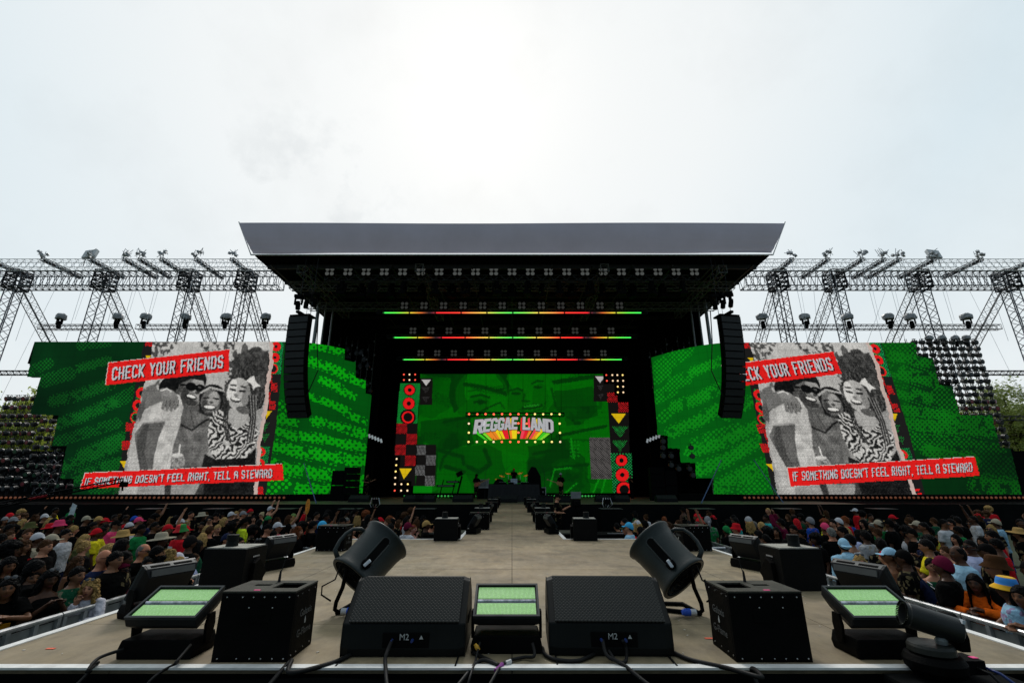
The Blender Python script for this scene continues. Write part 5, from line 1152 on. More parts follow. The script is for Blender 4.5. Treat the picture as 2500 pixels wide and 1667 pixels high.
# ---- big tilted drum blowers on bent tube stands
def blower(label, p, s_):
    t = thing('drum_blower', label, 'fan blower', p, 0)
    ax = Vector((s_ * .50, .55, .67)).normalized(); cen = Vector((0, 0, .445))
    xa = Vector((s_, 0, 0)); xa = (xa - ax * xa.dot(ax)).normalized(); ya = ax.cross(xa)
    Mx = Matrix((xa, ya, ax)).transposed().to_4x4(); Mx.translation = cen
    mb = MB(); n = 48
    mb.lathe([(.205, -.225), (.232, -.23), (.238, -.215), (.224, -.19), (.207, -.12), (.206, 0), (.214, .12), (.226, .19), (.236, .20), (.240, .215), (.232, .225), (.215, .222), (.20, .10), (.18, -.05), (.19, -.225)], Mx, n, cap=False)
    mb.build('drum', DRUM, t, smooth=True)
    for i, r_ in enumerate((.165, .12, .075, .035)):
        mb = MB(); mb.tube([(r_ * math.cos(a), r_ * math.sin(a), -.222) for a in [2 * PI * k / 28 for k in range(29)]], .005, 5); 
        if i == 0:
            for k in range(6): mb.bar((.02 * math.cos(k), .02 * math.sin(k), -.215), (.205 * math.cos(k * PI / 3), .205 * math.sin(k * PI / 3), -.215), .004, 5)
        mb.v = [tuple(Mx @ Vector(v)) for v in mb.v]; mb.build('intake_guard', BLK, t)
    mb = MB(); mb.lathe([(.05, -.14), (.06, -.02), (.04, .05)], Mx, 16)
    for k in range(7):
        a = 2 * PI * k / 7; mb.box(Mx @ Vector((.12 * math.cos(a), .12 * math.sin(a), -.05)), (.14, .06, .008), (Mx.to_3x3() @ (Matrix.Rotation(a, 3, 'Z') @ Matrix.Rotation(R(32), 3, 'X'))))
    mb.build('impeller', BLKM, t)
    # D handle on the outer side
    up = Mx.to_3x3()
    def L_(x, y, z): return Mx @ Vector((x, y, z))
    mb = MB(); mb.tube([L_(x_, y_ * s_, z_) for x_, y_, z_ in ((-.165, -.10, .13), (-.215, -.13, .12), (-.262, -.155, .07), (-.275, -.165, .0), (-.272, -.16, -.08), (-.25, -.145, -.16), (-.19, -.11, -.19))], [.020, .018, .017, .017, .018, .020, .024], 10); mb.build('handle', DRUM, t, smooth=True)
    # long recess and silver knob facing the camera side
    a = R(-58) * s_; ex = math.cos(a) * .205; ey = math.sin(a) * .205
    Rm = up @ Matrix.Rotation(a + R(90), 3, 'Z')
    mb = MB()
    M2 = Matrix.Translation(L_(ex, ey, .03)) @ Rm.to_4x4()
    pr = [(.036 * math.cos(q), .085 + .036 * math.sin(q)) for q in [PI * k / 8 for k in range(9)]] + [(.036 * math.cos(q), -.12 + .036 * math.sin(q)) for q in [PI + PI * k / 8 for k in range(9)]]
    MF = M2 @ Matrix(((1, 0, 0, 0), (0, 0, -1, 0), (0, 1, 0, 0), (0, 0, 0, 1)))
    mb.prism(pr, .014, MF); mb.build('recess', BLKM, t)
    mb = MB(); ring = [MF @ Vector((x * 1.06, y * 1.02, .010)) for x, y in pr]; mb.tube(ring + [ring[0]], .007, 6); mb.build('recess_rim', DRUM, t, smooth=True)
    mb = MB(); mb.lathe([(.042, 0), (.042, .03), (.03, .035)], Matrix.Translation(L_(ex, ey, -.13)) @ Rm.to_4x4() @ MY, 14); mb.build('pivot', BLK, t)
    mb = MB(); kc = L_(ex * 1.22, ey * 1.22, -.13); mb.box(kc, (.03, .022, .075), Rm @ Matrix.Rotation(R(8), 3, 'Y')); mb.build('clamp_knob', SILV, t, bevel=.009)
    # bent tube stand
    mb = MB(); ox = -s_
    mb.tube([L_(-.06, -.14 * s_, -.18), (ox * .20, -.10, .22), (ox * .245, -.10, .10), (ox * .25, -.10, .045), (ox * .225, -.09, .022), (ox * .15, -.06, .018), (s_ * .16, .1, .018), (s_ * .25, .12, .018)], .018, 10); mb.tube([(ox * .23, -.1, .018), (ox * .2, .25, .018), (s_ * .2, .3, .018)], .018, 8)
    mb.build('stand', BLK, t, smooth=True)
    mb = MB(); mb.tube([L_(-.15, -.12 * s_, -.15), (ox * .24, -.2, .3), (ox * .34, -.22, .25), (ox * .345, -.2, .18), (ox * .28, -.14, .12)], .007, 6); mb.build('cable', RUB, t, smooth=True)
    mb = MB(); q = Vector((ox * .17, -.16, .045)); mb.lathe([(.026, 0), (.026, .05)], Matrix.Translation(q) @ Matrix.Rotation(R(90) * s_, 4, 'Y'), 14); mb.lathe([(.030, .05), (.030, .10), (.02, .12)], Matrix.Translation(q) @ Matrix.Rotation(R(90) * s_, 4, 'Y'), 14, 1); mb.build('power_plug', [mat('plug_white', (.7, .7, .72), .4), mat('plug_blue', (.02, .10, .62), .4)], t, smooth=False)
    t.scale = (.96,) * 3
    return t
b = onz(815, 1509, DECK)
blower('big charcoal drum blower leaning right behind the left wedge monitor', (-1.26, 4.45, DECK), 1)
blower('big charcoal drum blower leaning left behind the right wedge monitor', (1.36, 4.42, DECK), -1)
# ---- dark moving head, front right
mh = thing('moving_head', 'black moving head light lying low at the front right corner', 'moving light', (2.47, 3.10, DECK + .012), R(0)); mh.scale = (.70,) * 3
mb = MB(); mb.lathe([(.17, -.01), (.205, .03), (.215, .09), (.19, .13), (.08, .14)], None, 40); mb.box((.22, .03, .05), (.28, .2, .10)); mb.build('base', BLK, mh, bevel=0)
mb = MB(); mb.lathe([(.155, .141), (.165, .15), (.162, .19), (.15, .21), (.05, .212)], None, 40); mb.build('turntable', mat('turntable_paint', (.018, .019, .016), .45, spec=.25), mh, smooth=False)
mb = MB(); mb.prism([(-.11, 0), (.11, 0), (.125, .10), (.10, .22), (.04, .27), (-.04, .27), (-.10, .22), (-.125, .10)], .08, Matrix.Translation((.16, 0, .17)) @ Matrix.Rotation(R(90), 4, 'Z') @ MY); mb.build('yoke', BLK, mh, bevel=.012)
hM = Matrix.Translation((.03, -.02, .37)) @ Matrix.Rotation(R(-18), 4, 'Z') @ Matrix.Rotation(R(-74), 4, 'Y')
mb = MB(); mb.lathe([(.085, -.20), (.098, -.19), (.10, .16), (.095, .165), (.095, .19), (.08, .19), (.07, .10)], hM, 40, cap=True); mb.build('lamp_head', mat('head_paint', (.015, .016, .0155), .42, spec=.3, bump=.08, bscale=80), mh, smooth=False)
mb = MB()
for k in range(40): a = 2 * PI * k / 40; mb.box(hM @ Vector((.096 * math.cos(a), .096 * math.sin(a), .196)), (.007, .010, .016), hM.to_3x3() @ Matrix.Rotation(a, 3, 'Z'))
mb.build('serrated_rim', BLK, mh)
mb = MB(); mb.box(hM @ Vector((.085, -.055, -.185)), (.03, .05, .02), hM.to_3x3()); mb.build('label_plate', mat('plate_white', (.5, .55, .6), .4), mh)
mb = MB(); mb.box((.335, .0, .104), (.05, .045, .004)); mb.build('pink_sticker', PINK, mh)
mb = MB(); mb.lathe([(.04, 0), (.045, .03), (.03, .05)], Matrix.Translation((.06, -.05, .215)), 14); mb.build('pan_lock', mat('lock_grey', (.16, .18, .18), .4), mh)
for k, (x, c_) in enumerate(((.28, RUB), (.36, mat('blue_connector', (.015, .035, .16), .4)))):
    mb = MB(); mb.tube([(x, -.06, .05), (x + .02, -.16, .04), (x + .06 + k * .05, -.22, -.05), (x + .08 + k * .1, -.25, -.25)], .011, 8); mb.build('cable', c_, mh, smooth=True)
t = thing('support_box', 'black cloth covered box under the moving head in front of the stage edge', 'box', (2.47, 2.98, 0)); mb = MB(); mb.box((.1, 0, (DECK - .02) / 2), (.72, .42, DECK - .02)); mb.build('body', BLKCLOTH, t, bevel=.02)
# ---- cables on and over the front edge
def cable(name, label, pts, r, m=None, cat='cable', steps=8):
    P = [Vector(p) for p in pts]; out_ = []
    for i in range(len(P) - 1):
        p0 = P[max(i - 1, 0)]; p1 = P[i]; p2 = P[i + 1]; p3 = P[min(i + 2, len(P) - 1)]
        for k in range(steps):
            t = k / steps; out_.append(.5 * ((2 * p1) + (p2 - p0) * t + (2 * p0 - 5 * p1 + 4 * p2 - p3) * t * t + (3 * p1 - p0 - 3 * p2 + p3) * t ** 3))
    out_.append(P[-1]); mb = MB(); mb.tube(out_, r, 8); return tag(mb.build(name, m or RUB, smooth=True), label, cat)
zc = DECK + .014; fy = Y0 - .22
wx, wy = WL.x, WL.y
c1 = cable('power_cable', 'black cable looping from the left wedge monitor, with an orange tag', [(wx - .065, wy - .03, DECK + .10), (wx - .07, wy - .12, DECK + .06), (wx - .06, Y0 - .03, DECK + .02), (wx + .03, fy, DECK - .07), (wx + .2, fy - .02, DECK - .10), (wx + .36, fy + .02, DECK - .06), (wx + .5, Y0 + .04, zc), (wx + .62, 3.2, zc), (SP.x - .22, 3.42, zc)], .012)
mb = MB(); mb.tube([(wx + .24, fy - .02, DECK - .097), (wx + .31, fy, DECK - .078), (wx + .37, fy + .02, DECK - .055)], .016, 10); mb.build('orange_tag', TAPE, c1, smooth=True)
mb = MB(); mb.box((wx + .11, fy - .035, DECK - .10), (.075, .004, .055)); mb.build('white_label', mat('label_white', (.55, .56, .5), .6), c1)
cable('power_cable', 'black cable running along the deck between the flame box and the left wedge monitor', [(-1.55, 2.78, DECK - .30), (-1.40, 2.84, DECK - .10), (-1.36, Y0 + .02, zc + .004), (-1.28, 3.08, zc), (-1.08, 3.26, zc), (wx - .30, 3.5, zc)], .013)
c2 = cable('data_cable', 'black cable with purple and white tape from the middle light panel over the edge', [(SP.x + .17, SP.y - .02, DECK + .075), (SP.x + .175, SP.y - .1, DECK + .03), (SP.x + .10, Y0 + .10, zc), (SP.x - .02, Y0 - .01, DECK + .012), (SP.x - .12, fy, DECK - .06), (SP.x - .24, fy + .02, DECK - .16), (SP.x - .28, fy + .03, DECK - .4)], .010)
mb = MB(); mb.tube([(SP.x - .02, Y0 - .012, DECK + .015), (SP.x - .06, Y0 - .06, DECK - .005)], .013, 8); mb.build('purple_tape', mat('tape_purple', (.30, .04, .30), .5), c2)
mb = MB(); mb.tube([(SP.x + .03, Y0 + .02, DECK + .02), (SP.x - .0, Y0 - .001, DECK + .016)], .013, 8); mb.build('white_tape', mat('tape_white', (.6, .6, .58), .5), c2)
c3 = cable('data_cable', 'thin black cable with yellow connector from the middle light panel', [(SP.x - .17, SP.y - .02, DECK + .08), (SP.x - .18, SP.y - .08, DECK + .05), (SP.x - .19, Y0 + .03, zc), (SP.x - .21, fy + .05, DECK - .02), (SP.x - .26, fy, DECK - .22)], .007)
mb = MB(); mb.lathe([(.012, 0), (.014, .02), (.010, .04)], Matrix.Translation((SP.x - .175, SP.y - .06, DECK + .05)) @ Matrix.Rotation(R(-35), 4, 'Y'), 10); mb.build('yellow_plug', mat('plug_yellow', (.65, .35, .03), .4), c3)
cable('power_cable', 'black cable curling on the deck between the middle light panel and the right wedge monitor', [(SP.x + .24, SP.y + .1, zc), (SP.x + .25, Y0 + .15, zc), (SP.x + .32, Y0 + .06, zc), (SP.x + .45, Y0 + .05, zc), (WR.x - .08, Y0 + .2, zc)], .012)
cable('power_cable', 'black cable hanging from the right wedge monitor over the front edge', [(WR.x - .06, WR.y - .03, DECK + .10), (WR.x - .05, Y0 + .05, DECK + .04), (WR.x + .03, Y0 - .02, DECK + .015), (WR.x + .20, fy, DECK - .06), (WR.x + .4, fy, DECK - .07), (WR.x + .62, fy + .02, DECK - .03)], .012)
cable('power_cable', 'short black cable loop at the connector plate of the right wedge monitor', [(WR.x + .07, WR.y - .03, DECK + .10), (WR.x + .09, Y0 + .14, DECK + .05), (WR.x + .06, Y0 + .04, zc), (WR.x + .0, Y0 + .03, zc + .003), (WR.x - .03, Y0 + .1, DECK + .05)], .011)
cable('power_cable', 'long black cable from behind the right wedge monitor over the front edge', [(1.02, 3.5, zc), (1.10, 3.3, zc), (1.28, 3.15, zc), (1.40, 3.0, zc + .004), (1.43, Y0 - .05, DECK - .01), (1.45, fy, DECK - .25), (1.46, fy, DECK - .6)], .013)
cable('power_cable', 'coiled black cable hanging beside the right drum blower stand', [(1.60, 4.2, DECK + .30), (1.605, 4.18, DECK + .22), (1.61, 4.12, DECK + .1), (1.64, 4.05, zc + .01), (1.71, 4.0, zc), (1.70, 3.9, zc), (1.63, 3.95, zc), (1.61, 4.05, DECK + .08), (1.62, 4.06, DECK + .14), (1.67, 3.98, DECK + .06), (1.72, 3.92, zc)], .009)
cable('power_cable', 'thin black cable hanging from the front left light panel over the edge', [(-2.02, 3.3, DECK + .09), (-2.0, 3.15, DECK + .04), (-2.04, Y0, DECK + .016), (-2.08, fy + .05, DECK - .04), (-2.1, fy, DECK - .3)], .008)
cable('power_cable', 'bundle of black cable at the left foot of the front left light panel', [(-2.45, 3.32, DECK + .06), (-2.5, 3.2, DECK + .05), (-2.47, 3.1, zc), (-2.52, Y0, DECK + .015), (-2.53, fy + .05, DECK - .1)], .010)
# ---- floor marks: flat tape and bits of confetti
for (px, py, m, w_, d_, lab) in ((124, 1582, TAPE, .055, .022, 'orange tape mark on the deck near the left front corner'), (1734, 1557, TAPE, .075, .028, 'orange tape mark on the deck beside the right flame box'), (2353, 1570, TAPE, .06, .022, 'orange tape mark on the deck near the right front corner')):
    p = onz(px, py, DECK + .003); mb = MB(); mb.box((0, 0, 0), (w_, d_, .002)); tag(mb.build('tape_mark', m, loc=p), lab, 'tape mark')
rr = random.Random(12); mb = MB()
for k in range(150):
    x, y = rr.uniform(-3.3, 3.3), Y0 + .2 + 6.6 * rr.random() ** 1.4
    mb.box((x, y, DECK + .003), (rr.uniform(.006, .022), rr.uniform(.004, .012), .002), Matrix.Rotation(rr.uniform(0, 3), 3, 'Z'))
tag(mb.build('litter_specks', mat('paper_bits', (.55, .52, .46), .8)), 'small pale paper specks scattered over the thrust stage', 'litter', kind='stuff')
# red gas bottle and white crate in the gutter behind the deck
t = thing('gas_bottle', 'red gas bottle standing behind the back left edge of the deck', 'gas bottle', (-1.32, 10.5, .55)); mb = MB()
mb.lathe([(.10, 0), (.115, .02), (.115, 1.05), (.09, 1.12), (.05, 1.14)], None, 24); mb.build('body', mat('bottle_red', (.62, .02, .02), .4), t, smooth=False)
mb = MB(); mb.lathe([(.075, 1.14), (.078, 1.30), (.07, 1.30), (.068, 1.14)], None, 20, cap=False); mb.build('collar', mat('bottle_red', (.62, .02, .02), .4), t); mb = MB(); mb.lathe([(.03, 1.14), (.03, 1.24)], None, 10); mb.build('valve', SILV, t)
for X, lab, cl in ((-1.02, 'red plastic panel standing behind the left nozzle box', (.62, .04, .03)), (1.17, 'red plastic panel standing behind the right nozzle box', (.62, .06, .03))):
    pass
t = thing('equipment_case', 'white framed equipment case in the gutter behind the back right deck edge', 'case', (1.36, 10.5, .95)); mb = MB()
mb.box((0, 0, .2), (.36, .3, .45)); mb.build('shell', BLK, t, bevel=.02); mb = MB()
for x0, x1, z0, z1 in ((-.17, .17, .40, .43), (-.17, .17, .02, .05), (-.17, -.14, .05, .40), (.14, .17, .05, .40)): mb.box(((x0 + x1) / 2, -.158, (z0 + z1) / 2), (x1 - x0, .012, z1 - z0))
mb.box((0, -.155, .22), (.16, .006, .12)); mb.build('white_frame', mat('case_white', (.6, .62, .64), .4), t)
for X, lab in ((-1.75, 'low dark road case in the gutter left of the runway'), (1.6, 'low dark road case in the gutter right of the runway')):
    t = thing('road_case', lab, 'case', (X, 13.0, 0)); mb = MB(); mb.box((0, 0, .72), (1.0, .8, 1.42)); mb.build('shell', BLKM, t, bevel=.02); mb = MB(); mb.box((0, 0, 1.45), (1.02, .82, .03)); mb.build('lid', mat('case_lid', (.04, .042, .03), .6), t)
t = thing('road_case', 'large black road case in front of the camera operator right of the runway', 'case', (2.55, 12.9, 0)); mb = MB(); mb.box((0, 0, .72), (1.25, .8, 1.44)); mb.build('shell', BLKM, t, bevel=.02); mb = MB(); mb.box((.2, -.3, 1.46), (.6, .06, .02)); mb.build('handle_strip', ALU, t)
# ---- crowd barriers
def barrier(label, p, rz, ln=1.2):
    t = thing('crowd_barrier', label, 'crowd barrier', p, rz); mb = MB()
    mb.bar((-ln / 2, 0, 1.17), (ln / 2, 0, 1.17), .032, 12); mb.build('top_rail', ALU, t)
    mb = MB(); mb.box((0, .015, .66), (ln - .05, .012, .92)); mb.build('panel', mat('barrier_panel', (.25, .26, .25), .5, .3, noise=.35, scale=5), t)
    mb = MB()
    for x in (-ln / 2 + .03, -ln / 4, 0, ln / 4, ln / 2 - .03): mb.box((x, -.012, .66), (.045, .04, .98))
    for z in (.2, .95): mb.box((0, -.02, z), (ln - .04, .03, .05))
    mb.build('rib', mat('barrier_rib', (.32, .33, .33), .45, .4, noise=.3), t)
    mb = MB(); mb.box((0, -.5, .12), (ln - .06, .9, .03)); mb.build('tread_plate', ALU, t)
    mb = MB()
    for x in (-ln / 2 + .05, ln / 2 - .05): mb.bar((x, 0, .95), (x, -.8, .15), .02, 6)
    mb.build('strut', ALU, t)
    mb = MB(); mb.box((-ln / 2 + .1, -.05, .62), (.16, .03, .03)); mb.box((-ln / 2 + .02, -.05, .5), (.06, .03, .09)); mb.build('latch', SILV, t)
    return t
k = 0
first = None
for s_ in (-1, 1):
    for i in range(11):
        p = (s_ * 5.35, 4.3 + i * 1.215, 0)
        if first is None: first = barrier('aluminium crowd barrier section along the left side of the thrust stage', p, R(90) * -s_ * -1, 1.2); first.rotation_euler = (0, 0, R(90)); first['group'] = 'barriers left of the thrust stage'
        else: dup(first, p, rz=R(90) if s_ < 0 else R(-90), label=f'aluminium crowd barrier section along the {SIDEN[s_]} side of the thrust stage', group=f'barriers {SIDEN[s_]} of the thrust stage')
    for i in range(2):
        dup(first, (s_ * (4.6 - i * 1.215), 12.1, 0), rz=0, label=f'aluminium crowd barrier section behind the deck on the {SIDEN[s_]} of the runway', group=f'barriers behind the deck, {SIDEN[s_]} side')
# ================================================================== PEOPLE
SKIN = mat('skin', obj=True, rough=.5, noise=.08, scale=9, spec=.2); CLOTH = mat('clothing', obj=True, rough=.9, noise=.16, scale=5, bump=.5, bscale=11, spec=.04)
HAIR = mat('hair', obj=True, rough=.55, noise=.45, scale=28, bump=.9, bscale=60, spec=.06); HATM = mat('hat_cloth', obj=True, rough=.85, noise=.12, scale=8, bump=.3, bscale=40, spec=.05)
def clothing_pattern():
    t = CLOTH.node_tree; L = t.links.new; b = t.nodes['Principled BSDF']; src = b.inputs['Base Color'].links[0].from_socket
    oi = t.nodes.new('ShaderNodeObjectInfo'); co = t.nodes.new('ShaderNodeTexCoord'); v = t.nodes.new('ShaderNodeTexNoise'); v.noise_dimensions = '4D'; v.inputs['Scale'].default_value = 13; v.inputs['Detail'].default_value = 1; L(co.outputs['Object'], v.inputs['Vector'])
    k = t.nodes.new('ShaderNodeMath'); k.operation = 'MULTIPLY'; k.inputs[1].default_value = 40; L(oi.outputs['Random'], k.inputs[0]); L(k.outputs[0], v.inputs['W'])
    g1 = t.nodes.new('ShaderNodeMath'); g1.operation = 'GREATER_THAN'; g1.inputs[1].default_value = .58; L(v.outputs[0], g1.inputs[0])
    g2 = t.nodes.new('ShaderNodeMath'); g2.operation = 'GREATER_THAN'; g2.inputs[1].default_value = .74; L(oi.outputs['Random'], g2.inputs[0])
    m = t.nodes.new('ShaderNodeMath'); m.operation = 'MULTIPLY'; L(g1.outputs[0], m.inputs[0]); L(g2.outputs[0], m.inputs[1])
    hs = t.nodes.new('ShaderNodeHueSaturation'); hs.inputs['Hue'].default_value = .62; hs.inputs['Value'].default_value = .55; ad = t.nodes.new('ShaderNodeMix'); ad.data_type = 'RGBA'; ad.blend_type = 'ADD'; ad.inputs[0].default_value = 1; ad.inputs[7].default_value = (.13, .10, .05, 1)
    L(src, hs.inputs['Color']); L(hs.outputs[0], ad.inputs[6]); mx_ = t.nodes.new('ShaderNodeMix'); mx_.data_type = 'RGBA'; L(m.outputs[0], mx_.inputs[0]); L(src, mx_.inputs[6]); L(ad.outputs[2], mx_.inputs[7]); L(mx_.outputs[2], b.inputs['Base Color'])
    for n in t.nodes:
        if n.type == 'BUMP': n.inputs['Strength'].default_value = .9; n.inputs['Distance'].default_value = .045
clothing_pattern()
EYE = mat('eye_dark', (.012, .010, .009), .3); LIP = mat('lip', (.16, .045, .04), .5); SGL = mat('sunglass_lens', (.008, .008, .010), .12, spec=.8)
JOG, JOY, JOR = mat('hat_green', (.01, .20, .03), .85), mat('hat_yellow', (.70, .38, .01), .85), mat('hat_red', (.55, .01, .015), .85); JOB = mat('hat_blue', (.03, .22, .60), .85)
def head_mesh(mb, M, n=30, m=24):
    vs = []
    for j in range(m + 1):
        ph = PI * j / m - PI / 2
        for i in range(n):
            th = 2 * PI * i / n
            x = math.cos(ph) * math.sin(th); y = -math.cos(ph) * math.cos(th); z = math.sin(ph)
            X, Y, Z = x * .074, y * .094, z * .116
            if Z < -.01: k = min(1, (-.01 - Z) / .10); X *= 1 - .36 * k; Y = Y * (1 - .22 * k) - .012 * k
            if y < 0:
                f = -y
                g = lambda cx, cz, s1, s2: math.exp(-((X - cx) / s1) ** 2 - ((Z - cz) / s2) ** 2)
                Y -= f * (.022 * g(0, -.022, .012, .020) + .010 * g(0, .0, .009, .018) + .007 * g(0, -.060, .022, .010) + .008 * g(0, -.095, .024, .016) + .006 * g(0, .034, .05, .012) - .010 * (g(.031, .010, .017, .012) + g(-.031, .010, .017, .012)) + .004 * (g(.045, -.025, .02, .02) + g(-.045, -.025, .02, .02)))
            vs.append(M @ Vector((X, Y, Z)))
    mb.add(vs, [(j * n + i, j * n + (i + 1) % n, (j + 1) * n + (i + 1) % n, (j + 1) * n + i) for j in range(m) for i in range(n)])
    for s in (-1, 1): mb.lathe([(.001, -.028), (.014, -.02), (.019, .0), (.016, .018), (.001, .028)], M @ Matrix.Translation((s * .075, .012, -.005)) @ Matrix.Scale(.45, 4, (1, 0, 0)), 10, cap=False)
POSES = dict(
    stand=dict(R=((-.05, .02, -.28), (.0, -.07, -.24)), L=((.05, .02, -.28), (0, -.07, -.24))),
    phone=dict(R=((-.05, -.13, -.23), (.11, -.19, .14)), L=((.05, -.13, -.23), (-.11, -.19, .14)), nod=8),
    lean=dict(R=((-.11, -.20, -.15), (.17, -.16, .03)), L=((.11, -.20, -.15), (-.19, -.12, .06)), lean=24, nod=-14),
    raise_=dict(R=((-.08, -.06, .26), (.03, -.07, .24)), L=((.06, 0, -.28), (-.02, -.12, -.21)), nod=-6),
    up=dict(R=((-.09, -.13, .18), (.06, -.06, .25)), L=((.09, -.13, .18), (-.06, -.06, .25)), nod=-6),
    clap=dict(R=((-.08, -.12, -.23), (.14, -.15, .17)), L=((.08, -.12, -.23), (-.14, -.15, .17)), nod=8),
    point=dict(R=((-.26, -.10, .03), (-.23, -.10, .02)), L=((.05, .02, -.28), (0, -.07, -.24))),
    chin=dict(R=((-.05, -.19, -.20), (.12, -.03, .23)), L=((.08, -.12, -.23), (-.20, -.12, .03)), lean=14, nod=-8),
    guitar=dict(R=((-.12, .0, -.25), (.16, -.19, -.01)), L=((.15, -.10, -.20), (.13, -.18, .10)), nod=12),
    seat=dict(R=((-.10, -.10, -.24), (.08, -.22, .02)), L=((.10, -.10, -.24), (-.08, -.22, .02)), nod=10),
)
TPL = {}
def remesh(mb, vox, name, mats, smooth=4):
    o = mb.build(name, mats); md = o.modifiers.new('r', 'REMESH'); md.mode = 'VOXEL'; md.voxel_size = vox; md.use_smooth_shade = True
    if smooth: s = o.modifiers.new('s', 'SMOOTH'); s.iterations = smooth; s.factor = .5
    dg = bpy.context.evaluated_depsgraph_get(); me = bpy.data.meshes.new_from_object(o.evaluated_get(dg)); bpy.data.objects.remove(o)
    me.polygons.foreach_set('use_smooth', [True] * len(me.polygons))
    return me
def rings(mb, st, T, n=20):
    vs = []
    for z, rx, ry, cy in st:
        for k in range(n):
            t = 2 * PI * k / n; c, s = math.cos(t), math.sin(t); p = .85
            vs.append(T(Vector((rx * math.copysign(abs(c) ** p, c), cy + ry * math.copysign(abs(s) ** p, s), z))))
    N = len(st); mb.add(vs, [(i * n + k, i * n + (k + 1) % n, (i + 1) * n + (k + 1) % n, (i + 1) * n + k) for i in range(N - 1) for k in range(n)] + [tuple(range(n - 1, -1, -1)), tuple(range((N - 1) * n, N * n))])
def torso_st(f, g=0.0):
    if f: s = [(.80, .155, .105, 0), (.88, .175, .12, .01), (.97, .155, .108, .005), (1.07, .128, .09, 0), (1.16, .135, .095, -.005), (1.26, .15, .115, -.02), (1.33, .155, .105, -.012), (1.39, .150, .085, 0), (1.44, .10, .065, .006), (1.475, .055, .052, .008)]
    else: s = [(.80, .15, .105, 0), (.88, .168, .118, .005), (.97, .155, .11, 0), (1.07, .15, .105, 0), (1.18, .158, .112, -.004), (1.28, .170, .118, -.006), (1.36, .174, .108, 0), (1.41, .158, .088, .004), (1.455, .105, .068, .008), (1.49, .062, .058, .008)]
    return [(z, rx + g, ry + g, cy) for z, rx, ry, cy in s]
def template(pose, f):
    key = (pose, f)
    if key in TPL: return TPL[key]
    P = POSES[pose]; ln = R(P.get('lean', 0)); base = Vector((0, 0, .93)); RX_ = Matrix.Rotation(ln, 3, 'X')
    def T(v):
        if v.z <= .93: return v
        k = min(1, (v.z - .93) / .35); return base + Matrix.Rotation(ln * (.45 + .55 * k), 3, 'X') @ (v - base)
    sh = .152 if f else .172; hz = 1.585
    neck = T(Vector((0, .008, 1.47))); hM = Matrix.Translation(T(Vector((0, -.012, hz + .018)))) @ Matrix.Rotation(ln * .6 + R(P.get('nod', 0)), 4, 'X')
    mb = MB(); rings(mb, torso_st(f), T); hc = hM.translation
    mb.tube([neck - Vector((0, -.004, .05)), neck + (hc - neck) * .35, hc - Vector((0, -.015, .05))], [.062, .052 if f else .060, .052], 14)
    head_mesh(mb, hM)
    seat = pose == 'seat'
    legs = {}
    for s in (-1, 1):
        hip = Vector((s * .085, 0, .88)); kn = Vector((s * .10, -.015, .49)); an = Vector((s * .105, .015, .09))
        if seat: kn = Vector((s * .13, -.40, .86)); an = Vector((s * .13, -.42, .46))
        legs[s] = (hip, kn, an)
        mb.tube([hip, hip + (kn - hip) * .45, kn, kn + (an - kn) * .35, an], [.09, .08, .056, .056, .038], 14)
        mb.tube([an + Vector((0, .03, -.04)), an + Vector((0, -.05, -.055)), an + Vector((s * .02, -.15, -.068))], [.038, .038, .026], 10)
    arms = {}
    for s, nm in ((-1, 'R'), (1, 'L')):
        a, b = P[nm]; S = T(Vector((s * (sh - .012), .005, 1.395))); E = S + Vector(a); Wp = E + Vector(b); arms[s] = (S, E, Wp)
        k = .88 if f else 1
        mb.tube([S + Vector((-s * .05, 0, .0)), S, S + (E - S) * .5, E, E + (Wp - E) * .35, Wp], [.05 * k, .054 * k, .046 * k, .037 * k, .038 * k, .025 * k], 12)
        d = (Wp - E).normalized(); side = d.cross(Vector((0, 0, 1)) if abs(d.z) < .8 else Vector((0, 1, 0))).normalized(); nn = side.cross(d)
        mb.tube([Wp - d * .01, Wp + d * .035, Wp + d * .085], [.026, (.033, .020), .030], 10)
        for q, (o_, l_) in enumerate(((-.027, .062), (-.009, .075), (.009, .070), (.026, .055))):
            p0 = Wp + d * .075 + side * o_; cu = -nn if nn.z > 0 else nn
            mb.tube([p0, p0 + d * l_ * .5 + cu * .006 + side * o_ * .25, p0 + d * l_ * .9 + cu * .022 + side * o_ * .3], [.0105, .010, .008], 7)
        p0 = Wp + d * .025 - side * .022 * s; mb.tube([p0, p0 - side * .028 * s + d * .025, p0 - side * .034 * s + d * .055], [.0125, .011, .009], 7)
    me = remesh(mb, .0088, 'body', [SKIN, EYE, LIP], 3)
    inv = hM.inverted(); nv = len(me.polygons); ce = np.empty(nv * 3); me.polygons.foreach_get('center', ce); ce = ce.reshape(-1, 3)
    A = np.array(inv); l = ce @ A[:3, :3].T + A[:3, 3]
    mi = np.zeros(nv, np.int32); fr = l[:, 1] < -.05
    for sx in (-1, 1):
        mi[fr & ((((l[:, 0] - sx * .031) / .0165) ** 2 + ((l[:, 2] - .010) / .0085) ** 2) < 1)] = 1
        mi[fr & (np.abs(l[:, 0] - sx * .032) < .019) & (np.abs(l[:, 2] - .032 + np.abs(l[:, 0] - sx * .03) * .15) < .0045)] = 1
    mi[fr & (((l[:, 0] / .026) ** 2 + ((l[:, 2] + .059) / .011) ** 2) < 1)] = 2
    me.polygons.foreach_set('material_index', mi)
    top = max((v.co.z for v in me.vertices if abs(v.co.x - hc.x) < .09 and abs(v.co.y - hc.y) < .12))
    t = dict(body=me, head=hM, T=T, arms=arms, legs=legs, f=f, top=top, cl={}, hc=hc)
    TPL[key] = t; return t
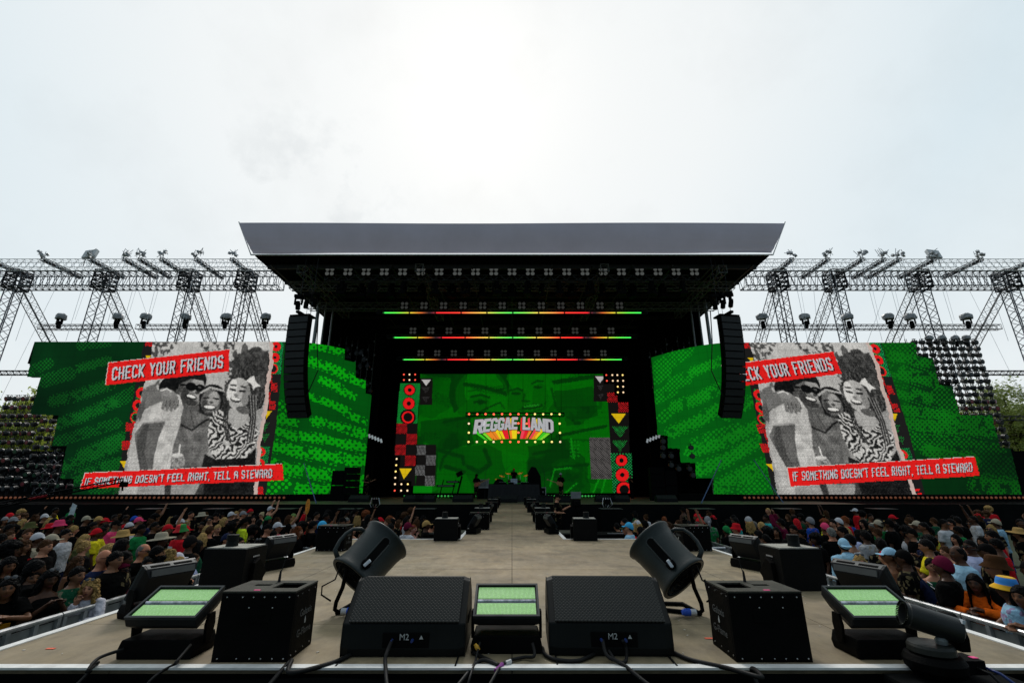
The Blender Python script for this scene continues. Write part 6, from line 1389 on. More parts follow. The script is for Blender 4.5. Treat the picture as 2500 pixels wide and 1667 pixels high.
def garment(t, kind):
    if kind in t['cl']: return t['cl'][kind]
    mb = MB(); f = t['f']; st = torso_st(f, .019)
    if kind == 'trousers':
        rings(mb, [(.80, .158, .112, 0), (.89, .172, .122, .005), (.96, .155, .108, 0)], t['T'])
        for s in (-1, 1):
            h, k, a = t['legs'][s]; mb.tube([h, h + (k - h) * .45, k, k + (a - k) * .4, a + Vector((0, 0, -.02))], [.105, .097, .076, .072, .062], 14)
    else:
        lo = .84 if kind != 'crop' else 1.2
        st = [q for q in st if q[0] >= lo]
        if kind in ('tank', 'crop'):
            st = [(z, rx * (1 if z < 1.35 else .80), ry, cy) for z, rx, ry, cy in st if z < 1.42]; st.append((1.41, .10 + .02, .07, .004))
        else: st = st[:-1] + [(1.462, .085, .068, .008)]
        if kind == 'hoodie': st = [(z, rx + .018, ry + .018, cy) for z, rx, ry, cy in st]
        rings(mb, st, t['T'], 24)
        if kind in ('tee', 'long', 'hoodie'):
            for s in (-1, 1):
                S, E, Wp = t['arms'][s]; g = .022 if kind != 'hoodie' else .032
                p = [S + Vector((-s * .05, 0, .005)), S, S + (E - S) * .5, S + (E - S) * .74]; r = [.058 + g * .5, .056 + g, .052 + g, .050 + g]
                if kind != 'tee': p = p[:3] + [E, E + (Wp - E) * .4, Wp]; r = [.058 + g * .5, .056 + g, .050 + g, .044 + g, .042 + g, .034 + g * .6]
                mb.tube(p, r, 14)
        if kind == 'hoodie':
            c = t['T'](Vector((0, .09, 1.43))); mb.lathe([(.001, -.06), (.09, -.04), (.12, .0), (.10, .05), (.05, .07)], Matrix.Translation(c) @ Matrix.Rotation(R(-25), 4, 'X'), 14)
    me = remesh(mb, .014, kind if kind == 'trousers' else 'top', [CLOTH], 5)
    t['cl'][kind] = me; return me
HM = {}
def head_gear(kind):
    if kind in HM: return HM[kind]
    rr = random.Random(hash(kind) % 100 if False else sum(map(ord, kind))); mb = MB(); m = HAIR; vox = .009
    def skull(sc=1.07, z0=-.03, front=.045, zt=0.0, inner=True):
        vs = []; n, mm = 26, 16
        for j in range(mm + 1):
            for i in range(n):
                th = 2 * PI * i / n; y_ = -math.cos(th)
                lim = z0 - .05 * max(0, y_) + (front - z0) * max(0, -y_) ** .6
                zz = lim + (.118 * sc - lim) * math.sin(PI / 2 * j / mm); r = math.sqrt(max(0, 1 - min(1, (zz / (.118 * sc)) ** 2)))
                vs.append((.078 * sc * r * math.sin(th), .006 + .098 * sc * r * y_, zz + zt))
        mb.add(vs, [(j * n + i, j * n + (i + 1) % n, (j + 1) * n + (i + 1) % n, (j + 1) * n + i) for j in range(mm) for i in range(n)] + [tuple(range(n - 1, -1, -1))])
    def lock(x, y, z0, z1, r, out_=0.02, w=.012):
        pts = []; N = 6
        for k in range(N + 1):
            u = k / N; pts.append((x * (1 + .25 * u) + rr.uniform(-w, w) * u, y + out_ * math.sin(u * 2.2) + rr.uniform(-w, w) * u, z0 + (z1 - z0) * u))
        mb.tube(pts, [r * .9, r, r, r, r * .9, r * .8, r * .45], 7)
    if kind == 'short': skull(1.075, -.02, .052)
    elif kind == 'fade': skull(1.04, -.015, .062)
    elif kind == 'grey_thin': skull(1.035, -.045, .115); mb.v = [(x, y, z if z < .07 or y > .04 else .07 + (z - .07) * .55) for x, y, z in mb.v]
    elif kind in ('long', 'braids', 'curly'):
        skull(1.10, -.05, .058)
        n = 22; deep = -.30 if kind == 'long' else (-.42 if kind == 'braids' else -.20)
        for i in range(n):
            a = -.62 * PI + 1.24 * PI * i / (n - 1); x = .082 * math.sin(a); y = .010 + .092 * math.cos(a)
            lock(x, y, .03, deep * (.82 + .18 * math.cos(a)) + rr.uniform(-.03, .03), .024 if kind != 'braids' else .013, .02, .012 if kind != 'curly' else .03)
        if kind == 'curly':
            for k in range(60):
                a = rr.uniform(-.7, .7) * PI; z = rr.uniform(-.18, .12); r = .10; mb.lathe([(.001, -.03), (.026, -.014), (.026, .014), (.001, .03)], Matrix.Translation((r * math.sin(a) * (1 - max(0, z) * 3), .01 + r * math.cos(a) * (1 - max(0, z) * 3), z)) , 7, cap=False)
    elif kind == 'bun': skull(1.07, -.04, .055); mb.lathe([(.001, -.04), (.035, -.025), (.045, 0), (.035, .025), (.001, .04)], Matrix.Translation((0, .075, .095)), 12, cap=False)
    elif kind == 'pony':
        skull(1.07, -.04, .055); mb.tube([(0, .09, .05), (0, .135, .03), (.0, .15, -.06), (.01, .14, -.16), (.015, .12, -.24)], [.02, .028, .03, .026, .010], 10)
    elif kind == 'afro':
        for k in range(90):
            u = Vector((rr.gauss(0, 1), rr.gauss(0, 1), rr.gauss(0, 1))).normalized()
            if u.y < -.35 and u.z < .35: continue
            mb.lathe([(.001, -.045), (.04, -.02), (.045, .01), (.001, .045)], Matrix.Translation(Vector((0, .015, .04)) + Vector((u.x * .095, u.y * .10, u.z * .095))), 8, cap=False)
        skull(1.1, -.05, .055)
    else:
        m = HATM; vox = .007
        if kind in ('cap', 'capback'):
            skull(1.12, .018, .030); s = -1 if kind == 'cap' else 1
            n = 14; vs = []
            for k in range(n + 1):
                a = PI * (k / n - .5); vs += [(.080 * math.sin(a), s * (.075 + .0 * math.cos(a)), .028), (.082 * math.sin(a), s * (.085 + .085 * math.cos(a)), .014 + .010 * math.cos(a))]
            vs += [(x, y, z - .012) for x, y, z in vs]; N = 2 * (n + 1); fs = []
            for k in range(n): fs += [(2 * k, 2 * k + 1, 2 * k + 3, 2 * k + 2), (N + 2 * k + 2, N + 2 * k + 3, N + 2 * k + 1, N + 2 * k), (2 * k + 1, N + 2 * k + 1, N + 2 * k + 3, 2 * k + 3), (2 * k + 2, N + 2 * k + 2, N + 2 * k, 2 * k)]
            fs += [(0, N, N + 1, 1), (2 * n + 1, N + 2 * n + 1, N + 2 * n, 2 * n)]
            mb.add(vs, fs)
        elif kind == 'beanie': skull(1.16, -.005, .025, .012)
        elif kind == 'headwrap':
            skull(1.20, -.01, .035, .02); mb.tube([(0, .10, .03), (.02, .15, .0), (.03, .16, -.10), (.035, .14, -.20)], [.03, .04, .04, .02], 10)
        elif kind == 'visor_band': mb.lathe([(.088, .03), (.098, .03), (.100, .065), (.09, .065)], Matrix.Scale(1.18, 4, (0, 1, 0)), 24, cap=False)
        else:
            br = dict(bucket=.135, rasta=.135, twotone=.14, straw=.20, fedora=.165)[kind]; dz = -.03 if kind in ('bucket', 'rasta', 'twotone') else -.006
            mb.lathe([(br, .045 + dz), (br - .004, .056 + dz), (.094, .066), (.090, .10), (.078, .148), (.06, .158), (.001, .160), (.001, .15), (.07, .14), (.085, .062), (br * .8, .045 + dz * .8), (br, .045 + dz)], Matrix.Scale(1.12, 4, (0, 1, 0)), 32, cap=False)
            o = mb.build('hat', [HATM] if kind in ('bucket', 'straw', 'fedora') else [JOG, JOY, JOR, JOB], smooth=True); me = o.data; bpy.data.objects.remove(o)
            if kind in ('rasta', 'twotone'):
                for p in me.polygons:
                    c = p.center; a = math.atan2(c.y, c.x)
                    p.material_index = (0 if a < -1.1 or a > 2.6 else (1 if a < .7 else 2)) if kind == 'rasta' else (3 if .07 < c.z < .145 else 1)
            HM[kind] = me; return me
    me = remesh(mb, vox, 'hair' if m is HAIR else 'hat', [m], 2)
    if m is HAIR:                       # uneven clumps and strands, ragged edges
        n_ = len(me.vertices); co = np.empty(n_ * 3); no_ = np.empty(n_ * 3); me.vertices.foreach_get('co', co); me.vertices.foreach_get('normal', no_); co = co.reshape(-1, 3); no_ = no_.reshape(-1, 3)
        amp = dict(short=.007, fade=.003, grey_thin=.003, long=.009, braids=.005, curly=.014, bun=.007, pony=.006, afro=.012)[kind]
        q = co * (1, 1, .35 if kind in ('long', 'braids', 'pony') else 1)
        d = vnoise(q[:, 0] + q[:, 2] * .7, q[:, 1] + q[:, 2] * 1.3, .011, 3) + .6 * vnoise(q[:, 0] - q[:, 2], q[:, 1] * 1.1 + q[:, 2], .024, 8) - .8
        co = co + no_ * (d * amp * 1.6)[:, None]; lo = co[:, 2] < .03
        co[:, 2] += np.where(lo, (vnoise(co[:, 0], co[:, 1], .016, 5) - .5) * .03, 0); me.vertices.foreach_set('co', co.ravel()); me.update()
    HM[kind] = me; return me
def shades_mesh():
    if 'shades' in HM: return HM['shades']
    mb = MB()
    for s in (-1, 1): mb.lathe([(.001, -.004), (.024, -.003), (.026, .003), (.001, .006)], Matrix.Translation((s * .032, -.103, .008)) @ Matrix.Rotation(R(90), 4, 'X') @ Matrix.Scale(.82, 4, (0, 1, 0)), 14, cap=False); mb.bar((s * .056, -.098, .016), (s * .078, .01, .016), .0035, 5)
    mb.bar((-.01, -.107, .014), (.01, -.107, .014), .004, 5)
    o = mb.build('sunglasses', SGL); me = o.data; bpy.data.objects.remove(o); HM['shades'] = me; return me
SK = dict(d=(.070, .029, .015), m=(.165, .070, .034), b=(.25, .115, .062), l=(.50, .23, .135), t=(.48, .19, .105), p=(.56, .28, .21))
CO = dict(k=(.0035, .0033, .0033), dk=(.009, .008, .008), w=(.52, .52, .54), n=(.012, .018, .05), r=(.55, .012, .02), g=(.015, .20, .055), dg=(.01, .07, .035), y=(.75, .62, .02), ny=(.62, .78, .03), o=(.80, .13, .01), og=(.80, .33, .02), b=(.015, .07, .38), lb=(.30, .52, .68), sb=(.06, .42, .72), gy=(.22, .22, .23), lg=(.36, .36, .37), mr=(.12, .008, .03), pk=(.75, .06, .16), be=(.38, .33, .24), st=(.42, .26, .09), ol=(.08, .085, .03), br=(.05, .022, .009), bl=(.36, .225, .08), rd=(.16, .045, .015), gr=(.15, .145, .13), tq=(.03, .35, .33), li=(.42, .47, .70), dn=(.02, .10, .32), wb=(.44, .36, .2), ls=(.62, .60, .66))
CN = dict(k='black', dk='dark', w='white', n='navy', r='red', g='green', dg='dark green', y='yellow', ny='neon yellow', o='orange', og='amber yellow', b='blue', lb='pale blue', sb='sky blue', gy='grey', lg='light grey', mr='maroon', pk='pink', be='beige', st='straw', ol='olive', br='brown', bl='blonde', rd='auburn', gr='grey', tq='teal', li='lilac', dn='denim blue', wb='pale blonde', ls='pale lilac')
def person(head, yaw, pose='stand', sex='m', skin='m', top=('tee', 'k'), hair=('short', 'k'), hat=None, shades=0, h=1.68, label=None, group=None, legs='k', jitter=0.0):
    f = sex == 'f'; t = template(pose, f); sc = h / 1.70
    Rz = Matrix.Rotation(yaw, 3, 'Z'); off = Rz @ Vector((t['hc'].x, t['hc'].y, 0)) * sc
    root = thing('person', label, 'person', (head[0] - off.x, head[1] - off.y, head[2]), yaw, group); root.scale = (sc, sc, sc)
    def part(nm, me, col, M=None):
        o = bpy.data.objects.new(nm, me); C.objects.link(o); o.parent = root; o.color = (*col, 1)
        if M is not None: o.matrix_local = M
        return o
    part('body', t['body'], SK[skin])
    if top and top[1] in CO: part('top', garment(t, top[0]), CO[top[1]])
    part('trousers', garment(t, 'trousers'), CO[legs])
    if hair and not (hat and hair[0] in ('short', 'fade', 'grey_thin', 'afro')): part('hair', head_gear(hair[0]), CO[hair[1]], t['head'])
    elif hair: part('hair', head_gear('fade'), CO[hair[1]], t['head'] @ Matrix.Scale(.99, 4))
    if hat: part('hat', head_gear(hat[0]), CO.get(hat[1], (1, 1, 1)), t['head'] @ Matrix.Rotation(R(-6), 4, 'X'))
    if shades:
        M = t['head'] if shades == 1 else t['head'] @ Matrix.Translation((0, .03, .072)) @ Matrix.Rotation(R(-32), 4, 'X')
        part('sunglasses', shades_mesh(), (0, 0, 0), M)
    return root
# ------------------------------------------------------------------ the crowd: heads placed where they stand in the place, one person each
CROPS = {1: (0, 1230, 7.127), 2: (0, 1370, 6.818), 3: (230, 1230, 7.84), 4: (480, 1230, 7.84), 5: (750, 1230, 6.19), 6: (1440, 1230, 6.19), 7: (1760, 1230, 7.84), 8: (2000, 1220, 9.046), 9: (2240, 1220, 9.046), 10: (2050, 1350, 5.227)}
# crop x y | pose sex skin | top | hair | hat | glasses | yaw | label
PEOPLE = """
1 200 140|stand m b|tee k|short k|beanie r|0|110|person in red and black knitted hat at the far left of the crowd
1 110 205|stand f b|tee dk|long k|beanie gy|0|70|
1 265 195|stand m d|tee dk|fade k|cap gy|0|100|
1 805 145|point m b|tee k|fade k|cap w|0|100|person in white cap pointing with an outstretched arm near the stage skirt
1 1285 18|stand m b|tee g|fade k|cap be|0|100|person in green top and beige cap standing tallest beside a white flag
1 890 235|stand f l|tee dk|long bl|-|0|110|person with long straight blonde hair behind the red brimmed hat
1 900 325|stand f d|tee k|short k|fedora r|0|110|person in wide red brimmed hat
1 1060 268|stand m m|tee k|short k|bucket pk|0|110|person in bright pink bucket hat behind the red brimmed hat
1 700 458|stand m d|tee be|fade k|cap w|0|125|person in white cap with pale top, back to the camera
1 945 480|stand m d|tee k|fade k|cap be|0|120|person in beige cap between the white cap and the man in sunglasses
1 1175 420|stand m l|tee w|short k|-|1|100|person with short dark hair, sunglasses and white tee, face in profile
1 830 600|stand m l|tee k|short br|-|0|100|person with short brown hair and red neckband in large profile at the left
1 520 410|stand m t|tee k|short br|-|0|60|
1 200 450|stand f l|tee dk|short br|-|0|100|
1 1500 515|stand f l|tee ol|long bl|-|0|105|person with long blonde hair and olive top behind the blonde bun
1 1500 618|stand f l|tee dk|bun bl|-|0|160|person with messy blonde bun seen from behind
1 1850 770|stand m t|tee n|none k|-|1|95|bald bearded person in sunglasses and dark jersey with red collar
1 1890 690|stand f l|tee k|short bl|-|0|110|
1 2050 800|stand m b|tee k|short k|-|0|90|
1 2160 955|stand f d|tee mr|long k|headwrap mr|1|90|person in maroon headwrap and glasses, close to the barrier
1 1650 300|stand f m|tee k|pony k|-|0|100|
1 1850 340|stand f m|tee ol|long k|-|0|95|
1 2045 250|stand m b|tee pk|fade k|cap k|1|95|person in black cap and bright patterned shirt
1 2275 308|stand f m|tee w|long k|headwrap w|0|90|person in white patterned headscarf
1 2170 440|stand m d|tee k|short k|fedora st|0|120|person in straw hat with yellow and green brim
1 1530 178|stand m m|tee k|fade k|cap be|0|110|
1 1745 185|stand m m|tee k|fade k|cap st|0|100|
1 1855 214|stand m m|tee k|fade k|cap r|0|110|
1 420 250|stand f l|tee dk|long bl|-|0|120|
1 550 305|stand m m|tee k|short k|bucket ol|0|110|person in dark green camouflage hat at the left
1 640 180|stand f m|tee k|curly br|-|0|110|
1 960 232|stand m b|tee k|fade k|-|0|100|
1 390 165|stand f b|tee k|afro br|-|0|100|
1 310 158|stand m t|tee k|fade br|-|0|100|
1 1210 270|stand m b|tee k|short k|-|0|150|
1 1310 360|stand f l|tee k|short bl|-|0|150|
1 2440 200|stand m b|tee k|fade k|cap pk|0|110|
1 200 900|phone f m|tee k|long k|-|0|70|person with long dark hair at the far left holding a phone
1 230 655|stand m d|tee w|afro k|-|0|130|person with big black afro and white top at the left
1 470 620|stand f b|tee k|curly br|-|0|90|
1 660 948|stand m d|tee k|short k|-|0|140|person with short black hair, back of the head towards the camera
2 190 245|lean f m|tee k|long k|-|2|45|person in black and yellow jersey leaning on the barrier at the far left
2 590 95|stand f m|tee k|long k|-|0|60|person with long dark hair between the two sunglasses wearers at the left barrier
2 880 108|clap f d|tank k|long k|-|2|65|person clapping with dark sunglasses pushed up on long black hair
2 1530 288|chin f l|long ls|curly bl|-|2|20|blonde person with white sunglasses on the head resting chin on hand at the barrier
2 1330 60|stand m b|tee dg|short k|-|0|80|
3 800 198|stand m d|tee k|fade k|cap b|0|100|person in royal blue cap near the stage skirt
3 930 352|stand m d|tee g|fade k|capback k|0|95|person in black cap and green tee, in profile
3 1180 330|stand m m|tee k|short k|-|1|95|person with short dark hair and glasses beside the green tee
3 1440 352|stand m b|tee k|fade k|cap r|0|110|person in red baseball cap holding an arm across
3 1690 380|stand m d|tee r|short k|rasta r|0|150|person in green, yellow and red bucket hat and red tee, back to the camera
3 1320 530|stand m d|tee w|short k|straw be|0|110|person in pale straw cowboy hat
3 1680 248|raise_ m l|tee k|fade bl|cap w|0|100|person in white cap raising one finger
3 2075 150|stand m d|tee k|long k|fedora be|0|100|person in cream wide brimmed hat with long braids
3 1870 130|stand m t|tee k|fade k|-|0|80|
3 1500 240|stand f l|tee k|curly bl|-|0|110|
3 2235 218|stand m l|tee k|short k|-|1|15|person in dark sunglasses facing the camera from the middle of the left crowd
3 2080 328|stand f m|tee k|short k|-|0|20|
3 1610 335|stand f b|tee k|long k|-|0|40|
3 1770 375|stand m l|tee dk|fade br|cap r|0|100|
3 1780 300|stand f l|tee k|curly bl|-|0|100|
3 2235 400|stand m t|tee k|fade br|-|0|170|person with cropped hair, red neck and black tee, back view
3 2095 540|stand f l|tee k|long bl|-|0|175|person with long blonde hair seen from behind, near the raised box
3 1880 570|stand m d|tee k|fade k|beanie dk|0|150|
3 2000 675|stand f d|tee dg|braids k|-|0|140|person with black braids and green top, back view behind the effects box
3 980 738|stand m t|tee k|grey_thin gr|-|1|90|balding grey haired person in sunglasses and white collar, in large profile
3 1050 1000|stand f m|tee k|bun k|-|0|55|smiling person with dark hair and gold earrings, eyes closed
3 1240 955|stand f d|tee k|afro k|-|0|160|
3 1490 850|stand f l|tee r|curly bl|-|0|150|person with curly blonde hair and red top behind the white cap
3 1640 880|stand f l|tee w|short bl|cap ls|0|100|person in pale cap behind the blonde ponytail
3 1660 985|lean f l|tank w|pony bl|-|1|75|blonde person with ponytail and sunglasses, bare shoulders, leaning on the barrier
3 1930 930|stand m l|tee li|short br|-|0|120|person in white tee partly hidden by the left effects box
3 330 740|stand f l|tee k|long bl|-|0|100|
3 620 880|stand m d|tee k|short k|-|0|110|
3 570 640|stand m d|tee k|braids k|-|0|150|
3 1240 780|stand m b|tee ny|short k|-|0|130|
4 390 140|stand m t|tee k|fade k|cap k|0|80|
4 770 128|stand m l|tee k|short bl|-|0|60|person with fair short hair looking down near the stage skirt
4 910 108|stand m t|tee k|fade k|cap gy|0|100|person in dark grey cap with sunburnt face near the stage skirt
4 1110 212|stand f l|tank k|long k|-|0|20|person with long dark hair facing the camera beside the white tank top
4 1250 148|stand f l|tank w|bun wb|-|1|-20|person in white tank top with tied back hair and glasses
4 1385 218|stand f m|tee k|long k|headwrap g|0|90|person in green and yellow headscarf
4 930 240|stand m d|tee ny|fade k|capback k|0|130|person in black cap and neon yellow vest, back view
4 1385 340|stand m t|tee k|fade k|cap k|0|80|
4 1575 312|stand m b|tee pk|fade k|cap w|0|100|
4 1870 158|up f l|tank w|long bl|cap g|0|110|person in green and white cap with raised arms
4 610 520|stand m t|tee k|fade k|cap n|0|90|person in navy cap with sunburnt neck just behind the left nozzle
4 840 618|stand m l|tee k|short k|-|1|80|person with dark hair and glasses behind the left effects box
4 1180 662|lean f d|tank k|bun k|-|2|40|smiling person with sunglasses on the head leaning on the barrier beside the left box
4 1100 410|stand f d|tee k|afro k|-|0|120|
4 1680 578|up m m|tee k|fade k|beanie dk|0|110|person in dark beanie holding a phone up with both hands
4 2115 580|lean m b|long dn|short k|-|1|10|person in denim blue shirt and blue glasses bending over the deck edge
4 2190 420|stand m l|tee k|curly br|-|0|90|person with curly brown hair above the denim blue shirt
4 1960 420|stand f l|tee k|curly rd|-|0|100|
4 2050 345|stand m b|tee k|afro k|-|0|120|
4 2110 290|raise_ f t|long r|short k|-|0|60|person in red sleeve holding up an orange fan
4 545 245|stand f l|tee k|long bl|-|0|110|
4 420 380|stand f l|tee k|short bl|-|0|60|
4 690 350|stand f d|tee k|afro k|-|0|150|
4 760 270|stand f b|tee k|long k|-|0|100|
4 1480 490|stand m d|tee k|short k|-|0|150|
4 270 210|stand m b|tee k|short k|-|0|100|
4 1560 250|stand f b|tee k|curly br|-|0|100|
4 1780 200|stand f l|tee k|long br|-|0|120|
5 690 320|lean f l|tank w|bun bl|-|0|60|person with blonde top bun looking down behind the left blower
5 245 228|stand m b|tee k|fade k|cap sb|0|110|person in light blue cap behind the back left flame box
5 1045 198|stand m m|tee k|short k|-|0|5|bearded person with dark hair smiling at the camera above the left blower
5 1110 178|stand m b|tee ny|fade k|cap r|0|110|
5 1215 208|stand m l|tee k|long br|-|0|-30|person with long brown hair and beard above the left blower
5 1300 192|stand m t|tee k|grey_thin t|-|0|170|
5 1270 278|stand m d|tee k|fade k|-|0|150|
5 1390 228|stand f l|tee br|long br|-|0|100|
5 1530 165|raise_ f l|tank pk|short k|-|0|120|person with raised bare arm near the left nozzle box
5 1530 248|stand m b|tee w|fade k|cap mr|0|140|
5 1610 300|chin f p|tank pk|short rd|-|0|70|auburn haired person with bare shoulders at the barrier left of the nozzle box
5 1660 213|stand f l|tee k|long br|-|0|150|
5 1750 240|lean f d|tank ol|long k|-|0|100|
5 1810 222|stand m d|tee k|fade k|cap st|0|100|
5 1915 232|lean m t|tank w|fade k|cap k|0|110|person in black cap with a small flag beside the left nozzle box
5 545 178|stand m b|tee k|fade k|cap k|0|100|
5 605 198|stand f l|tee k|short gr|-|0|100|
5 770 175|stand f l|tee k|curly bl|-|0|150|
5 930 150|stand m b|tee k|braids k|-|0|120|
5 400 250|stand f b|tee rd|short rd|-|0|100|
5 100 240|stand m b|tee k|short k|-|0|130|
6 520 208|stand m t|tee lb|short k|-|0|-100|
6 580 248|stand m l|tee lb|fade k|cap sb|0|-120|person in light blue cap behind the right deck edge
6 550 280|lean m t|tank r|fade k|cap ol|0|-100|
6 670 290|lean f l|tank r|long bl|-|2|-40|blonde person with sunglasses on the head and red top right of the camera operator
6 705 214|stand m l|tee k|long bl|cap w|0|-150|person in white cap with back to the camera right of the camera operator
6 815 218|stand m d|tee k|fade k|cap k|0|-130|
6 400 275|lean f b|tank g|short k|-|0|-150|person in green and yellow sleeveless top seen from behind right of the case
6 760 332|stand f b|tank k|long k|-|0|-120|
6 1120 180|stand f b|tee k|short rd|-|0|170|
6 1330 232|stand f l|tee k|short br|-|0|-100|
6 1490 240|stand m b|tee k|short k|-|0|-20|
6 1770 175|stand m b|tee g|fade k|headwrap gy|0|180|person with grey headphones and green sparkly scarf above the back right flame box
6 2050 320|stand m d|hoodie k|short k|headwrap g|0|-150|person under a green and yellow flag hood beside the back right flame box
6 2075 200|stand m d|tee k|fade k|cap k|0|-160|
6 2200 285|stand f t|tee w|short r|bucket r|0|-120|person in red and white bucket hat with coral scarf
6 2185 190|stand m d|tee tq|fade k|-|0|-100|
7 510 220|stand m l|tee k|fade k|beanie lg|0|-160|person in light grey knitted cap near the stage skirt
7 545 330|stand f l|tee k|curly bl|-|0|-175|person with curly blonde hair seen from behind near the right edge of the deck
7 760 330|stand m l|tee k|short bl|-|0|180|
7 855 185|stand m d|tee tq|fade k|-|0|-100|person in teal jacket with short black hair
7 1040 180|stand m l|tee y|short br|-|0|-90|person in yellow and white shirt with short brown hair
7 1430 270|stand f m|tee k|braids r|-|0|-160|person with long red braids
7 1685 228|stand m b|tee b|fade k|beanie gy|0|-150|
7 1965 345|stand f m|tee k|short k|headwrap pk|0|-160|person in bright pink headscarf
7 2085 430|stand m t|tee k|fade gr|-|0|180|grey haired person in black shirt with white collar, back to the camera
7 2125 280|stand m l|tee k|short k|-|0|-60|
7 860 438|stand f d|tee k|afro k|-|0|-150|
7 1040 428|stand f b|long k|long k|-|0|-40|person with long black hair and dark covering over the mouth
7 1530 468|stand f b|tee k|bun k|-|0|-100|
7 1225 640|stand m t|tank t|fade k|capback k|0|-150|bare backed tanned person in black cap with white scarf
7 1370 380|phone m b|tee k|short k|-|0|-60|
7 840 560|stand m m|tee k|short k|-|0|-160|
7 850 720|stand m d|tee k|short k|-|0|-120|person in black cap bending behind the right edge strobe
7 640 600|stand f l|tee be|short be|-|0|-120|
7 700 480|stand m b|tee k|short k|-|0|-150|
7 620 320|stand f l|tee k|short gr|-|0|-150|
8 500 790|stand m m|hoodie lb|fade k|capback lb|0|170|person in denim blue cap and pale blue hooded top, back view
8 640 728|stand m b|tank w|short k|-|0|-150|person in white tank top with navy strap
8 840 640|stand f m|tee li|long k|-|0|-150|person with long dark hair and lilac white tee, back view
8 1320 820|stand m d|tee k|short k|-|0|170|person in black top with orange collar and green striped sleeve, back view
8 1500 988|stand m m|tank tq|fade k|cap lb|0|-120|person in pale blue denim cap with shaved neck
8 1800 1030|stand m d|tee k|fade k|cap k|0|-140|person in plain black cap below the white halter top
8 1870 580|stand f d|tank w|afro k|-|0|-130|person with big black hair and white halter top, bare back
8 1150 490|stand f m|tee k|short gr|-|0|-90|person with pale grey bobbed hair
8 1270 400|stand m m|tee g|fade k|cap be|0|-150|
8 1420 450|stand f l|tee w|long bl|-|1|30|blonde person in printed white tee among the right crowd
8 1510 390|stand m d|tee k|fade k|cap k|0|-150|tall person in black cap and black clothes in the right crowd
8 2120 420|stand m d|tee dg|fade k|cap be|0|-150|person in khaki cap and dark green shirt with red bag
8 620 370|stand m d|tee b|grey_thin d|-|0|-150|person with shaved head and dark blue shirt, back view
8 950 420|stand f l|tee k|long k|-|0|-90|
8 1110 288|stand m m|tee k|short k|-|0|0|
8 680 1160|stand m l|tee k|fade k|beanie sb|0|-60|child in sky blue beanie beside the smiling blonde
8 870 1190|lean f l|tank y|long bl|-|2|-20|smiling blonde person with sunglasses on the head beside the sky blue beanie
8 560 580|stand f l|tee k|long bl|-|0|-150|
8 480 560|stand m b|tee w|short k|-|0|-120|
8 980 650|stand m d|tee lg|short k|-|0|-160|
8 1250 600|stand f b|tee k|short br|-|0|-150|
9 220 570|stand f d|tee og|short k|-|0|-110|person in amber yellow tee with short dark hair
9 555 410|stand m m|tee w|short k|-|1|20|person in white tee and dark sunglasses facing the camera at the right
9 850 350|stand m m|tee k|fade k|-|0|180|
9 860 560|stand f d|tee g|short k|-|0|-150|person in bright green tee, back turned, right crowd
9 1130 428|stand f b|tee lg|long k|-|1|-60|person in pale tee and sunglasses looking left, right crowd
9 1200 335|raise_ m d|tee w|fade k|-|0|-120|person reaching one long arm up over the right crowd
9 1690 380|stand m d|tee lb|fade k|cap be|0|-150|person in beige cap and pale blue tee near the right edge
9 1590 530|stand f l|tee k|long bl|-|1|-70|person with long blonde hair and dark sunglasses near the right edge
9 1600 650|stand m b|tee r|short k|-|0|-120|person with black hair and red and blue jersey near the right edge
9 2190 598|stand f m|tee k|short k|straw st|0|-150|person in brown straw sun hat at the right edge
9 2240 400|stand m d|tee k|fade k|-|0|-30|
9 1110 850|stand m d|tee li|fade k|-|1|-90|person in white tee with dark backpack and glasses
9 1450 900|stand m d|tee k|fade k|cap k|0|-130|
9 830 980|stand m d|tee lb|grey_thin d|-|0|-100|
9 480 1190|stand m d|tee k|fade k|beanie mr|0|-150|person in maroon and navy cap behind the dark haired woman
9 1650 1200|stand m b|tee k|short k|bucket br|0|-120|person in brown camouflage hat near the right edge
9 330 380|stand f b|tee dg|short br|-|0|-150|
9 700 400|stand m t|tee k|fade k|-|0|-120|
9 100 470|stand m m|tee dg|fade k|-|0|-120|
10 1150 45|stand f l|tank dg|short k|-|0|-25|person with short dark hair and green top looking at the camera at the right barrier
10 800 60|lean f d|tee n|long k|-|0|-120|person with long black hair and striped navy top leaning behind the dark right strobe
10 1340 200|lean m d|tee k|fade k|cap k|0|-50|person in black cap and dark shirt with red print at the right barrier
10 1690 245|lean f d|long o|braids k|-|0|-55|person in bright orange knit sweater with long black braids leaning on the right barrier
10 2090 283|stand m d|tee lb|short k|twotone y|0|-140|person in blue and yellow bucket hat at the right edge
10 2270 395|lean f m|tank k|long k|-|0|-70|person with long dark hair and bare arm on the barrier at the right edge
"""
GL, GR = 'crowd left of the runway', 'crowd right of the runway'
HN = dict(short='short {} hair', fade='cropped {} hair', long='long {} hair', pony='{} ponytail', bun='{} bun', afro='big {} afro hair', braids='{} braids', curly='curly {} hair', grey_thin='shaved head')
HTN = dict(cap='{} cap', capback='{} back to front cap', beanie='{} knitted cap', headwrap='{} headscarf', bucket='{} bucket hat', straw='{} straw hat', fedora='{} brimmed hat', rasta='striped bucket hat', twotone='two colour bucket hat')
placed = []
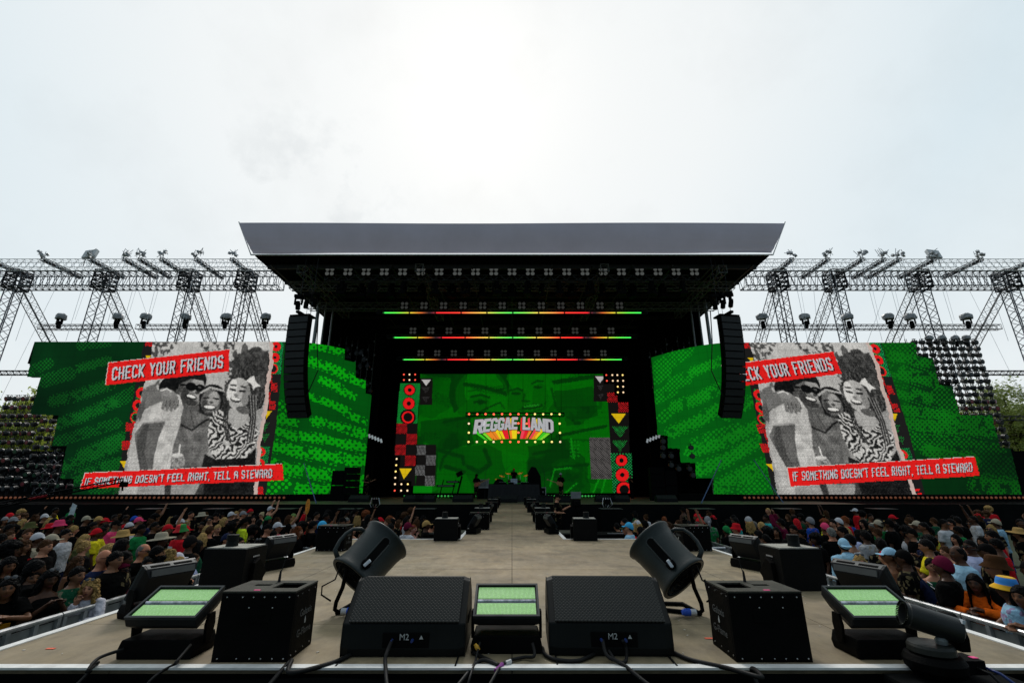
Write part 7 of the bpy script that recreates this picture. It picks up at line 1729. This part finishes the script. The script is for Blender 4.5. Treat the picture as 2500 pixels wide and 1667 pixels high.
PRINTS = {'3 1690 380': [(0, 1.30, .16, .07, 'w', 1), (0, 1.18, .12, .03, 'w', 1)], '2 190 245': [(-.06, 1.18, .08, .12, 'og', 0), (.07, 1.18, .08, .12, 'og', 0), (0, 1.33, .2, .02, 'y', 0)], '10 1340 200': [(.03, 1.26, .10, .05, 'r', 0), (.0, 1.20, .07, .04, 'y', 0)], '4 930 240': [(0, 1.18, .26, .16, 'k', 1)],
          '8 1420 450': [(0, 1.28, .14, .06, 'k', 0)], '9 1600 650': [(0, 1.12, .25, .2, 'b', 1)], '8 640 728': [(.05, 1.2, .05, .3, 'n', 1)], '10 800 60': [(0, 1.10 + .06 * q, .28, .012, 'w', 1) for q in range(5)], '9 1110 850': [(0, 1.2, .28, .36, 'k', 1)], '1 1850 770': [(0, 1.24, .08, .05, 'ny', 0), (0, 1.44, .12, .02, 'r', 0)], '1 830 600': [(0, 1.43, .14, .025, 'r', 1)]}
def auto_label(top, hair, hat, shades, side, yaw, extra=''):
    head = ('in ' + HTN[hat[0]].format(CN[hat[1]])) if hat else ('with ' + HN[hair[0]].format(CN[hair[1]]))
    a = abs(yaw) % 360
    face = 'facing the camera' if a < 45 else ('facing the stage' if a > 135 else 'side on')
    return f"person {head} and {CN[top[1]]} top{', sunglasses' if shades == 1 else ''}, {face}, {side} crowd"
for ln_ in PEOPLE.strip().split('\n'):
    a = [q.strip() for q in ln_.split('|')]
    c, zx, zy = a[0].split(); ox, oy, sc_ = CROPS[int(c)]; px, py = ox + float(zx) / sc_, oy + float(zy) / sc_
    pose, sex, skin = a[1].split(); top = tuple(a[2].split()); hair = tuple(a[3].split()); hat = None if a[4] == '-' else tuple(a[4].split()); sh = int(a[5]); yaw = float(a[6]); lab = a[7]
    if hair[1] not in CO: hair = ('grey_thin', 'k')
    if hair[0] == 'none': hair = None
    rr = random.Random(int(px * 13 + py)); h = (1.64 if sex == 'f' else 1.74) + rr.uniform(-.03, .03)
    t = template(pose, sex == 'f'); sc_h = h / 1.70; tz = t['top'] * sc_h + (.05 if hat else .02)
    if 'child' in lab: h = 1.35; tz = 1.37
    # keep people behind the barriers: solve for the distance at which the head top has this height
    p = onz(px, py, tz)
    if p.y > 23.5: p = atD(px, py, 23.5); h *= p.z / tz
    side = 'left' if p.x < 0 else 'right'
    lim_x = 6.05 if 'dark shirt with red' in lab else (5.44 if pose in ('lean', 'chin') else 5.62)
    if p.y < 11.4 and abs(p.x) < lim_x:          # behind the barrier: slide back along the line of sight, a little shorter or stooping
        r_ = ray(px, py); q_ = Vector((0, 0, CAMZ)) + r_ * (lim_x / abs(r_.x))
        if q_.z < 1.28: q_ = Vector((math.copysign(lim_x, p.x), q_.y * .9, 1.28))
        h *= q_.z / tz; p = q_
    if not lab: lab = auto_label(top, hair, hat, sh, side, yaw)
    person((p.x, p.y, 0), R(yaw), pose, sex, skin, top, hair, hat, sh, h, lab, GL if p.x < 0 else GR, legs=rr.choice(['k', 'k', 'n', 'dk', 'dn']))
    pr = PRINTS.get((a[0]))
    if pr:
        rt = [o for o in C.objects if o.type == 'EMPTY' and o.get('label') == lab][-1]; T_ = t['T']
        for (x, z, w_, h_, cl, bk) in pr:
            mb = MB(); c0 = T_(Vector((x, (.14 if bk else -.155) , z))); mb.box(c0, (w_, .012, h_), Matrix.Rotation(R(POSES[pose].get('lean', 0)), 3, 'X')); o = mb.build('shirt_print', CLOTH, rt, bevel=.004); o.color = (*CO[cl], 1)
    placed.append((p.x, p.y))
# the rest of the crowd, packed loosely in between
rr = random.Random(21); n_l = n_r = 0; tries = 0
def visible_gap(x, y):
    if y > 20.5 or y < 4.6: return False
    if y < 12.6: return abs(x) > 5.75
    return abs(x) > (2.3 if x < 0 and y < 17 else 3.4)
while (n_l < 78 or n_r < 66) and tries < 6000:
    tries += 1
    s = -1 if rr.random() < .5 else 1
    y = 5.0 + 15.0 * rr.random() ** 1.25; lim = (y * 1.19 + .6); x = s * rr.uniform(2.6, lim)
    if not visible_gap(x, y): continue
    if s < 0 and n_l >= 78 or s > 0 and n_r >= 66: continue
    if min((x - a) ** 2 + (y - b) ** 2 for a, b in placed) < .46 ** 2: continue
    sex = rr.choice('mf'); skin = rr.choice('ddmmmbbl'); hr = rr.choice(['short', 'fade', 'short', 'afro'] if sex == 'm' else ['long', 'braids', 'bun', 'pony', 'afro', 'long'])
    hc = rr.choice(['k', 'k', 'k', 'br']) if skin in 'dm' else rr.choice(['k', 'br', 'br', 'bl', 'rd']); hat = rr.choice([None] * 11 + [('cap', 'k'), ('capback', 'r'), ('cap', 'w'), ('bucket', 'k')])
    top = (rr.choice(['tee', 'tee', 'tank', 'long']), rr.choice(['k', 'k', 'k', 'k', 'dk', 'n', 'k', 'dk', 'k', 'w', 'dg', 'mr', 'k', 'r', 'y', 'k'])); yaw = s * -1 * rr.uniform(60, 160); sh = 1 if rr.random() < .12 else 0
    h = (1.60 if sex == 'f' else 1.72) + rr.uniform(-.08, .06); sn = 'left' if s < 0 else 'right'
    person((x, y, 0), R(yaw), rr.choice(['stand'] * 8 + ['phone', 'phone', 'clap', 'raise_', 'up']), sex, skin, top, (hr, hc), hat, sh, h, auto_label(top, (hr, hc), hat, sh, sn, yaw), GL if s < 0 else GR, legs=rr.choice(['k', 'n', 'dk']))
    placed.append((x, y)); n_l += s < 0; n_r += s > 0
# small things held up above the crowd
p = atD(751, 1236, 13.4); t = thing('hand_fan', 'orange oval hand fan held up above the left crowd', 'fan', p); mb = MB(); mb.lathe([(.001, -.005), (.12, -.004), (.12, .004), (.001, .005)], Matrix.Rotation(R(90), 4, 'X') @ Matrix.Scale(.5, 4, (1, 0, 0)) @ Matrix.Scale(1.7, 4, (0, 1, 0)), 24, cap=False); mb.build('blade', mat('fan_orange', (.75, .25, .02), .7, noise=.5, scale=18), t); mb = MB(); mb.bar((0, 0, -.2), (0, 0, -.42), .012); mb.build('stick', mat('fan_stick', (.3, .15, .05), .7), t)
p = atD(172, 1252, 17.5); mb = MB(); mb.add([(-.08, 0, -.28), (.10, .03, -.28), (.11, .05, .26), (-.02, .0, .34), (-.08, .006, -.28), (.10, .036, -.28), (.11, .056, .26), (-.02, .006, .34)], [(0, 1, 2, 3), (7, 6, 5, 4), (0, 4, 5, 1), (1, 5, 6, 2), (2, 6, 7, 3), (3, 7, 4, 0)]); tag(mb.build('small_flag', mat('flag_white', (.6, .68, .7), .8), loc=p), 'narrow white flag held up at the back of the left crowd', 'flag')
# ------------------------------------------------------------------ band and crew on the main stage
def onstage(zx, zy, D): return C3(zx, zy, D).x
gp = person((onstage(920, 900, 37), 37, DECK), R(40), 'guitar', 'm', 'd', ('tee', 'k'), ('braids', 'k'), ('fedora', 'k'), 0, 1.78, 'guitarist in black tee and dark hat on the main stage', None)
bp_ = person((onstage(1527, 900, 36), 36, DECK), R(-40), 'guitar', 'm', 'd', ('long', 'k'), ('short', 'k'), ('beanie', 'w'), 0, 1.85, 'bass player in long dark clothes and white cap on the main stage', None, legs='k')
dr = person((onstage(1190, 850, 38.2), 38.2, DECK + .55), R(5), 'seat', 'm', 'm', ('tee', 'k'), ('short', 'k'), ('cap', 'r'), 0, 1.72, 'drummer seated behind the cymbals and laptop on the riser', None)
person((onstage(133, 880, 34.6), 34.6, DECK), R(70), 'guitar', 'm', 'l', ('tee', 'k'), ('short', 'k'), None, 0, 1.80, 'crew member in black shirt and shorts at the left side of the main stage', None)
person((onstage(2030, 880, 35), 35, DECK), R(-70), 'guitar', 'm', 't', ('tee', 'k'), ('fade', 'k'), None, 0, 1.75, 'crew member in dark clothes at the right side of the main stage', None)
co = onz(1477, 1238, 2.28); person((co.x, 16.8, .55), R(70), 'guitar', 'm', 'l', ('tee', 'k'), ('short', 'k'), ('cap', 'k'), 0, 1.76, 'camera operator in black on a platform in the pit right of the runway', None)
t = thing('pit_platform', 'black platform under the camera operator right of the runway', 'platform', (co.x, 16.8, 0)); mb = MB(); mb.box((0, 0, .275), (1.4, 1.2, .55)); mb.build('body', BLKM, t, bevel=.02)
t = thing('pit_camera', 'video camera on a tripod in front of the camera operator', 'camera', (co.x + .6, 16.6, .55)); mb = MB(); mb.box((0, 0, 1.5), (.3, .45, .25)); mb.box((0, -.35, 1.5), (.16, .3, .16)); mb.build('camera_body', BLK, t, bevel=.02); mb = MB(); mb.box((.05, .2, 1.75), (.35, .04, .22)); mb.build('viewfinder', mat('grey_case', (.2, .21, .21), .5), t)
for k in range(3):
    mb = MB(); a = 2 * PI * k / 3; mb.bar((0, 0, 1.38), (.4 * math.cos(a), .4 * math.sin(a), 0), .02, 6); mb.build('leg', BLK, t)
def guitar(label, p, rz, col):
    t = thing('guitar', label, 'guitar', p, rz); mb = MB(); mb.prism([(-.24, -.12), (-.05, -.17), (.06, -.12), (.17, -.15), (.20, -.05), (.14, 0), (.20, .06), (.16, .14), (.05, .11), (-.05, .17), (-.24, .13), (-.29, 0)], .05, MY); mb.build('body', mat('guitar_' + col[0], col[1], .3), t); mb = MB(); mb.box((.50, -.03, 0), (.75, .03, .05)); mb.box((.92, -.03, 0), (.14, .03, .09)); mb.build('neck', mat('guitar_neck', (.45, .25, .1), .4), t)
guitar('reddish brown electric guitar held by the guitarist', (gp.location.x + .12, 36.72, DECK + 1.08), 0, ('red', (.40, .09, .03))); bpy.context.view_layer.update()
C.objects['guitar'].rotation_euler = (0, R(-24), 0)
guitar('pale bass guitar held by the player in the white cap', (bp_.location.x - .15, 35.7, DECK + 1.12), 0, ('wood', (.45, .22, .06))); C.objects['guitar.001'].rotation_euler = (0, R(180 + 18), 0)
# black clothed table in the middle front, drum riser behind it
t = thing('clothed_table', 'long table under black cloth on the main stage at the head of the runway', 'table', (C3(1190, 900, 31).x, 31, DECK)); hw = 1.62
mb = MB(); mb.box((0, 0, 1.08), (2 * hw, .9, .04)); mb.build('tabletop', BLKM, t)
vs = []; n = 90
for j in range(5):
    for i in range(n + 1):
        x = -hw + 2 * hw * i / n; v = j / 4; vs.append((x * (1 + .05 * v), -.46 - .05 * v - .035 * math.sin(x * 17 + 1) * v - .03 * math.sin(x * 7) * v, 1.07 - 1.06 * v))
mb = MB(); mb.add(vs, [(j * (n + 1) + i, (j + 1) * (n + 1) + i, (j + 1) * (n + 1) + i + 1, j * (n + 1) + i + 1) for j in range(4) for i in range(n)])
for s in (-1, 1): mb.add([(s * hw, -.46, 1.07), (s * hw, .45, 1.07), (s * hw * 1.05, .45, .01), (s * hw * 1.05, -.51, .01)], [(0, 1, 2, 3)])
mb.build('cloth', mat('table_cloth', (.012, .0125, .013), .9, noise=.3, bump=.3), t, smooth=True)
t = thing('laptop', 'silver laptop with its lid towards the camera on the clothed table', 'laptop', C3(1190, 888, 31.1) * 1.0); t.location.z = DECK + 1.10; mb = MB(); mb.box((0, .06, .01), (.42, .3, .02)); mb.build('base', SILV, t); mb = MB(); mb.box((0, -.12, .17), (.44, .02, .30), Matrix.Rotation(R(-10), 3, 'X')); mb.build('lid', mat('laptop_lid', (.26, .30, .34), .4, .4), t)
mb = MB(); mb.box((0, -.136, .17), (.14, .005, .02), Matrix.Rotation(R(-10), 3, 'X')); mb.build('lid_mark', mat('white_mark', (.7, .7, .7), .5), t)
for k, (dx, w_) in enumerate(((-.75, .5), (.7, .55), (-.2, .35))):
    t = thing('mixer_deck', ('dark mixing deck at the left end of the clothed table', 'dark mixing deck at the right end of the clothed table', 'small dark controller beside the laptop')[k], 'mixer', (C3(1190, 900, 31).x + dx, 31, DECK + 1.1)); mb = MB(); mb.box((0, 0, .05), (w_, .4, .09)); mb.build('body', BLK, t); mb = MB()
    for q in range(5): mb.box((-w_ * .4 + q * w_ * .2, -.1, .105), (.03, .06, .03))
    mb.build('knob', mat('knob_grey', (.4, .4, .38), .4), t)
t = thing('drum_riser', 'black drum riser behind the clothed table', 'riser', (C3(1190, 900, 38).x, 38.4, DECK)); mb = MB(); mb.box((0, 0, .27), (4.4, 2.6, .54)); mb.build('platform', BLKM, t)
t = thing('drum_kit', 'drum kit with cymbals on the riser', 'drum kit', (C3(1190, 900, 38).x, 37.6, DECK + .55))
DR = mat('drum_shell', (.05, .02, .015), .3); CYM = mat('cymbal_brass', (.75, .55, .2), .3, .9)
for x, y, z, r_, h_ in ((0, 0, .3, .3, .4), (-.35, .1, .75, .16, .2), (.35, .1, .75, .16, .2), (.75, .3, .45, .22, .4), (-.75, .25, .6, .18, .14)):
    mb = MB(); mb.lathe([(r_, -h_ / 2), (r_, h_ / 2)], Matrix.Translation((x, y, z)) @ (Matrix.Rotation(R(90), 4, 'X') if x == 0 else Matrix.Rotation(R(12), 4, 'X')), 20); mb.build('drum', DR, t)
for x, z, tl in ((-.95, 1.15, 14), (.95, 1.2, -16), (-1.3, .9, 8), (1.35, 1.0, -8), (-.45, 1.35, 10), (.5, 1.38, -12)):
    mb = MB(); mb.lathe([(.23, 0), (.03, .025), (.001, .03)], Matrix.Translation((x, .2, z)) @ Matrix.Rotation(R(tl), 4, 'Y') @ Matrix.Rotation(R(20), 4, 'X'), 20, cap=False); mb.build('cymbal', CYM, t); mb = MB(); mb.bar((x, .2, 0), (x, .2, z), .015, 5); mb.build('stand', SILV, t)
for k, (dx, tilt) in enumerate(((-.62, 1), (.78, 1), (-1.6, .5), (1.7, -.4))):
    mb = MB(); bx_ = C3(1190, 900, 37.2).x + dx * 1.4; mb.bar((bx_, 37.0, DECK), (bx_, 37.0, DECK + 1.9), .015, 5); mb.bar((bx_, 37.0, DECK + 1.9), (bx_ + .55 * tilt, 36.9, DECK + 2.5), .013, 5); tag(mb.build('microphone_stand', TRS), f'thin black boom microphone stand by the drum riser, {("left inner", "right inner", "left outer", "right outer")[k]} one', 'microphone stand')
for zx, lab in ((1325, 'tall black covered cabinet to the right of the drum riser'), (1080, 'low black covered speaker to the left of the drum riser')):
    D = 37.0; t = thing('covered_cabinet', lab, 'cabinet', (onstage(zx + 10, 900, D), D, DECK)); hh = 2.4 if zx > 1200 else 1.5; mb = MB(); mb.add([(-.6, -.4, 0), (.6, -.4, 0), (.6, .4, 0), (-.6, .4, 0), (-.48, -.3, hh * .8), (.5, -.3, hh * .7), (.5, .3, hh * .7), (-.48, .3, hh * .8), (-.2, -.1, hh), (.15, -.1, hh * .97), (.15, .1, hh * .97), (-.2, .1, hh)], [(0, 3, 2, 1), (0, 1, 5, 4), (1, 2, 6, 5), (2, 3, 7, 6), (3, 0, 4, 7), (4, 5, 9, 8), (5, 6, 10, 9), (6, 7, 11, 10), (7, 4, 8, 11), (8, 9, 10, 11)]); mb.build('cover', BLKCLOTH, t, bevel=.05)
for zx, lab in ((972, 'grey guitar amplifier on a white edged case behind the guitarist'), (1375, 'white edged flight case with grey racks right of the clothed table')):
    D = 37.6; t = thing('amp_stack', lab, 'amplifier', (onstage(zx, 900, D), D, DECK)); mb = MB(); mb.box((0, 0, .42), (.9, .6, .82)); mb.build('case', BLK, t); mb = MB()
    for x0, x1, z0, z1 in ((-.46, -.41, 0, .86), (.41, .46, 0, .86), (-.41, .41, .80, .86)): mb.box(((x0 + x1) / 2, -.31, (z0 + z1) / 2), (x1 - x0, .03, z1 - z0))
    mb.build('case_edge', mat('case_edge_white', (.7, .7, .7), .4), t)
    if zx < 1000: mb = MB(); mb.box((0, 0, 1.15), (.82, .4, .58)); mb.build('amplifier', mat('amp_grey', (.28, .28, .27), .7), t)
    else:
        mb = MB()
        for z in (.2, .5): mb.box((0, -.305, z), (.6, .02, .12))
        mb.build('rack_panel', mat('rack_grey', (.3, .3, .3), .4, .4), t)
t = thing('keyboard_rig', 'keyboards on a stand at the left of the band', 'keyboard', (onstage(710, 900, 37.5), 37.5, DECK))
for z, w_, dx in ((.95, 1.4, -.1), (1.25, 1.0, .45)): mb = MB(); mb.box((dx, 0, z), (w_, .4, .1), Matrix.Rotation(R(-8), 3, 'X')); mb.build('keyboard', BLK, t); mb = MB(); mb.box((dx, -.205, z + .01), (w_ * .8, .01, .03)); mb.build('front_strip', mat('key_pale', (.4, .38, .42), .5), t)
for x in (-.4, .55): mb = MB(); mb.bar((x - .2, 0, 0), (x + .1, 0, 1.4), .04, 6); mb.build('leg', BLK, t)
mb = MB(); mb.bar((.75, 0, 0), (1.15, 0, 1.7), .07, 4); mb.box((.95, -.05, 1.85), (.5, .2, .35), Matrix.Rotation(R(-25), 3, 'Y')); mb.build('stand', BLK, t)
for k, (zx, w_) in enumerate(((470, .8), (548, .8), (1140, .8), (822, .8), (1850, .8), (1948, .8), (2290, .9), (75, .9), (1415, .6), (1545, .6))):
    D = 30.2; wedge('stage_monitor', f'dark floor monitor on the main stage, number {k + 1} of the far row' if False else ['leftmost of a close pair of floor monitors left on the main stage', 'right one of a close pair of floor monitors left on the main stage', 'floor monitor directly in front of the clothed table', 'floor monitor between the keyboards and the guitarist', 'left one of a close pair of floor monitors right on the main stage', 'right one of a close pair of floor monitors right on the main stage', 'floor monitor at the far right end of the main stage', 'floor monitor at the far left end of the main stage', 'small floor monitor left of the bass player', 'small floor monitor at the feet of the bass player'][k], (onstage(zx, 990, D), D - .6 * (k == 2), DECK), R(180) if k > 7 else 0, w=1.3 if w_ > .7 else .9, letter=False)
for zx, s in ((25, -1), (2215, 1)):
    D = 33.0; t = thing('side_speaker_stack', f'stack of dark front fill speakers at the {SIDEN[s]} of the main stage', 'speaker', (onstage(zx, 900, D) , D, DECK))
    for k in range(5): mb = MB(); mb.box((0, -.03 * k, .22 + .44 * k), (.95, .6, .42)); mb.build('cabinet', [BLK], t, bevel=.015)
    for k in range(2): mb = MB(); mb.box((s * .95, .1, .5 + k * 1.0), (.8, .7, .96)); mb.build('cabinet', [BLK], t, bevel=.015)
# jib arm of the camera crane, far left; cameras on dollies
t = thing('camera_crane', 'long black camera crane arm reaching over the left crowd', 'camera crane', (-21, 22, 0)); a = atD(-40, 1240, 21) - Vector(t.location); b = atD(300, 1172, 24) - Vector(t.location)
mb = MB(); lattice(mb, a, b, .16, .18, .5, .035, .015); mb.build('arm', BLK, t); mb = MB(); mb.box(b + Vector((.1, 0, -.2)), (.2, .3, .25)); mb.bar(b, b + Vector((.1, 0, -.5)), .05); mb.build('camera_head', BLK, t); mb = MB(); q = a.lerp(b, .3); mb.bar(q, a.lerp(b, .42), .10); mb.build('red_wrap', mat('wrap_red', (.4, .01, .02), .6), t); mb = MB(); mb.bar((a.x, a.y, 0), a, .09, 8); mb.build('post', BLK, t)
for zx, lab in ((210, 'small camera on a silver rail head at the left front of the main stage'), (1850, 'small camera on a silver rail head at the right front of the main stage')):
    D = 27.0; t = thing('rail_camera', lab, 'camera', (onstage(zx, 1020, D), D - .3, 0)); mb = MB(); mb.bar((0, 0, 0), (0, 0, 1.45), .06, 8); mb.build('post', BLK, t); mb = MB(); mb.box((0, 0, 1.75), (.3, .4, .25)); mb.build('camera_body', BLK, t); mb = MB()
    for k in range(4): mb.tube([(-.2 + .1 * k, -.1, 1.45), (-.28 + .18 * k, -.14, 1.62), (-.2 + .12 * k, -.1, 1.95)], .02, 5)
    mb.build('rail_head', SILV, t)
# blue straps of the tarpaulins
for k, (x0, y0, x1, y1, D) in enumerate(((742, 1130, 772, 1228, 27.6), (1761, 1122, 1712, 1228, 27.6), (1840, 1122, 1915, 1231, 29.0))):
    mb = MB(); mb.bar(atD(x0, y0, D + 3), atD(x1, y1, D), .03, 5); tag(mb.build('guy_strap', mat('strap_blue', (.06, .12, .25), .6)), ('blue guy strap in front of the inner end of the left video wall', 'blue guy strap in front of the inner end of the right video wall', 'dark guy strap across the lower left of the right video wall')[k], 'strap')
# boxes of cable ramps behind the crowd along the skirt
for k in range(9):
    X = [-19, -15.5, -12, -8.5, -4.6, 5.2, 10, 14.5, 19.5][k]; t = thing('pit_subwoofer', 'black subwoofer cabinet in the pit in front of the stage skirt', 'subwoofer', (X, 25.6, 0), 0, 'subwoofers along the stage skirt'); mb = MB(); mb.box((0, 0, .72), (1.1, .9, 1.42)); mb.build('cabinet', BLKM, t, bevel=.02); mb = MB(); mb.box((0, 0, 1.44), (1.12, .92, .02)); mb.build('lid', mat('sub_lid', (.06, .065, .06), .6), t)
# ================================================================== TREES
LEAF = mat('leaves', attr='leafcol', rough=.6, noise=.3, scale=1.0); _t = LEAF.node_tree; _tr = _t.nodes.new('ShaderNodeBsdfTranslucent'); _tr.inputs[0].default_value = (.42, .50, .07, 1); _mx = _t.nodes.new('ShaderNodeMixShader'); _mx.inputs[0].default_value = .5
_t.links.new(_t.nodes['Principled BSDF'].outputs[0], _mx.inputs[1]); _t.links.new(_tr.outputs[0], _mx.inputs[2]); _t.links.new(_mx.outputs[0], _t.nodes['Material Output'].inputs[0])
BARK = mat('bark', (.06, .045, .03), .9, noise=.4, scale=6)
def tree(label, x, y, h, w, seed, group):
    rr = random.Random(seed); t = thing('tree', label, 'tree', (x, y, 0), 0, group)
    mb = MB(); mb.tube([(0, 0, 0), (.1, 0, h * .3), (-.1, .1, h * .6), (0, 0, h * .85)], [h * .028, h * .022, h * .014, h * .004], 8); tips = []
    for k in range(16):
        a = rr.uniform(0, 2 * PI); z0 = h * rr.uniform(.2, .65); r_ = w * rr.uniform(.5, 1) * (1 - .4 * z0 / h); e = Vector((r_ * math.cos(a), r_ * math.sin(a), z0 + h * rr.uniform(.1, .28))); mb.tube([(0, 0, z0), e * .5 + Vector((0, 0, z0 * .5)), e], [h * .010, h * .006, .01], 5); tips += [e, e * .6 + Vector((0, 0, z0 * .45))]
    mb.build('trunk', BARK, t)
    tips += [Vector((0, 0, h * .9)), Vector((w * .3, 0, h * .85)), Vector((-w * .3, 0, h * .8))]
    vs = []; fs = []; cols = []
    for e in tips:
        for c in range(7):
            cc = e + Vector((rr.gauss(0, w * .17), rr.gauss(0, w * .17), rr.gauss(0, h * .055))); base = rr.uniform(.6, 1.35)
            for q in range(48):
                p = cc + Vector((rr.gauss(0, w * .085), rr.gauss(0, w * .085), rr.gauss(0, w * .07))); s = rr.uniform(.08, .19); u = Vector((rr.gauss(0, 1), rr.gauss(0, 1), rr.gauss(0, 1))).normalized(); v = u.orthogonal().normalized(); n = len(vs)
                vs += [p + u * s * 1.4, p + v * s * .6, p - u * s * 1.4, p - v * s * .6]; fs.append((n, n + 1, n + 2, n + 3)); cols.append((.17 * base, .22 * base, .045 * base, 1))
    me = bpy.data.meshes.new('crown'); me.from_pydata([tuple(v) for v in vs], [], fs); at = me.attributes.new('leafcol', 'FLOAT_COLOR', 'FACE'); at.data.foreach_set('color', np.array(cols, np.float32).ravel()); me.materials.append(LEAF); o = bpy.data.objects.new('crown', me); C.objects.link(o); o.parent = t
for k, (x, y, h, w) in enumerate(((-58, 54, 13.2, 4.6), (-63, 58, 11.8, 5), (-50.5, 57, 10.6, 4.2), (-45, 62, 9.5, 4.2), (-40, 58, 7.5, 4))): tree(['leafy tree at the left picture edge, tallest of the left trees', 'leafy tree at the far left, behind the tallest left tree', 'leafy tree second in from the left edge', 'lower leafy tree behind the left spotlights', 'lowest leafy tree nearest the left video wall'][k], x, y, h, w, 31 + k, 'trees behind the left towers')
for k, (x, y, h, w) in enumerate(((54.5, 50, 14.2, 4.6), (59, 55, 14.0, 5), (63, 54, 13, 4.6), (50, 56, 11.2, 4.2), (68, 60, 14, 5))): tree(['leafy tree at the right picture edge, tallest of the right trees', 'leafy tree behind the tallest right tree', 'leafy tree at the far right edge', 'lower leafy tree behind the right spotlight wall', 'leafy tree partly outside the right picture edge'][k], x, y, h, w, 61 + k, 'trees behind the right towers')
# end of scene
